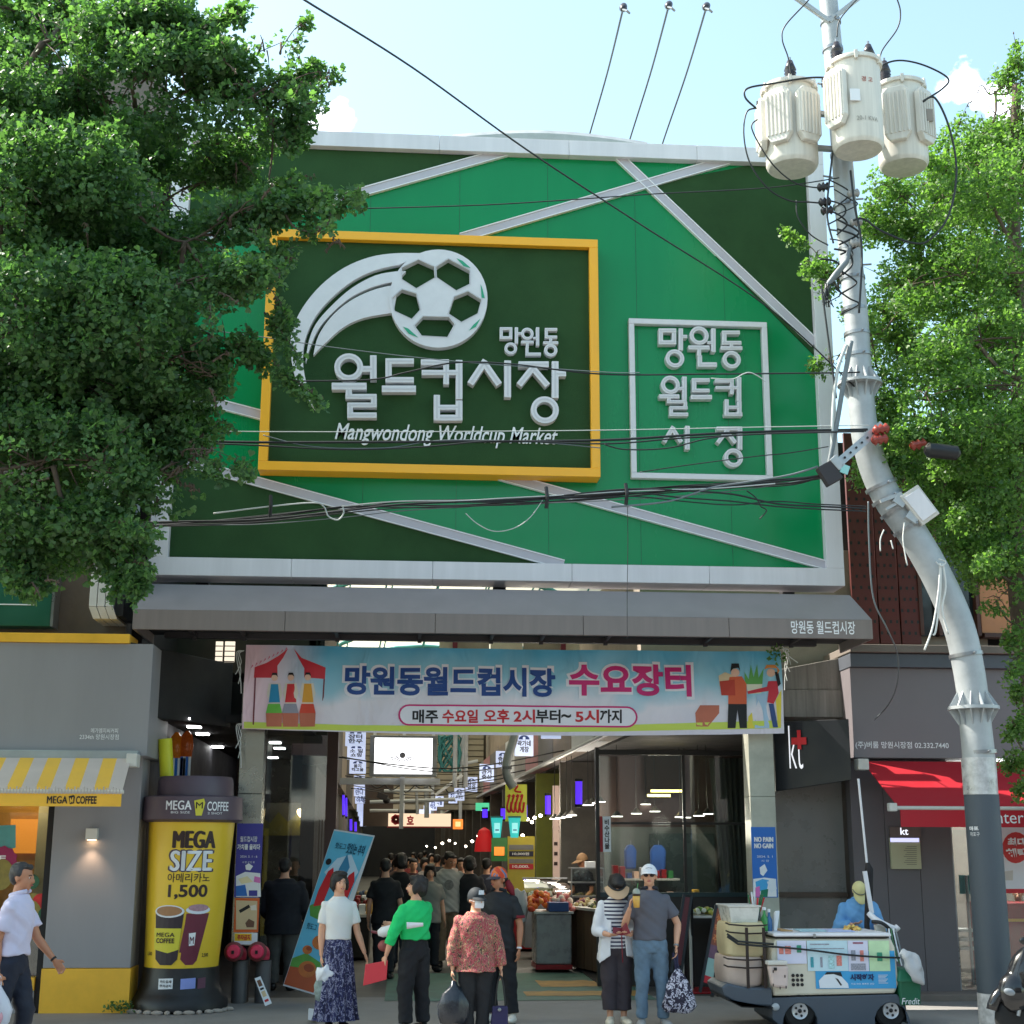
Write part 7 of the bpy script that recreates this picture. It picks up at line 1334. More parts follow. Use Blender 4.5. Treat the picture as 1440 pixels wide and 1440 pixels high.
# bars, straps and coolers on the front deck
YQ = YK+.02
def cooler(u0, v0, u1, v1, label, m):
    t_ = thing('cooler_bag', (kx((u0+u1)/2), YQ+.35, kz(v1)), label, 'cooler')
    x0, x1, z0, z1 = kx(u0), kx(u1), kz(v1), kz(v0); mb = MB()
    rings = [((x0+x1)/2, YQ+.35, z, (x1-x0)/2*f, .33*f) for z, f in ((z0, .9), (z0+.03, .97), ((z0+z1)/2, 1.0), (z1-.03, .98), (z1, .93))]
    n = 28; vs = []
    for cx, cy, z, rx, ry in rings:
        for j in range(n): a = 2*PI*j/n; e = .45; vs.append((cx+rx*abs(math.cos(a))**e*(1 if math.cos(a) >= 0 else -1), cy+ry*abs(math.sin(a))**e*(1 if math.sin(a) >= 0 else -1), z))
    mb.add(vs, [(i*n+j, i*n+(j+1) % n, (i+1)*n+(j+1) % n, (i+1)*n+j) for i in range(4) for j in range(n)]+[tuple(range(n))[::-1], tuple(4*n+j for j in range(n))]); wob(mb, .015, 6)
    build('body', mb, m, t_, smooth=True)
    for z in (z1-.02, z1-.1): build('piping', MB().tube([(x0-.005, YQ+.02, z+.02), (x0+.03, YQ-.01, z+.005), ((x0+x1)/2, YQ-.02, z-.01), (x1-.03, YQ-.005, z-.005), (x1, YQ+.03, z)], .009, 6), mat('dark_brown_strap', c(50, 38, 34), .8), t_, smooth=2)
    return t_
cooler(92, 700, 372, 903, 'lower pinkish cream cooler bag strapped on the cart front', mat('cooler_pink', c(200, 180, 168), .7, var=.12, bump=.5, bs=9)); cooler(112, 470, 392, 698, 'upper cream cooler bag strapped on the cart front', mat('cooler_cream', c(205, 190, 150), .7, var=.15, bump=.5, bs=9))
for u in (240, 355): build('guard_bar', MB().box(kx(u-9), kx(u+9), YQ-.06, YQ-.035, kz(905), kz(500)), mat('dark_brown_strap', (0,0,0,1)), cart)
for v in (592, 610): build('guard_strap', MB().tube([(kx(110), YQ-.03, kz(v-50)), (kx(180), YQ-.045, kz(v)), (kx(300), YQ-.07, kz(v+10)), (kx(420), YQ-.04, kz(v+20))], .012, 6), CAB, cart, smooth=2)
build('bungee', MB().tube(catmull([(kx(420), YQ-.05, kz(628)), (kx(650), YQ-.06, kz(650)), (kx(900), YQ-.06, kz(682)), (kx(1100), YQ-.06, kz(698)), (kx(1270), YQ-.03, kz(706))], 5), .011, 6), CAB, cart, smooth=2)
bk_ = thing('clear_basket', (kx(240), YQ+.35, kz(470)), 'translucent white plastic tub stuffed with packaging on top of cooler bags', 'tub')
bx = MB(); za_, zb__ = kz(474), kz(366); xa, xb = kx(140), kx(352)
bx.hexa([(xa+.03, YQ+.1, za_), (xb-.02, YQ+.1, za_), (xb-.02, YQ+.6, za_), (xa+.03, YQ+.6, za_), (xa, YQ+.06, zb__), (xb, YQ+.06, zb__), (xb, YQ+.64, zb__), (xa, YQ+.64, zb__)])
build('tub', bx, mat('frosted_plastic', c(215, 215, 210), .3, var=.12, vs=9, bump=.5, bs=14), bk_, bevel=.01); build('rim', MB().box(xa-.015, xb+.015, YQ+.05, YQ+.65, zb__+.001, zb__+.018), WB, bk_, bevel=.004)
hb = thing('hanging_pouch', (kx(430), YQ-.05, kz(900)), 'pinkish cream lidded pouch hanging on the cart front corner', 'bag')
mb = MB(); mb.hexa([(kx(385), YQ-.16, kz(895)), (kx(490), YQ-.16, kz(905)), (kx(490), YQ-.05, kz(905)), (kx(385), YQ-.05, kz(895)), (kx(362), YQ-.16, kz(748)), (kx(500), YQ-.16, kz(748)), (kx(500), YQ-.05, kz(748)), (kx(362), YQ-.05, kz(748))])
build('pouch', mb, mat('pouch_pink', c(205, 185, 178), .75, var=.1, bump=.5, bs=12), hb, bevel=.03); build('flap', MB().box(kx(356), kx(490), YQ-.17, YQ-.04, kz(747), kz(718)), WB, hb, bevel=.012); build('buckle', MB().box(kx(395), kx(415), YQ-.18, YQ-.165, kz(782), kz(762)), BLACK, hb)
for u, v in ((388, 780), (465, 812), (385, 870), (470, 885), (430, 890)): build('mark', MB().box(kx(u), kx(u+7), YQ-.167, YQ-.163, kz(v+18), kz(v)), TXT_K, hb)
# things on the lid
zt2 = kz(537)
def bottle(u, v, col, label, rr=.035, h=.2):
    q = Vector((kx(u), YK+.35, zt2)); t_ = thing('bottle', q, label, 'bottle')
    build('body', MB().lathe([(rr*.9, 0), (rr, .02), (rr, h*.6), (rr*.4, h*.8), (rr*.35, h)], q, 14), mat('bottle_%d%d' % (col[0], col[1]), c(*col), .2, var=.05), t_, smooth=2); build('cap', MB().lathe([(rr*.5, h), (rr*.5, h+.03)], q, 10), TXT_W, t_)
bottle(422, 480, (70, 150, 80), 'green spray bottle standing on the left end of the cart lid', .04, .22); bottle(455, 480, (60, 110, 160), 'blue bottle standing beside the green one on the cart lid', .035, .2)
solo('white_tissue_bundle', MB().hexa([(kx(478), YK+.3, zt2), (kx(500), YK+.3, zt2), (kx(500), YK+.36, zt2), (kx(478), YK+.36, zt2), (kx(488), YK+.28, zt2+.22), (kx(522), YK+.28, zt2+.22), (kx(520), YK+.36, zt2+.2), (kx(488), YK+.36, zt2+.2)]), PAPER, 'white leaflet roll standing beside the bottles on the cart', 'leaflets', bevel=.012)
jar = thing('utensil_jar', (kx(395), YK+.5, zt2), 'dark jar with dangling red and green trinkets at the cart front corner', 'jar')
build('jar', MB().lathe([(.05, 0), (.06, .1), (.05, .25)], (kx(385), YK+.5, zt2), 14), mat('jar_dark', c(60, 62, 60), .3), jar, smooth=2)
for k in range(8): a = k*.8; build('trinket', MB().tube([(kx(385)+.03*math.cos(a), YK+.5+.03*math.sin(a), zt2+.15), (kx(385)+.09*math.cos(a), YK+.45+.05*math.sin(a), zt2+.35+.03*(k % 3))], .01, 5), [TXT_R, mat('trinket_green', c(50, 110, 70), .5), PAPER][k % 3], jar)
for k, (u0, u1, cc, nm, dy) in enumerate(((640, 840, (170, 205, 215), 'pale aqua leaflet spread on the cart lid', .2), (820, 1010, (185, 195, 230), 'lavender leaflet lying right of the aqua one on cart lid', .15), (520, 600, (190, 150, 100), 'tan clipboard resting slantwise on the cart lid', .25))):
    solo('leaflet', MB().hexa([(kx(u0), YK+dy, zt2+.002), (kx(u1), YK+dy, zt2+.002), (kx(u1)-.03, YK+dy+.4, zt2+.002), (kx(u0)+.03, YK+dy+.4, zt2+.002), (kx(u0), YK+dy, zt2+.012), (kx(u1), YK+dy, zt2+.012), (kx(u1)-.03, YK+dy+.4, zt2+.012), (kx(u0)+.03, YK+dy+.4, zt2+.012)]), mat('paper_%d' % k, c(*cc), .6, var=.15, vs=14), nm, 'leaflet')
tr = heap('snack_tray', (kx(1040), YK+.45, zt2), (.1, .08, .05), [(225, 195, 110), (215, 170, 90)], 20, .022, 'small heap of yellow snacks on the cart lid before the vendor', None, 'snacks')
# handle and folded umbrella
um = thing('folded_umbrella', (kx(1075), YK+.75, 0), 'folded dark umbrella with white runner and long thin white rod on the cart', 'umbrella')
build('rod', MB().tube([P(1207, 1095, YK+.8), P(1219, 1213, YK+.8)], .014, 8), WHITE, um); build('cover', MB().tube([P(1220, 1213, YK+.8), P(1222, 1222, YK+.8), P(1222, 1260, YK+.8), P(1219, 1300, YK+.8), P(1222, 1335, YK+.8)], [.02, .048, .045, .03, .04], 12), mat('umbrella_black', c(34, 30, 32), .8, bump=.3, bs=20), um, smooth=2)
build('lower_rod', MB().bar(P(1216, 1225, YK+.7), P(1226, 1284, YK+.68), .045, .03), WHITE, um)
hd = thing('cart_handle', P(1240, 1290, YK+.5), 'white and black steering handle with hanging straps at the rear of cart', 'handle')
build('grip', MB().tube(catmull([P(1222, 1284, YK+.5), P(1230, 1292, YK+.45), P(1244, 1300, YK+.4), P(1258, 1306, YK+.4), P(1263, 1303, YK+.4)], 4), [.04]*3+[.035]*8+[.03]*6 if False else .034, 10), WHITE, hd, smooth=2)
build('brake_bar', MB().tube(catmull([P(1226, 1296, YK+.35), P(1240, 1298, YK+.3), P(1254, 1310, YK+.3), P(1262, 1330, YK+.3)], 4), .02, 8), BLACK, hd, smooth=2); build('stem', MB().bar(P(1236, 1300, YK+.5), P(1240, 1318, YK+.5), .1, .08), WB, hd)
for k in range(4): build('strap', MB().tube(catmull([P(1250+k*3, 1306, YK+.2), P(1253+k*4, 1330, YK+.1), P(1262+k*3, 1352+k*3, YK+.05)], 4), .008, 5), [PAPER, mat('trinket_green', (0,0,0,1)), PAPER, CAG][k], hd)
gbx = thing('green_carrier', (kx(1325), YK+.2, kz(1030)), 'green cloth carrier bag lettered Fredit on the rear of the cart', 'bag')
GRB = mat('carrier_green', c(25, 95, 66), .6, var=.1, vs=4); x0_, x1_ = kx(1242), kx(1405)
build('body', MB().hexa([(x0_+.02, YK-.02, kz(1030)), (x1_-.02, YK-.02, kz(1030)), (x1_-.02, YK+.5, kz(1030)), (x0_+.02, YK+.5, kz(1030)), (x0_+.02, YK-.02, kz(840)), (x1_, YK-.02, kz(840)), (x1_, YK+.5, kz(840)), (x0_+.02, YK+.5, kz(840))]), GRB, gbx, bevel=.02)
build('lid', MB().hexa([(x0_, YK-.04, kz(870)), (x1_+.02, YK-.04, kz(870)), (x1_+.02, YK+.52, kz(870)), (x0_, YK+.52, kz(870)), (x0_+.04, YK+.02, kz(785)), (x1_-.02, YK+.02, kz(790)), (x1_-.02, YK+.45, kz(790)), (x0_+.04, YK+.45, kz(785))]), mat('carrier_lid', c(35, 110, 80), .55, var=.1), gbx, bevel=.02)
put('Fredit', (kx(1262), kz(1022), kx(1385), kz(978)), FY(YK-.02), TXT_W, gbx, bold=.0, shear=.25)
wb_ = thing('white_net_bag', (kx(1360), YK, kz(880)), 'crumpled white plastic bag hanging over the green carrier', 'bag')
mb = MB(); mb.ell((kx(1345), YK-.08, kz(765)), (.09, .05, .19), Matrix.Rotation(R(-28), 3, 'Y'), 18, 14); mb.ell((kx(1300), YK-.06, kz(690)), (.04, .04, .09), Matrix.Rotation(R(-30), 3, 'Y'), 12, 9); wob(mb, .05, 11)
build('bag', mb, mat('milky_plastic', (0,0,0,1)), wb_, smooth=2)
# ================================================================== SCOOTER (bottom right)
YZ = 14.6
def zx(px): return P(px, 1400, YZ).x
def zz2(py): return P(1420, py, YZ).z
sc = thing('motor_scooter', (zx(1450), YZ, 0), 'front of a glossy black motor scooter cut off by the right edge', 'scooter')
GB = mat('gloss_black', c(26, 27, 30), .15, var=.05, spec=.7)
mb = MB(); mb.ell((zx(1455), YZ, zz2(1375)), (.27, .16, .34), Matrix.Rotation(R(20), 3, 'Y'), 24, 16); mb.ell((zx(1425), YZ-.02, zz2(1396)), (.17, .13, .2), None, 18, 12); mb.ell((zx(1490), YZ, zz2(1405)), (.4, .17, .22), None, 18, 12)
build('body_shell', remesh(mb, .02, 3), GB, sc, smooth=2, fix=False)
build('headlight', MB().ell((zx(1412), YZ-.14, zz2(1393)), (.06, .03, .035), Matrix.Rotation(R(15), 3, 'Y')), mat('headlamp_glass', c(130, 136, 142), .08, var=0), sc, smooth=2)
build('windscreen', MB().prism([(zx(1425), zz2(1372)), (zx(1440), zz2(1330)), (zx(1462), zz2(1325)), (zx(1455), zz2(1375))], YZ-.1, YZ-.09), mat('tinted_screen', c(50, 55, 62), .1), sc, bevel=.02)
build('front_wheel', MB().lathe([(.14, -.05), (.2, -.05), (.24, -.02), (.24, .02), (.2, .05), (.14, .05)], (zx(1430), YZ, .2), 28, Matrix.Rotation(R(90), 3, 'X')), RUBBER, sc, smooth=2)
build('fender', MB().tube([(zx(1430)-.27*math.cos(a)*1, YZ, .24+.27*math.sin(a)) for a in [R(10+12*i) for i in range(10)]], .06, 10), GB, sc, smooth=2)
build('fork', MB().tube([(zx(1425), YZ-.08, .24), (zx(1446), YZ-.08, .8)], .02, 8), STEEL, sc); build('side_reflector', MB().ell((zx(1436), YZ-.17, zz2(1434)), (.02, .01, .02)), CAG, sc, smooth=2)
build('mirror', MB().ell((zx(1440), YZ-.1, zz2(1322)), (.05, .02, .035), None), GB, sc, smooth=2); build('mirror_stem', MB().tube([(zx(1441), YZ-.1, zz2(1325)), (zx(1452), YZ-.05, zz2(1345))], .008, 6), BLACK, sc)
# ================================================================== PEOPLE
SKIN = mat('skin', c(214, 160, 130), .5, var=.06, vs=12); SKIN2 = mat('skin_tan', c(190, 130, 98), .5, var=.06, vs=12)
HAIRK = mat('hair_black', c(30, 26, 25), .5, var=.2, vs=30, bump=.6, bs=120); HAIRG = mat('hair_greying', c(58, 55, 55), .55, var=.5, vs=40, bump=.6, bs=120)
EYEW = mat('eye_white', c(225, 220, 215), .3, var=0); LIP = mat('lips', c(175, 85, 85), .45, var=0)
def V3(*a): return Vector(a)
def human(label, X, Y, face, H, top, legs, armR, armL, hair=None, head=(0, 0, 0), skin=SKIN, lean=0, legR=(V3(0, 0, -1), V3(0, 0, -1)), legL=(V3(0, 0, -1), V3(0, 0, -1)), vox=.009, shoes=None, build_w=1.0, curl=.5, stance=.0, fine=True, feat=True, group=None, z=0, twist=0):
    root = thing('person', (X, Y, z), label, 'person', group); root.rotation_euler = (0, 0, R(face))
    b = MB(); W = build_w; ly = lambda zf: -math.sin(R(lean))*max(0, zf-.5)*H    # lean forward shifts upper body to -y
    # torso
    tr = [(.455, .062, .052), (.49, .080, .058), (.53, .086, .060), (.60, .080, .058), (.66, .083, .060), (.72, .094, .064), (.765, .092, .054), (.795, .074, .046), (.818, .050, .044), (.84, .036, .036)]
    b.loft([(0, ly(zf), zf*H, rx*H*W, ry*H*W) for zf, rx, ry in tr], 24)
    hb_ = V3(0, ly(.86), .853*H)
    hr = Euler((R(head[0]), R(head[2]), R(head[1]))).to_matrix()     # pitch (down +), yaw (+ = to own left / +x), roll
    def hd(x, y, z_): return hb_+hr@(V3(x, y, z_)*H*1.07)
    b.tube([V3(0, ly(.82)+.004*H, .82*H), hb_+hr@V3(0, .002*H, .03*H)], [.038*H, .031*H], 16)
    b.ell(hd(0, .006, .078), (.044*H, .054*H, .054*H), hr, 20, 14); b.ell(hd(0, -.018, .045), (.035*H, .036*H, .043*H), hr, 18, 12); b.ell(hd(0, -.032, .018), (.018*H, .016*H, .014*H), hr)
    b.ell(hd(0, -.057, .048), (.0085*H, .011*H, .012*H), hr, 10, 8); b.ell(hd(0, -.05, .066), (.006*H, .009*H, .016*H), hr, 8, 6)
    for s in (-1, 1): b.ell(hd(s*.044, .004, .055), (.006*H, .011*H, .017*H), hr, 8, 7)
    joints = {}
    gar = MB()
    sl = top.get('sleeve', 'short'); loose = top.get('loose', .012)
    for s, arm, nm in ((-1, armR, 'R'), (1, armL, 'L')):
        sh = V3(s*.099*H*W, ly(.79), .778*H); u = arm[0].normalized(); f = arm[1].normalized(); el = sh+u*.172*H; wr = el+f*.145*H
        b.tube([sh, sh+u*.05*H, el-u*.02*H, el], [.020*H*W, .024*H*W, .0235*H, .0225*H], 14); b.ell(el, (.0225*H,)*3, None, 12, 8); b.ell(sh-V3(s*.012*H, 0, .004*H), (.020*H*W,)*3, None, 12, 8)
        b.tube([el, el+f*.04*H, wr-f*.02*H, wr], [.0225*H, .0235*H, .0155*H, .014*H], 14)
        # hand
        hdir = (arm[2] if len(arm) > 2 and arm[2] is not None else f).normalized(); pn = (arm[3] if len(arm) > 3 else V3(-s, 0, 0)); pn = (pn-hdir*pn.dot(hdir)).normalized(); sd = hdir.cross(pn).normalized()
        if sd.dot(V3(0, -1, 0)) < 0 and len(arm) < 5: sd = -sd      # thumb side towards the front
        ps = H/1.7; pc = wr+hdir*.045*ps
        rot = Matrix((sd, pn, hdir)).transposed(); b.ell(pc, (.037*ps, .015*ps, .05*ps), rot, 14, 10)
        cu = curl if len(arm) < 6 else arm[5]
        if fine:
            for k in range(4):
                o = (1.5-k)*.0205*ps; Ls = [.040, .045, .042, .033][k]*ps; p0 = wr+hdir*.082*ps+sd*o
                d1 = (hdir+pn*cu*.9+sd*(1.5-k)*.06).normalized(); d2 = (hdir+pn*cu*2.4).normalized(); p1 = p0+d1*Ls; p2 = p1+d2*Ls*.75
                b.tube([p0-hdir*.02*ps, p0, p1, p2], [.0088*ps, .0088*ps, .0082*ps, .0062*ps], 8)
            p0 = wr+hdir*.03*ps+sd*.03*ps; p1 = p0+(sd*.75+hdir*.75+pn*.3*cu).normalized()*.034*ps; p2 = p1+(hdir+sd*.15+pn*.8*cu).normalized()*.028*ps
            b.tube([p0-sd*.012*ps, p0, p1, p2], [.012*ps, .0115*ps, .0098*ps, .0075*ps], 8)
        else: b.ell(pc+hdir*.06*ps+pn*.015*cu, (.032*ps, .016*ps, .035*ps), rot, 10, 8)
        joints[nm] = wr+hdir*.085*ps+pn*.02*ps; joints['w'+nm] = wr; joints['e'+nm] = el
        # sleeves
        k_ = loose
        gar.ell(sh, (.028*H*W+k_*.4,)*3, None, 14, 9)
        if sl == 'short': e2 = sh+u*.115*H; gar.tube([sh, sh+u*.05*H, e2], [.023*H*W+k_*.3, .030*H*W+k_*.5, .030*H+k_*1.0], 16)
        elif sl in ('long', '3q', 'half'):
            fe = {'long': .125, '3q': .07, 'half': .0}[sl]; e2 = el+f*fe*H
            gar.tube([sh, sh+u*.06*H, el], [.022*H*W+k_*.3, .030*H*W+k_*.5, .026*H+k_*.9], 16); gar.ell(el, (.027*H+k_,)*3, None, 12, 8)
            if fe: gar.tube([el, e2], [.027*H+k_, .0175*H+k_*1.0], 16)
    # legs
    ft = {}
    lg = MB(); wide = legs.get('loose', .012); style = legs['style']
    for s, leg, nm in ((-1, legR, 'R'), (1, legL, 'L')):
        hp = V3(s*(.047)*H*W, 0, .50*H); t = leg[0].normalized(); sn = leg[1].normalized(); kn = hp+t*.235*H; an = kn+sn*.222*H
        b.tube([hp, hp+t*.08*H, kn], [.040*H*W, .042*H*W, .029*H], 16); b.ell(kn, (.031*H,)*3, None, 12, 8); b.tube([kn, kn+sn*.07*H, an], [.031*H, .032*H, .019*H], 14)
        toe = an+V3(s*.015*H, -.085*H, -.02*H); toe.z = max(toe.z, .018*H); b.tube([an+V3(0, .018*H, -.01*H), an+V3(0, -.02*H, -.018*H), toe], [.018*H, .022*H, .015*H], 10)
        if style in ('pants', 'crop', 'jeans'):
            ew = {'pants': .205, 'crop': .165, 'jeans': .208}[style]; en = kn+sn*ew*H; a_ = wide
            lg.tube([hp+V3(0, 0, .02*H), hp+t*.05*H, kn, en], [.054*H*W+a_*.6, .053*H*W+a_*.7, .035*H+a_, .028*H+a_*1.15], 18)
        an.z = max(an.z, .03*H); ft[nm] = an
    body = build('body', remesh(b, vox, 2), skin, root, smooth=2, local=True, fix=False)
    # top garment
    hem = top.get('hem', .50); sec = [(z_, rx, ry) for z_, rx, ry in ((.40, .092, .074), (.44, .096, .076), (.48, .097, .076), (.52, .098, .073), (.58, .086, .066), (.64, .086, .066), (.72, .098, .070), (.765, .101, .064), (.795, .088, .056), (.815, .066, .050), (.838, .043, .041)) if z_ > hem-.001]
    fl = top.get('flare', 0); gar.loft([(0, ly(hem), hem*H, sec[0][1]*H*W+loose*1.25+fl, sec[0][2]*H*W+loose*1.2+fl)]+[(0, ly(z_), z_*H, rx*H*W+loose*(1 if z_ < .8 else .45), ry*H*W+loose*(1 if z_ < .8 else .4)) for z_, rx, ry in sec], 28)
    gv = max(.011, vox*1.1)
    tp = build('top', remesh(gar, gv, 2, disp=top.get('wr', .0035)*1.5, size=.06), top['m'], root, smooth=2, local=True, fix=False)
    if style in ('pants', 'crop', 'jeans'):
        lg.loft([(0, 0, .455*H, .075*H*W, .064*H*W), (0, 0, .49*H, .093*H*W+.004, .07*H*W+.004), (0, 0, .53*H, .095*H*W+.004, .069*H*W+.004), (0, 0, legs.get('waist', .585)*H, .083*H*W+.004, .062*H*W+.004)], 24)
        build('trousers', remesh(lg, gv, 2, disp=.007, size=.055), legs['m'], root, smooth=2, local=True, fix=False)
    elif style == 'skirt':
        mb = MB(); n = 96; vs = []; zs_ = [.60, .56, .5, .4, .3, .2, .1, .062]
        for j, zf in enumerate(zs_):
            t = j/(len(zs_)-1); rx = (.080+.075*t)*H*W; ry = (.06+.07*t)*H*W; am = .018*t*H
            for i in range(n): a = 2*PI*i/n; q = 1+am/rx*.9*math.sin(a*14+math.sin(a*3)*1.2+t); vs.append((rx*q*math.cos(a), ry*q*math.sin(a)+.01*t, zf*H))
        mb.add(vs, [(j*n+i, j*n+(i+1) % n, (j+1)*n+(i+1) % n, (j+1)*n+i) for j in range(len(zs_)-1) for i in range(n)]+[tuple(range(n))])
        build('skirt', mb, legs['m'], root, smooth=2, local=True, fix=False)
    # shoes
    if shoes is not False:
        sm_ = shoes or mat('shoe_black', c(30, 28, 28), .5, var=.1)
        for s, nm in ((-1, 'R'), (1, 'L')):
            a_ = ft[nm]; mb = MB(); mb.ell((a_.x+s*.012*H, a_.y-.045*H, .026*H+a_.z-.045*H if a_.z > .06*H else .024*H), (.031*H, .078*H, .026*H), Matrix.Rotation(R(8*s), 3, 'Z'), 16, 10); mb.ell((a_.x, a_.y+.0*H, a_.z-.005*H), (.026*H, .034*H, .028*H), None, 12, 8)
            mb.v = [(x, y, max(z_, .004)) for x, y, z_ in mb.v]; build('shoe', mb, sm_, root, smooth=2, local=True)
    # face
    if feat:
        for s in (-1, 1):
            e = build('eye', MB().ell(hd(s*.0175, -.0455, .064), (.0072*H, .0035*H, .0030*H), hr, 10, 6), EYEW, root, smooth=2, local=True); build('iris', MB().ell(hd(s*.0175, -.0485, .0638), (.0042*H, .0022*H, .0032*H), hr, 8, 6), TXT_K, e, smooth=2, local=True)
            build('eyebrow', MB().tube([hd(s*.009, -.051, .0735), hd(s*.018, -.0505, .0765), hd(s*.027, -.044, .0745)], .0022*H, 6), HAIRK, root, smooth=2, local=True)
        build('mouth', MB().ell(hd(0, -.0535, .0295), (.0135*H, .0035*H, .0042*H), hr, 10, 6), LIP, root, smooth=2, local=True)
    # hair
    if hair:
        st, hm = hair; h = MB()
        if st == 'short':
            h.ell(hd(0, .014, .092), (.048*H, .055*H, .046*H), hr, 20, 12); h.ell(hd(0, .032, .07), (.043*H, .036*H, .05*H), hr, 16, 10); h.ell(hd(0, -.022, .112), (.036*H, .028*H, .016*H), hr, 14, 8)
            for s in (-1, 1): h.ell(hd(s*.040, .006, .082), (.009*H, .022*H, .024*H), hr, 8, 8)
        elif st == 'bob':
            h.ell(hd(0, .014, .090), (.057*H, .062*H, .054*H), hr, 20, 12); h.ell(hd(0, .034, .055), (.054*H, .040*H, .058*H), hr, 16, 10); h.ell(hd(.006, -.028, .115), (.040*H, .026*H, .018*H), hr, 14, 8)
            for s in (-1, 1): h.ell(hd(s*.046, -.004, .058), (.015*H, .026*H, .042*H), hr, 10, 9)
        elif st == 'under':   # hair showing below a cap
            h.ell(hd(0, .034, .058), (.045*H, .030*H, .034*H), hr, 16, 10)
            for s in (-1, 1): h.ell(hd(s*.041, .012, .064), (.008*H, .018*H, .02*H), hr, 8, 8)
        wob(h, .011, 26); build('hair', remesh(h, max(.009, vox), 1, disp=.002, size=.02), hm, root, smooth=2, local=True, fix=False)
    Mw = root.rotation_euler.to_matrix()
    J = {k: Vector((X, Y, z))+Mw@v for k, v in joints.items()}; J['root'] = root; J['hd'] = hd; J['hr'] = hr; J['H'] = H; J['ly'] = ly; J['loc'] = joints; J['W'] = W; J['ft'] = ft
    return J
def cap(J, m, brim=(0, 0), mb_=None, deep=.0, name='cap', bl=.075, up_=0):
    """ball cap: crown + visor"""
    H, hd, hr = J['H'], J['hd'], J['hr']; cr = MB()
    vs = []; n = 24; rows = 7
    for j in range(rows+1):
        th = (PI/2)*j/rows*1.12
        for i in range(n): a = 2*PI*i/n; vs.append(hd(.0505*math.sin(th)*math.cos(a), .004+.061*math.sin(th)*math.sin(a), .078+.060*math.cos(th)))
    cr.add(vs, [(j*n+i, j*n+(i+1) % n, (j+1)*n+(i+1) % n, (j+1)*n+i) for j in range(rows) for i in range(n)])
    build(name, cr, m, J['root'], smooth=2, local=True, fix=False)
    v = MB(); top_ = []; 
    for k in range(2):
        for i in range(11):
            a = R(200+14*i) ; x = .047*math.cos(a); y = .004+.058*math.sin(a)
            top_.append((x, y, .080-k*.0035))
    out = []
    for k in range(2):
        for i in range(11):
            a = R(200+14*i); x = .05*math.cos(a); y = .004+(.058)*math.sin(a)-bl*max(0, -math.sin(a))**.7; out.append((x, y, .080-.016-k*.0035+up_))
    allv = [hd(*q) for q in top_+out]; f = []
    for i in range(10): f += [(i, i+1, 22+i+1, 22+i), (11+i, 33+i, 33+i+1, 11+i+1), (22+i, 22+i+1, 33+i+1, 33+i)]
    build('visor', v.add(allv, f), mb_ or m, J['root'], smooth=2, local=True)
def shades(J):
    for s in (-1, 1): build('sunglass_lens', MB().ell(J['hd'](s*.018, -.0535, .064), (.0145*J['H'], .004*J['H'], .0115*J['H']), J['hr'], 12, 8), mat('lens_brown', c(40, 18, 18), .06, var=0), J['root'], smooth=2, local=True)
    build('sunglass_bar', MB().tube([J['hd'](-.046, -.005, .068), J['hd'](-.034, -.045, .069), J['hd'](0, -.056, .070), J['hd'](.034, -.045, .069), J['hd'](.046, -.005, .068)], .0022*J['H'], 6), BLACK, J['root'], smooth=2, local=True)
def bracelet(J, w, m, name='bracelet', r_=.0165):
    el, wr = J['loc']['e'+w], J['loc']['w'+w]; d = (wr-el).normalized(); q = wr-d*.012; build(name, MB().tube([q-d*.009, q+d*.009], r_*J['H']+.001, 14), m, J['root'], smooth=2, local=True)
def sit_px(px, Y): return P(px, 1300, Y).x
dn = V3(0, 0, -1)
def collar(J, m, y=.0):
    H = J['H']; W = J['W']; mb = MB()
    mb.tube([V3(.046*H*math.sin(a), J['ly'](.84)-.045*H*math.cos(a), (.842+.012*(-math.cos(a))*-1)*H) for a in [R(25+k*31) for k in range(11)]], .011*H, 8); build('collar', mb, m, J['root'], smooth=2, local=True)
# --- man in lavender shirt walking right
Jm = human('grey haired man in pale lavender short sleeved shirt walking right past the cafe', sit_px(20, 13.2), 13.2, 82, 1.73,
  dict(m=mat('shirt_lavender', c(214, 206, 228), .75, var=.04, bump=.4, bs=14), sleeve='short', hem=.545, loose=.022, wr=.007), dict(style='pants', m=mat('trouser_navy', c(32, 36, 52), .8, bump=.3, bs=30), loose=.022),
  (V3(-.05, .28, -.9), V3(.02, -.12, -1)), (V3(.1, -.35, -.9), V3(.05, -.75, -.85)), ('short', HAIRG), head=(4, -4, 0), skin=SKIN2, legR=(V3(0, .12, -1), V3(0, .38, -1)), legL=(V3(0, -.32, -1), V3(0, .12, -1)), lean=3)
collar(Jm, MC['shirt_lavender']); bracelet(Jm, 'L', BLACK, 'wristwatch'); 
build('belt', MB().loft([(0, 0, .555*1.73, .16, .122), (0, 0, .578*1.73, .158, .12)], 28), mat('belt_black', c(30, 28, 28), .4), Jm['root'], local=True, smooth=2)
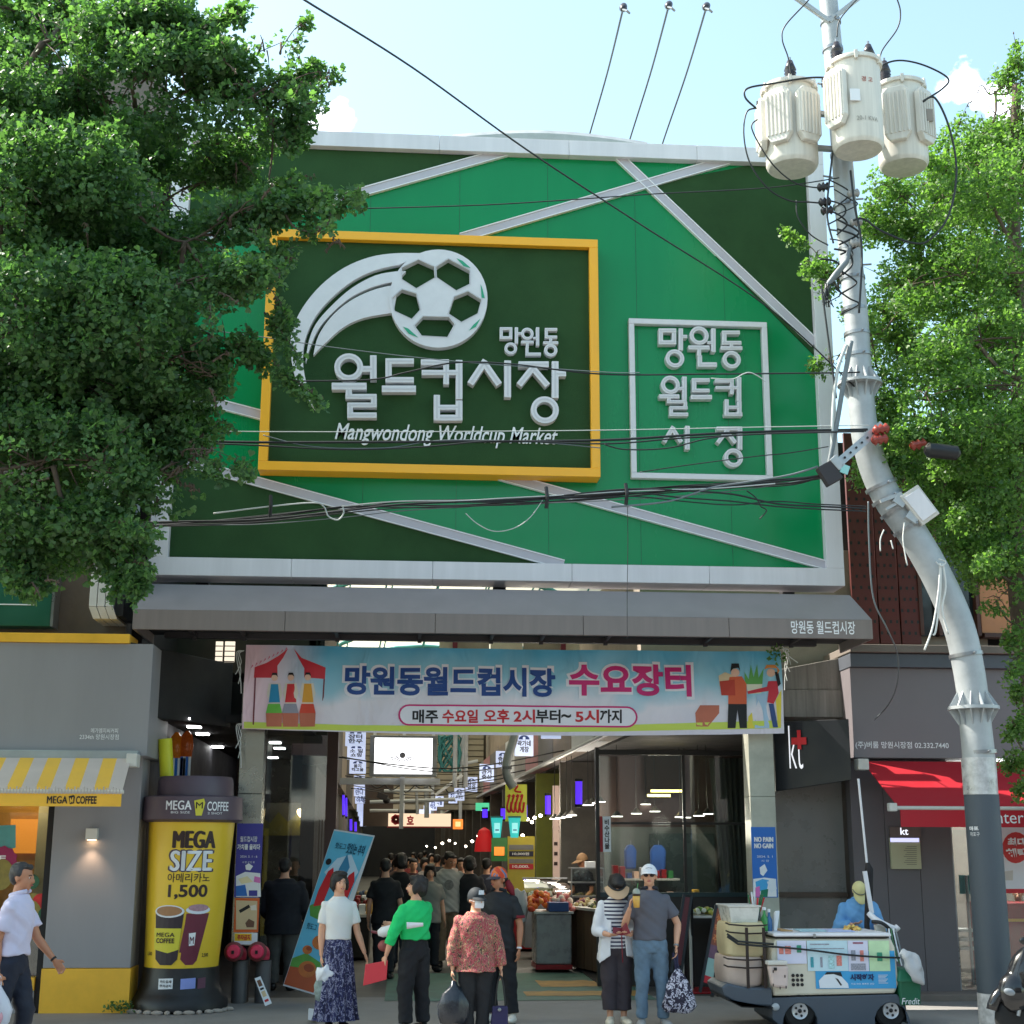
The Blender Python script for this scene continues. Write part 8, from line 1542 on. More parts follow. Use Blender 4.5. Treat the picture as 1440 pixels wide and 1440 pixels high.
def poly_bag(J, w, name, label, m, size, h, dz=0, taper=.7):
    p = J[w]; mb = MB(); bt = thing(name, p+Vector((0, 0, -h)), label, 'bag')
    n = 20; rows = [(0, .12), (.12, .25), (.3, .75), (.55, 1.0), (.8, .96), (.95, .75), (1, .35)]; vs = []
    for t, s in rows:
        for i in range(n): a = 2*PI*i/n; q = 1+.12*math.sin(5*a+t*4)+.06*math.sin(9*a); vs.append((p.x+size*s*q*math.cos(a), p.y-.02+size*.55*s*q*math.sin(a), p.z-.02-h*t))
    mb.add(vs, [(j*n+i, j*n+(i+1) % n, (j+1)*n+(i+1) % n, (j+1)*n+i) for j in range(len(rows)-1) for i in range(n)]+[tuple(range(n)), tuple((len(rows)-1)*n+i for i in range(n))[::-1]]); wob(mb, .02, 12)
    build('bag', mb, m, bt, smooth=2)
    build('bag_handle', MB().tube(catmull([p+Vector((-.02, -.02, -.03)), p+Vector((-.015, -.03, .04)), p+Vector((.015, -.03, .045)), p+Vector((.02, -.02, -.03))], 4), .006, 6), m, bt, smooth=2); return bt
pbt = poly_bag(Jm, 'R', 'plastic_bag', 'white plastic bag with pinkish contents held by the man in lavender shirt', mat('bag_white', c(222, 218, 226), .35, var=.05, bump=.6, bs=9), .115, .37)
q = Jm['R']; build('contents', MB().ell(q+Vector((.0, -.07, -.28)), (.07, .03, .07)), mat('bag_pink', c(235, 170, 180), .5), pbt, smooth=2)
# --- woman in white knit top and long skirt
SKM = pattern('skirt_print', [c(28, 30, 62), c(45, 48, 92), c(150, 150, 175), c(38, 40, 80)], 26, 'voronoi', [.0, .44, .55, .62], stretch=(1, 1, .55))
Jw = human('smiling woman in white knit top and long navy patterned skirt', sit_px(476, 15.75), 15.75, 12, 1.61,
  dict(m=mat('knit_white', c(226, 226, 224), .9, var=.03, bump=.5, bs=120), sleeve='short', hem=.565, loose=.009, wr=.003), dict(style='skirt', m=SKM),
  (V3(-.10, .05, -1), V3(.02, -.08, -1)), (V3(.20, .0, -1), V3(.30, -.22, -.85)), ('bob', HAIRK), head=(-2, 12, 0), build_w=.93, shoes=mat('shoe_dark', c(30, 28, 32), .5))
build('teeth', MB().ell(Jw['hd'](0, -.0555, .0298), (.007*1.61, .0016*1.61, .0012*1.61), Jw['hr'], 10, 6), TXT_W, Jw['root'], smooth=2, local=True); build('neck_trim', MB().tube([V3(.055*math.sin(a)*1.25, Jw['ly'](.84)-.004-.062*math.cos(a), 1.61*.828+.012*math.cos(a)*-1) for a in [2*PI*k/20 for k in range(21)]], .008, 6), mat('trim_cream', c(228, 222, 195), .8), Jw['root'], smooth=2, local=True)
wb2 = poly_bag(Jw, 'R', 'net_bag', 'teal and white crumpled bag held by the woman in white', mat('net_teal', c(130, 145, 142), .6, var=.4, vs=18, bump=.6, bs=20), .085, .36)
q = Jw['R']; mb = MB().ell(q+Vector((.03, -.06, -.1)), (.085, .05, .1), Matrix.Rotation(R(15), 3, 'Y'), 16, 10); wob(mb, .05, 14); build('white_cloth', mb, PAPER, wb2, smooth=2)
solo('white_carton', MB().hexa([P(433, 1434, 16.3), P(447, 1436, 16.3), P(447, 1436, 16.5), P(433, 1434, 16.5), P(434, 1418, 16.3), P(447, 1419, 16.3), P(447, 1419, 16.5), P(434, 1418, 16.5)]), PAPER, 'small white carton on the ground behind the woman in white', 'box', bevel=.005)
# --- woman in green
GRN = mat('blouse_green', c(20, 200, 110), .75, var=.04, bump=.3, bs=10)
Jg = human('woman in bright green top and black trousers turned away to the left', sit_px(584, 15.55), 15.55, -142, 1.575,
  dict(m=GRN, sleeve='3q', hem=.585, loose=.026, wr=.008), dict(style='pants', m=mat('trouser_black', c(26, 27, 32), .85, bump=.3, bs=30), loose=.026, waist=.6),
  (V3(.10, -.75, -.75), V3(.45, -.8, .05)), (V3(.42, -.15, -1), V3(.15, -.32, -1), None), ('bob', HAIRK), head=(-4, 50, 0), build_w=1.02, legR=(V3(-.05, 0, -1), V3(-.05, .05, -1)), legL=(V3(.12, 0, -1), V3(0, .05, -1)))
q = Jg['L']; pf = thing('red_folder', q, 'coral red folder held low by the woman in green', 'folder')
build('cover', MB().hexa([q+Vector(v) for v in ((-.22, -.03, -.22), (.02, -.03, -.16), (.02, -.01, -.16), (-.22, -.01, -.22), (-.2, -.03, -.01), (.03, -.03, .03), (.03, -.01, .03), (-.2, -.01, -.01))]), mat('folder_coral', c(215, 60, 70), .5, var=.04), pf, bevel=.004)
um2 = thing('rolled_umbrella', P(572, 1305, 15.6), 'white rolled umbrella tucked under the arm of the woman in green', 'umbrella')
a, b_ = P(532, 1312, 15.6), P(590, 1300, 15.5); build('canopy', MB().tube([a, a.lerp(b_, .1), a.lerp(b_, .5), b_], [.03, .055, .06, .03], 12), mat('umbrella_white', c(222, 222, 226), .6, bump=.5, bs=15), um2, smooth=2); build('handle', MB().tube([P(522, 1310, 15.6), a], .014, 8), mat('handle_plum', c(120, 50, 60), .4), um2); b3_ = P(591, 1303, 15.28); build('tip', MB().tube([b3_-Vector((.14, 0, -.01)), b3_+Vector((.03, 0, .02))], [.035, .018], 10), MC['umbrella_white'], um2)
solo('small_handbag', remesh(MB().ell(P(541, 1330, 15.6), (.075, .05, .06), None, 16, 10), .012, 1), mat('bag_redbrown', c(150, 80, 75), .6, var=.3, vs=20), 'small red brown handbag at the front of the woman in green', 'bag', smooth=2, fix=False)
# --- woman in patterned blouse
BLP = pattern('blouse_print', [c(150, 60, 66), c(205, 110, 112), c(62, 52, 44), c(190, 160, 120), c(165, 70, 75)], 20, 'voronoi', [.0, .42, .47, .53, .57], stretch=(1.5, 1, .7))
Jb = human('woman in red brown patterned blouse with dark cap and white face mask', sit_px(669, 14.7), 14.7, 6, 1.47,
  dict(m=BLP, sleeve='long', hem=.455, loose=.03, wr=.006, flare=.01), dict(style='pants', m=MC['trouser_black'], loose=.02),
  (V3(-.22, .02, -1), V3(-.06, -.1, -1)), (V3(.26, .02, -1), V3(.12, -.12, -1)), ('under', HAIRK), head=(2, 26, 0), build_w=1.12, curl=.9)
NVC = mat('cap_navy', c(32, 38, 44), .7, var=.06); cap(Jb, NVC, bl=.05); H = Jb['H']
build('cap_patch', MB().add([Jb['hd'](x, -.0565+.02*abs(x)*8*0-.0*z_, z_) for x, z_ in ((-.022, .095), (.022, .095), (.019, .122), (-.019, .122))], [(0, 1, 2, 3)]), mat('patch_silver', c(205, 210, 220), .35, .2, var=.2, vs=40), Jb['root'], local=True, fix=False)
mk = MB(); 
for j in range(6):
    for i in range(9):
        a = R(-62+124*i/8); t = j/5; mk.v.append(tuple(Jb['hd'](.040*math.sin(a)*(1-.15*abs(t-.4)), -.014-.050*math.cos(a)*(1-.12*(t-.55)**2*4), .012+.048*t)))
mk.f = [(j*9+i, j*9+i+1, (j+1)*9+i+1, (j+1)*9+i) for j in range(5) for i in range(8)]
build('face_mask', mk, mat('mask_white', c(230, 230, 235), .8, var=.02), Jb['root'], smooth=2, local=True, fix=False)
for s in (-1, 1): build('mask_loop', MB().tube([Jb['hd'](s*.036, -.036, .052), Jb['hd'](s*.045, .0, .058)], .0018*H, 5), TXT_W, Jb['root'], local=True)
BBG = mat('bag_black_plastic', c(38, 42, 50), .3, var=.1, bump=.8, bs=10); bb1 = poly_bag(Jb, 'R', 'plastic_bag', 'dark plastic shopping bag in the right hand of the blouse woman', BBG, .15, .42)
q = Jb['L']; tb2 = thing('tote_bag', q-Vector((0, 0, .5)), 'dark indigo tote bag with long handles held by the blouse woman', 'bag')
build('body', MB().hexa([q+Vector(v) for v in ((-.1, -.06, -.55), (.08, -.06, -.55), (.08, .03, -.55), (-.1, .03, -.55), (-.075, -.05, -.27), (.075, -.05, -.27), (.075, .02, -.27), (-.075, .02, -.27))]), mat('tote_indigo', c(42, 36, 78), .7, var=.15, bump=.4, bs=12), tb2, bevel=.015)
for s in (-.02, .0): build('tote_strap', MB().tube(catmull([q+Vector((-.05, s-.02, -.27)), q+Vector((-.03, s-.02, -.08)), q+Vector((0, s-.02, .015)), q+Vector((.03, s-.02, -.08)), q+Vector((.05, s-.02, -.27))], 4), .008, 6), CAB, tb2, smooth=2)
build('charm', MB().ell(q+Vector((-.01, -.08, -.3)), (.018, .01, .018)), STEEL, tb2, smooth=2)
# --- man in black polo
Jk = human('man in black polo shirt with orange blue headcap and sunglasses, behind the blouse woman', sit_px(701, 16.35), 16.35, -22, 1.65,
  dict(m=mat('polo_black', c(30, 32, 36), .75, var=.05, bump=.3, bs=12), sleeve='short', hem=.47, loose=.02, wr=.006), dict(style='pants', m=MC['trouser_black'], loose=.022),
  (V3(-.2, .0, -1), V3(-.05, -.1, -1)), (V3(.26, .02, -1), V3(.0, -.16, -1)), ('under', HAIRK), head=(2, -28, 0), skin=SKIN2, build_w=1.1, shoes=mat('shoe_white', c(215, 210, 200), .6), legL=(V3(.12, 0, -1), V3(.08, .02, -1)))
CAPM = pattern('cap_orange_blue', [c(205, 70, 40), c(225, 120, 60), c(95, 120, 160)], 5, 'voronoi', [.0, .47, .55]); cap(Jk, CAPM, mb_=mat('visor_slate', c(58, 56, 66), .6), bl=.045); shades(Jk); bracelet(Jk, 'L', EDGE)
build('neck_scarf', MB().tube([Jk['hd'](.03, .045, .05), Jk['hd'](.045, .06, .0), Jk['hd'](.07, .06, -.045)], [.03, .045, .02], 10), mat('scarf_maroon', c(125, 30, 40), .8, var=.1), Jk['root'], smooth=2, local=True)
el, shp = Jk['loc']['eL'], V3(.1*1.65*1.1, 0, .793*1.65); e2 = shp+(el-shp)*.66; build('sleeve_trim', MB().tube([e2-V3(0, 0, .012), e2+V3(0, 0, .018)], .031*1.65+.024, 18), MC['scarf_maroon'], Jk['root'], smooth=2, local=True); collar(Jk, MC['polo_black'])
# --- woman in visor reading
STR = pattern('stripe_tee', [c(222, 222, 226), c(40, 45, 75)], 7.8, 'Z', [.0, .62]); WHC = mat('cardigan_white', c(226, 226, 230), .8, var=.03, bump=.3, bs=9)
Jv = human('woman in beige sun visor, white cardigan and striped tee looking down at her wallet', sit_px(866, 16.0), 16.0, 2, 1.60,
  dict(m=STR, sleeve='none', hem=.50, loose=.010, wr=.004), dict(style='crop', m=mat('trouser_plum', c(62, 54, 60), .85, bump=.3, bs=30), loose=.034),
  (V3(-.22, -.05, -1), V3(.42, -.72, -.12), V3(.5, -.6, .1), V3(.2, .0, 1)), (V3(.24, -.05, -1), V3(-.42, -.72, -.12), V3(-.5, -.6, .1), V3(-.2, .0, 1)), ('bob', HAIRK), head=(42, -4, 0), build_w=1.0, shoes=mat('shoe_cream', c(215, 205, 185), .6), lean=4, curl=.35)
H = Jv['H']; cgm = MB()
for s, nm in ((-1, 'R'), (1, 'L')):
    sh = V3(s*.099*H, Jv['ly'](.79), .778*H); el = Jv['loc']['e'+nm]; wr = Jv['loc']['w'+nm]
    cgm.ell(sh, (.052, .052, .052), None, 14, 9); cgm.tube([sh, sh.lerp(el, .3), el], [.05, .06, .064], 16); cgm.ell(el, (.064,)*3, None, 12, 8); cgm.tube([el, el.lerp(wr, .55)], [.062, .046], 16)
    cgm.hexa([V3(s*.085, -.155, .455*H), V3(s*.205, -.10, .40*H if s < 0 else .44*H), V3(s*.205, .06, .42*H), V3(s*.12, .1, .42*H), V3(s*.055, -.13, .80*H), V3(s*.14, -.08, .77*H), V3(s*.15, .05, .77*H), V3(s*.05, .06, .81*H)])
cgm.hexa([V3(-.15, .06, .42*H), V3(.15, .06, .42*H), V3(.15, .13, .42*H), V3(-.15, .13, .42*H), V3(-.12, .03, .80*H), V3(.12, .03, .80*H), V3(.1, .09, .80*H), V3(-.1, .09, .80*H)])
build('cardigan', remesh(cgm, .011, 3, disp=.005, size=.07), WHC, Jv['root'], smooth=2, local=True, fix=False)
VBM = mat('visor_beige', c(200, 165, 130), .6, var=.03)
mb = MB(); n = 17
for k in range(2):
    for j in range(4):
        for i in range(n): a = R(185+170*i/(n-1)); t = j/3; mb.v.append(tuple(Jv['hd']((.050+.030*t)*math.cos(a), .002+(.062+.052*t)*math.sin(a), .083-.020*t-k*.003)))
for k in range(2): mb.f += [(k*4*n+j*n+i, k*4*n+j*n+i+1, k*4*n+(j+1)*n+i+1, k*4*n+(j+1)*n+i) for j in range(3) for i in range(n-1)]
build('sun_visor', mb, VBM, Jv['root'], smooth=2, local=True, fix=False)
build('visor_band', MB().loft([(0, 0, 0, .01, .01), (0, 0, .001, .01, .01)], 8) if False else MB().tube([Jv['hd'](.052*math.cos(a), .004+.062*math.sin(a), .088) for a in [2*PI*i/24 for i in range(25)]], .010, 8), mat('band_black', c(36, 40, 42), .7), Jv['root'], smooth=2, local=True)
q = (Jv['R']+Jv['L'])/2; wl2 = thing('open_wallet', q, 'open dark red wallet held by the woman in the sun visor', 'wallet')
build('cover', MB().hexa([q+Vector(v) for v in ((-.1, -.07, -.0), (0, -.02, -.03), (0, -.01, -.03), (-.1, -.06, 0), (-.095, -.04, .06), (0, .0, .05), (0, .01, .05), (-.095, -.03, .06))]), mat('wallet_red', c(120, 22, 38), .5), wl2); build('flap', MB().hexa([q+Vector(v) for v in ((.0, -.02, -.03), (.09, -.07, .0), (.09, -.06, 0), (0, -.01, -.03), (0, .0, .05), (.05, -.04, .11), (.05, -.03, .11), (0, .01, .05))]), MC['wallet_red'], wl2)
build('strap', MB().tube([q+Vector((0, -.03, -.03)), q+Vector((0, -.05, -.18)), q+Vector((.005, -.05, -.3))], .006, 6), MC['wallet_red'], wl2, smooth=2)
# --- man in white cap
JE = mat('jeans_blue', c(100, 122, 142), .85, var=.22, vs=6, bump=.4, bs=60)
Jc = human('man in white cap, sunglasses and grey polo holding an iced drink', sit_px(914, 15.8), 15.8, 0, 1.69,
  dict(m=mat('polo_grey', c(92, 92, 102), .75, var=.05, bump=.3, bs=14), sleeve='short', hem=.53, loose=.02, wr=.006), dict(style='jeans', m=JE, loose=.012),
  (V3(-.34, -.05, -.9), V3(.15, -.62, .75), V3(.1, -.25, 1), V3(.9, -.3, .2), None, .9), (V3(.42, .03, -.85), V3(-.16, -.35, -.85), V3(0, -.1, -1)), ('under', HAIRK), head=(-8, -10, 0), skin=SKIN, build_w=1.06, shoes=mat('shoe_grey', c(150, 150, 150), .6), legR=(V3(-.03, 0, -1), V3(-.02, .03, -1)), legL=(V3(.08, 0, -1), V3(.04, .03, -1)), curl=.9)
cap(Jc, mat('cap_white', c(228, 228, 232), .8, var=.02), bl=.052, up_=.006); shades(Jc); collar(Jc, mat('collar_dark', c(36, 36, 48), .7)); bracelet(Jc, 'L', STEEL, 'wristwatch')
build('cap_emblem', MB().tube([Jc['hd'](-.02, -.055, .104), Jc['hd'](0, -.058, .107), Jc['hd'](.02, -.055, .104)], .003, 5), mat('thread_grey', c(110, 112, 120), .7), Jc['root'], local=True)
build('belt', MB().loft([(0, 0, .535*1.69, .165, .128), (0, 0, .552*1.69, .163, .126)], 28), mat('belt_denim', c(60, 75, 100), .6), Jc['root'], local=True, smooth=2)
q = Jc['R']+Vector((.035, -.045, .02)); ic = thing('iced_drink', q-Vector((0, 0, .08)), 'domed plastic cup of amber iced drink raised by the white capped man', 'drink')
build('cup', MB().lathe([(.032, -.09), (.042, .05)], q, 18), mat('drink_amber', c(225, 175, 85), .2, var=.15, vs=20), ic, smooth=2); build('sleeve', MB().lathe([(.043, .03), (.0445, .052)], q, 18), mat('drink_dark', c(60, 38, 22), .3), ic, smooth=2)
build('dome_lid', MB().lathe([(.045, .052), (.044, .07), (.034, .095), (.015, .108)], q, 18), mat('clear_lid', c(190, 195, 185), .1, alpha=.6, var=0), ic, smooth=2); build('straw', MB().tube([q+Vector((0, 0, .05)), q+Vector((.02, 0, .16))], .005, 6), mat('straw_green', c(90, 150, 90), .4), ic)
q = Jc['L']; fb_ = thing('floral_bag', q-Vector((0, 0, .6)), 'black and white floral cloth shopper hanging from the white capped man', 'bag')
FLO = pattern('floral_cloth', [c(38, 34, 52), c(70, 66, 88), c(215, 212, 225), c(120, 115, 140)], 20, 'voronoi', [.0, .45, .53, .6])
mb = MB(); n = 24; rows = [(-.13, .02), (-.2, .06), (-.3, .13), (-.42, .17), (-.52, .175), (-.58, .14), (-.6, .05)]; vs = []
for z_, s in rows:
    for i in range(n): a = 2*PI*i/n; k_ = 1+.1*math.sin(4*a+z_*20); vs.append((q.x+.03+s*k_*math.cos(a), q.y-.03+s*.42*k_*math.sin(a), q.z+z_))
mb.add(vs, [(j*n+i, j*n+(i+1) % n, (j+1)*n+(i+1) % n, (j+1)*n+i) for j in range(len(rows)-1) for i in range(n)]+[tuple(range(n)), tuple((len(rows)-1)*n+i for i in range(n))[::-1]]); wob(mb, .03, 9); build('pouch', mb, FLO, fb_, smooth=2)
for s in (-.02, .02): build('bag_strap', MB().tube([q+Vector((s, -.02, .02)), q+Vector((s*.5+.01, -.03, -.08)), q+Vector((.03+s, -.03, -.2))], .014, 8), mat('strap_indigo', c(38, 36, 66), .8), fb_, smooth=2)
# --- vendor behind the cart
Jd = human('cart vendor in light blue jacket and yellow cap bowed over her hands', sit_px(1206, 17.1), 17.1, 4, 1.52,
  dict(m=mat('jacket_blue', c(110, 165, 215), .75, var=.05, bump=.35, bs=12), sleeve='long', hem=.45, loose=.028, wr=.008), dict(style='pants', m=MC['trouser_black']),
  (V3(-.35, -.1, -1), V3(.42, -.7, .25), V3(.6, -.6, .1), V3(.2, 0, 1)), (V3(.35, -.1, -1), V3(-.42, -.7, .25), V3(-.6, -.6, .1), V3(-.2, 0, 1)), ('under', HAIRK), head=(48, -8, 0), build_w=1.18, lean=5, vox=.011)
cap(Jd, mat('cap_yellow', c(222, 210, 150), .75, var=.03), bl=.065); build('cap_band', MB().tube([Jd['hd'](.051*math.cos(a), .004+.062*math.sin(a), .092) for a in [R(190+160*i/14) for i in range(15)]], .006, 6), mat('cap_stripe', c(110, 112, 105), .7), Jd['root'], smooth=2, local=True); collar(Jd, MC['jacket_blue'])
# --- back figures
TEE = mat('tee_grey', c(170, 168, 165), .85, var=.04, bump=.3, bs=12); KH = mat('trouser_khaki', c(135, 115, 92), .85)
Jt = human('man in light grey printed t-shirt and khaki trousers walking in the alley', sit_px(628, 23.5), 23.5, 8, 1.80, dict(m=TEE, sleeve='short', hem=.47, loose=.03, wr=.007), dict(style='pants', m=KH, loose=.025),
  (V3(-.2, 0, -1), V3(-.1, -.2, -1)), (V3(.2, 0, -1), V3(.1, -.3, -1)), ('short', HAIRK), head=(25, 30, 0), skin=SKIN2, build_w=1.15, vox=.013, fine=True)
build('chest_print', MB().add([V3(.075*math.cos(a), -.182, 1.27+.08*math.sin(a)) for a in [2*PI*i/16 for i in range(16)]], [tuple(range(16))]), mat('print_faded', c(125, 123, 122), .8, var=.4, vs=30), Jt['root'], local=True, fix=False)
NAV = mat('top_midnight', c(24, 26, 36), .85)
human('dark haired figure in navy top seen from behind inside the passage shop', sit_px(398, 19.9), 19.9, 175, 1.72, dict(m=NAV, sleeve='long', hem=.42, loose=.04), dict(style='pants', m=mat('trouser_grey', c(78, 78, 76), .85), loose=.02), (V3(-.25, -.1, -1), V3(.2, -.7, -.4)), (V3(.25, -.1, -1), V3(-.2, -.7, -.4)), ('short', HAIRK), vox=.014, build_w=1.25, feat=False)
Jx = human('stall keeper in tan cap behind the glass display case', sit_px(821, 25.5), 25.5, -50, 1.66, dict(m=NAV, sleeve='short', hem=.48, loose=.02), dict(style='pants', m=MC['trouser_black']), (V3(-.2, -.1, -1), V3(0, -.7, -.4)), (V3(.2, -.1, -1), V3(0, -.7, -.4)), ('under', HAIRK), head=(12, -10, 0), skin=SKIN2, vox=.014, z=.1)
cap(Jx, mat('cap_tan', c(165, 130, 95), .8), mb_=MC['cap_tan'])
human('seated staff figure in dark clothes behind the phone shop window', P(1434, 1290, 20.9).x, 20.9, -10, 1.55, dict(m=mat('top_teal_dark', c(34, 54, 58), .8), sleeve='short', hem=.45, loose=.03), dict(style='pants', m=MC['trouser_black']), (V3(-.2, -.2, -1), V3(.1, -.8, -.3)), (V3(.2, -.2, -1), V3(-.1, -.8, -.3)), ('short', HAIRK), head=(15, -20, 0), vox=.014, z=-.2)
crowd = [(541, 21.5, 1.70, (28, 28, 32), 180, 'dark clad shopper with back turned, nearest the standee'), (562, 23, 1.76, (22, 22, 26), 175, 'tall dark coated shopper in the alley left of the green top woman'), (580, 27, 1.66, (60, 30, 34), 10, 'shopper in maroon top deep in the alley'), (604, 22.8, 1.6, (128, 128, 122), 20, 'shopper in grey top half hidden behind the grey t-shirt man'),
 (648, 26, 1.68, (70, 52, 48), 0, 'shopper in brown top behind the grey t-shirt man'), (596, 30, 1.64, (170, 160, 155), 5, 'distant shopper in pale top near the middle of the crowd'), (614, 33, 1.7, (48, 52, 60), 180, 'distant shopper in slate jacket facing away'), (556, 31, 1.62, (90, 70, 66), 0, 'distant shopper in dusky brown near the left shops'),
 (636, 31, 1.7, (200, 190, 185), 15, 'distant shopper in off white top near the bulbs'), (660, 23.5, 1.72, (30, 30, 36), 170, 'shopper in black facing away between grey t-shirt man and polo man'), (684, 25, 1.68, (44, 46, 60), 190, 'shopper in dark navy behind the orange cap man'), (575, 36, 1.6, (140, 60, 60), 0, 'far shopper in dull red top'),
 (590, 40, 1.7, (80, 82, 90), 180, 'far shopper in grey blue coat'), (606, 44, 1.66, (150, 140, 120), 0, 'far shopper in tan top by the alley centre'), (566, 44, 1.68, (40, 40, 46), 0, 'far shopper in charcoal beside the left wall'), (624, 38, 1.62, (60, 70, 60), 180, 'far shopper in dark olive'), (548, 38, 1.7, (54, 44, 50), 180, 'far shopper in dim plum next to the left shops'), (580, 52, 1.65, (110, 100, 98), 0, 'farthest shopper in muted grey brown'), (596, 56, 1.7, (60, 58, 66), 180, 'farthest shopper in dark grey')]
pants = [MC['trouser_black'], mat('trouser_slate', c(58, 62, 72), .85), mat('trouser_brown', c(82, 68, 58), .85)]
for i, (px, Y, h, col, fc, lb) in enumerate(crowd):
    wk = .18*math.sin(i*2.3)
    J = human(lb, P(px, 1280, Y).x, Y, fc+8*math.sin(i), h, dict(m=mat('top_crowd_%d' % i, c(*col), .85, var=.1), sleeve='long' if i % 3 else 'short', hem=.45, loose=.03), dict(style='pants', m=pants[i % 3], loose=.02), (V3(-.2, .1*wk, -1), V3(-.05, -.3, -1)), (V3(.2, -.1*wk, -1), V3(.05, -.3, -1)), ('bob' if i % 2 else 'short', HAIRK), head=(6, 20*math.sin(i*1.7), 0), vox=.016 if Y < 26 else .022, fine=Y < 26, feat=Y < 30, legR=(V3(0, wk, -1), V3(0, wk+.1, -1)), legL=(V3(0, -wk, -1), V3(0, -wk+.1, -1)), group='shoppers crowding the covered alley')
# ================================================================== GINKGO TREES
def leafmat(name, col, tr):
    m = bpy.data.materials.new(name); m.use_nodes = True; t = m.node_tree; b = t.nodes['Principled BSDF']; o = t.nodes['Material Output']
    g = t.nodes.new('ShaderNodeNewGeometry'); r = t.nodes.new('ShaderNodeValToRGB'); e = r.color_ramp.elements
    e[0].color = tuple(x*.62 for x in col[:3])+(1,); e[1].color = (col[0]*1.7, col[1]*1.35, col[2]*1.1, 1); t.links.new(g.outputs['Random Per Island'], r.inputs[0])
    t.links.new(r.outputs[0], b.inputs['Base Color']); b.inputs['Roughness'].default_value = .45; b.inputs['Specular IOR Level'].default_value = .35
    tl = t.nodes.new('ShaderNodeBsdfTranslucent'); mul = t.nodes.new('ShaderNodeMix'); mul.data_type = 'RGBA'; mul.blend_type = 'MULTIPLY'; mul.inputs[0].default_value = 1; mul.inputs[7].default_value = (1.5, 1.9, .7, 1)
    t.links.new(r.outputs[0], mul.inputs[6]); t.links.new(mul.outputs[2], tl.inputs[0])
    mx = t.nodes.new('ShaderNodeMixShader'); mx.inputs[0].default_value = tr; t.links.new(b.outputs[0], mx.inputs[1]); t.links.new(tl.outputs[0], mx.inputs[2]); t.links.new(mx.outputs[0], o.inputs[0]); return m
FAN = np.array([(0, 0, 0), (-.52, .62, .05), (-.40, .88, -.02), (-.10, .96, .05), (0, .74, .0), (.10, .96, .05), (.40, .88, -.02), (.52, .62, .05)])
FT = np.array([(0, 1, 2), (0, 2, 3), (0, 3, 4), (0, 4, 5), (0, 5, 6), (0, 6, 7)])
def nrm(a): return a/np.maximum(np.linalg.norm(a, axis=1, keepdims=True), 1e-9)
def leaves(name, pts, axis, size, m, parent, per=6):
    n = len(pts)*per; p = np.repeat(pts, per, 0)+rng.normal(0, .018, (n, 3)); ax = np.repeat(axis, per, 0)
    d = nrm(rng.normal(0, 1, (n, 3))+ax*.35+np.array([0, 0, -.35])); nn = rng.normal(0, .75, (n, 3))+np.array([-.15, -.25, .8]); nn = nrm(nn-d*(nn*d).sum(1, keepdims=True)); sx = np.cross(d, nn)
    s = size*rng.uniform(.5, 1.35, (n, 1)); p = p+d*s*.55
    V = p[:, None, :]+s[:, None, :]*(FAN[None, :, 0:1]*sx[:, None, :]+FAN[None, :, 1:2]*d[:, None, :]+FAN[None, :, 2:3]*1.6*nn[:, None, :])
    F = (FT[None]+np.arange(n)[:, None, None]*8).reshape(-1, 3); V = V.reshape(-1, 3)-np.array(OFF[parent])
    me = bpy.data.meshes.new(name); me.vertices.add(len(V)); me.vertices.foreach_set('co', V.ravel().astype(np.float32))
    me.loops.add(F.size); me.loops.foreach_set('vertex_index', F.ravel().astype(np.int32)); me.polygons.add(len(F)); me.polygons.foreach_set('loop_start', np.arange(0, F.size, 3, dtype=np.int32))
    me.update(calc_edges=True); me.materials.append(m); o = bpy.data.objects.new(name, me); COL.objects.link(o); o.parent = parent; o['kind'] = 'stuff'; return n
BARK = mat('ginkgo_bark', c(92, 78, 66), .9, var=.3, vs=6, bump=.9, bs=18)
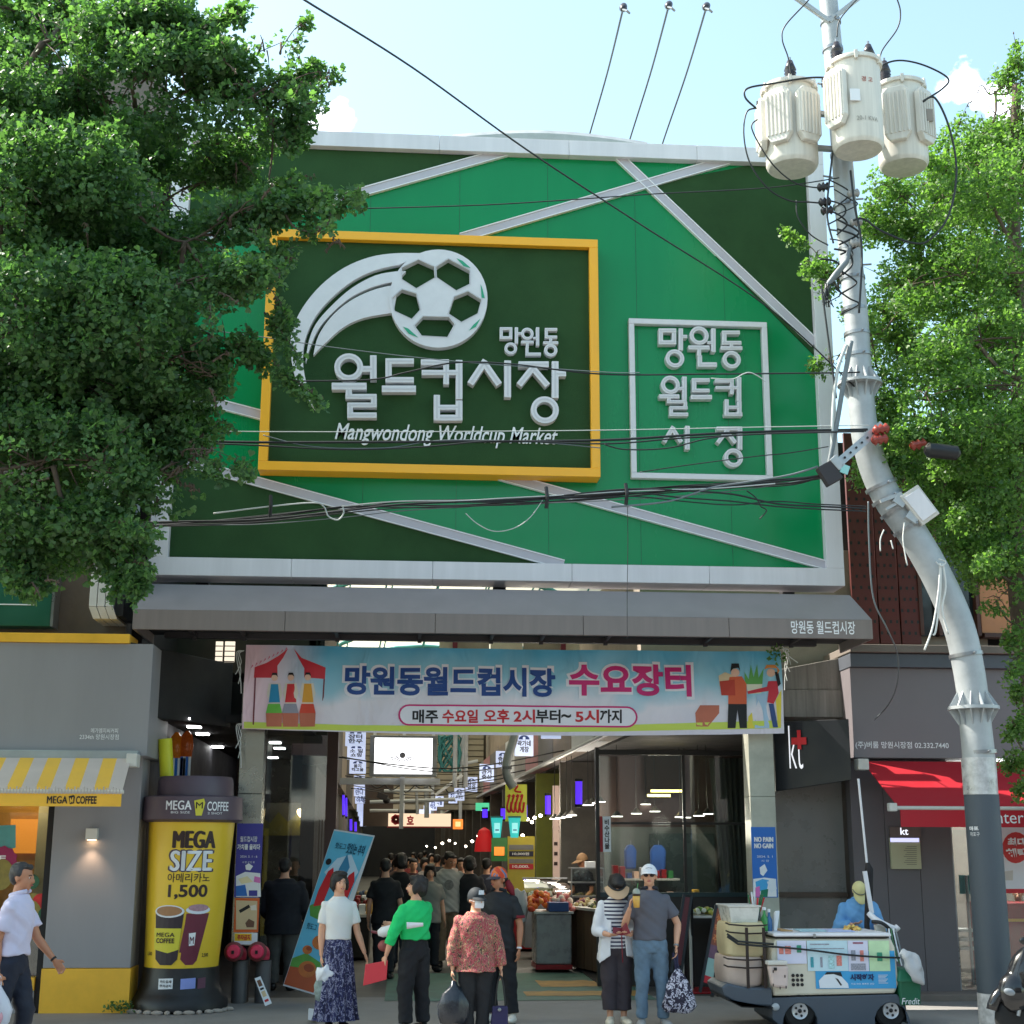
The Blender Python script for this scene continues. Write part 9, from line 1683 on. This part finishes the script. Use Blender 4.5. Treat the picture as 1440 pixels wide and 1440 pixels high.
def tree(label, base, trunk, sprays, size, lm, dens, gap, per=6):
    t_ = thing('ginkgo_tree', base, label, 'tree')
    build('trunk', MB().tube(catmull(trunk, 5), [.19-.13*i/(5*(len(trunk)-1)) for i in range(5*(len(trunk)-1)+1)], 14), BARK, t_, smooth=2)
    P_ = []; A_ = []; br = MB(); nodes = [Vector(q) for q in trunk]; T_ = Vector(trunk[-1])
    for (x0, y0, r0, x1, y1, r1, Y) in sorted(sprays, key=lambda s_: (s_[2] < 9, (P(s_[0], s_[1], s_[6])-T_).length)):
        a = P(x0, y0, Y); dY = rng.uniform(-.35, .35); b_ = P(x1, y1, Y+dY); sc_ = Y*1.15/2000; L_ = math.hypot(x1-x0, y1-y0)+.6*(r0+r1)
        n = int(dens*L_*(r0+r1)/per); t = rng.uniform(-.08, 1.05, n)**.9 if False else np.clip(rng.uniform(-.1, 1.06, n), -.1, 1.06)
        rr = (r0+(r1-r0)*np.clip(t, 0, 1))*sc_; dirv = nrm(rng.normal(0, 1, (n, 3))); u = rng.uniform(0, 1, (n, 1))**.45
        A = np.array(a); B = np.array(b_); c_ = A+(B-A)*t[:, None]; off = dirv*u*rr[:, None]*np.array([1, 1.25, 1.0]); p = c_+off; p[:, 2] -= .05*np.abs(off[:, 0])+.04*np.clip(t, 0, 1)
        keep = np.array([noise.noise((q[0]*1.5+Y, q[1]*1.5, q[2]*1.9)) > gap+rng.normal(0, .08) for q in p]) if n else np.zeros(0, bool)
        P_.append(p[keep]); A_.append(nrm(off+(B-A)*.4)[keep])
        near = min(nodes, key=lambda q: (q-a).length+.25*(q-T_).length); cpts = catmull([near, a.lerp(near, .5)-Vector((0, 0, .08)), a, a.lerp(b_, .5)+Vector((0, 0, .06)), b_] if r0 > 9 else [a, a.lerp(b_, .5)+Vector((0, 0, .02)), b_], 4)
        if r0 > 9: nodes += [a, a.lerp(b_, .5), b_]
        th = .007+.02*min(1, r0/80); br.tube(cpts, [th*(1.3-1.15*i/(len(cpts)-1)) for i in range(len(cpts))], 6)
        for k in range(int(3+L_/16)):
            tt = rng.uniform(0, 1); q = a.lerp(b_, tt); dv = Vector(nrm(rng.normal(0, 1, (1, 3)))[0]); ln = (r0+(r1-r0)*tt)*sc_*.95; br.tube([q, q+dv*ln*.5+Vector((0, 0, .03)), q+dv*ln], [.010, .007, .003], 4)
    build('limbs', br, BARK, t_, smooth=2, fix=False)
    pts = np.concatenate(P_); ax = np.concatenate(A_); return t_, leaves('crown', pts, ax, size, lm, t_, per)
SL = [(60,60,70,240,20,45,12.5),(20,20,80,150,40,60,13.4),(190,110,60,300,70,30,12.2),(230,150,55,395,60,24,12.6),(320,160,42,440,95,10,12.4),(395,70,16,432,28,6,12.6),(400,120,14,470,102,5,12.4),(330,150,35,420,150,20,12.8),(290,210,45,400,190,24,13.2),(385,170,24,425,185,12,12.9),
 (0,130,90,190,150,70,12.6),(0,260,95,150,260,75,12.0),(0,330,90,190,350,70,13.4),(0,450,100,190,430,75,12.0),(0,560,105,190,560,80,12.8),(0,660,95,150,650,70,12.2),(0,740,70,120,740,50,12.6),(15,800,32,55,815,14,12.4),(40,770,40,70,790,20,12.8),(150,770,42,192,812,12,12.5),(100,720,50,185,760,30,12.2),
 (180,310,60,330,240,30,13.6),(200,380,70,310,340,45,13.2),(260,340,40,380,290,24,12.4),(330,300,30,455,272,10,12.2),(400,300,16,500,290,7,12.5),(380,260,14,445,250,6,12.9),(430,325,12,478,342,5,12.2),(250,400,50,370,385,24,12.0),(320,400,30,420,345,10,12.6),(470,268,6,505,285,4,12.3),
 (240,460,60,330,490,30,12.8),(340,480,18,395,520,8,12.3),(395,525,9,452,562,4,12.3),(370,400,10,405,450,6,12.5),(372,440,8,420,500,5,12.4),(200,490,70,300,530,26,12.2),(210,560,60,270,600,34,13.0),(250,600,30,255,650,16,12.6),(150,640,60,235,690,22,12.4),(225,660,16,262,690,6,12.6),(262,632,10,345,655,7,12.2),(90,560,80,200,620,50,13.2),(120,460,80,220,520,50,13.5),
 (60,200,80,230,210,40,13.8),(300,30,14,330,10,6,12.6),(255,20,22,290,60,12,12.4),(190,340,50,240,420,40,14.0),(60,640,70,120,700,50,13.4),(-300,300,160,-60,250,120,13.2),(-350,600,150,-60,600,110,12.6),(-300,450,150,-80,430,120,13.8),(-250,100,140,-40,60,100,13.2),(-420,750,120,-150,720,90,13.4),(-650,400,160,-400,380,150,13.0),(-650,620,140,-420,600,140,13.2)]
EX_ = []
for (a0, a1, a2, a3, a4, a5, a6) in list(SL[:-7]):   # thin outer twigs break up every clump
    for q_ in range(3):
        t_0 = rng.uniform(.2, 1); an = rng.uniform(-.9, 2.2) if a3 > 150 else rng.uniform(0, 6.28); r_0 = a2+(a5-a2)*t_0; xx_ = a0+(a3-a0)*t_0; yy_ = a1+(a4-a1)*t_0
        if xx_+r_0*1.3 > 350 and 380 < yy_ < 640: continue
        EX_.append((xx_+r_0*.7*math.cos(an), yy_+r_0*.7*math.sin(an), 8, xx_+(r_0*1.15+14)*math.cos(an), yy_+(r_0*1.15+14)*math.sin(an), 3.5, a6-.2))
SL += EX_
tb_ = Vector((-6.0, 13.0, 0))
tL, nL = tree('large shady ginkgo tree spreading over the left third from outside the frame', tb_, [(-6.0, 13.0, 0), (-6.0, 13.0, 2.5), (-5.9, 13.0, 5), (-5.6, 12.9, 7), (-5.2, 12.8, 9), (-4.9, 12.8, 11)], SL, .049, leafmat('leaf_left', (.088, .190, .094), .46), .37, -.06)
SR = [(1432,90,12,1425,45,5,16.9),(1415,120,24,1440,80,20,17.2),(1400,165,34,1450,150,40,17.0),(1330,210,34,1440,220,70,17.2),(1295,270,46,1440,300,85,17.6),(1250,262,30,1300,300,46,16.6),(1222,330,20,1300,340,60,16.9),(1250,400,50,1440,400,85,17.4),(1240,470,40,1440,490,90,17.2),(1290,560,60,1450,580,90,17.6),(1330,650,60,1450,660,80,17.2),(1300,690,50,1420,740,60,17.5),(1375,790,44,1440,800,50,17.0),(1340,740,40,1400,780,40,16.9),
 (1180,392,20,1108,322,6,16.4),(1175,400,26,1140,370,14,16.4),(1215,500,26,1150,510,14,16.5),(1225,470,24,1190,440,14,16.6),(1205,320,20,1230,290,12,16.5),(1440,540,60,1290,560,24,15.6),(1440,600,60,1265,610,22,15.5),(1450,690,50,1350,720,20,15.6),(1450,780,30,1378,790,14,15.7),(1450,470,60,1300,500,34,15.9),(1450,380,60,1280,400,34,16.0),(1450,260,60,1320,280,34,16.2),(1440,620,50,1330,640,30,15.8),
 (1432,880,16,1420,905,8,16.6),(1440,920,14,1418,950,8,16.6),(1440,1000,16,1425,1030,10,16.6),(1450,1060,20,1412,1072,8,16.5),(1450,1100,16,1430,1112,8,16.5),(1232,560,26,1250,600,20,16.6),(1236,630,20,1262,660,18,16.7),(1215,650,16,1196,690,10,16.8),(1400,350,60,1450,440,60,18),(1350,300,60,1450,350,60,18.2),(1320,235,12,1295,215,5,16.9),(1380,120,10,1350,170,5,17),(1290,330,14,1232,300,6,16.8),(1262,440,12,1225,425,5,16.8),(1340,450,70,1450,520,70,18.2),(1235,520,34,1290,590,40,16.9),(1245,640,24,1330,680,34,16.8),(1290,720,26,1380,745,30,17.0),(1300,620,50,1400,640,50,16.9),(1330,760,24,1400,800,30,16.7),(1400,130,30,1445,110,26,17.1),(1375,190,36,1440,170,40,17.3),(1330,240,40,1400,230,50,17.0),(1440,210,50,1400,260,50,17.4),(1300,380,50,1400,380,60,16.9),(1445,820,26,1400,845,16,16.3),(1445,1010,18,1418,1030,10,16.3),(1448,960,16,1425,975,8,16.3)]
rb0 = P(1452, 900, 16.9); tbr = Vector((rb0.x+.05, 16.9, 0))
tR, nR = tree('bright green ginkgo tree behind the bent pole at the right edge', tbr, [tbr, (tbr.x, 16.9, 3), P(1436, 850, 16.9), P(1432, 700, 16.9), P(1436, 500, 16.9), P(1425, 300, 17), P(1430, 120, 17)], SR, .044, leafmat('leaf_right', (.112, .225, .080), .48), .38, -.08)
print('leaves', nL, nR)
# weeds at the cafe plinth
wd = thing('kerb_weeds', P(165, 1426, 17.3), 'small green weeds sprouting at the foot of the yellow cafe plinth', 'weeds')
pts = np.array([tuple(P(150+i*1.6, 1424, 17.3)+Vector((0, 0, .03+.05*abs(math.sin(i))))) for i in range(22)]); leaves('leaf_tuft', pts, np.tile(np.array([[0, 0, 1.]]), (22, 1)), .035, bpy.data.materials['leaf_left'], wd, 5)
vn = thing('vine_tuft', P(1096, 915, 18), 'little yellow green vine hanging at the right end of the banner', 'plant')
pts = np.array([tuple(P(1085+rng.uniform(0, 20), 900+rng.uniform(0, 26), 18.0)) for i in range(20)]); leaves('leaf_tuft', pts, np.tile(np.array([[0, 0, -1.]]), (20, 1)), .045, bpy.data.materials['leaf_right'], vn, 4)
build('stems', MB().tube(catmull([P(1098, 905, 18), P(1104, 918, 18), P(1122, 932, 18)], 4), .008, 4).tube(catmull([P(1098, 905, 18), P(1108, 922, 18), P(1112, 935, 18)], 4), .006, 4), ROPE, vn)
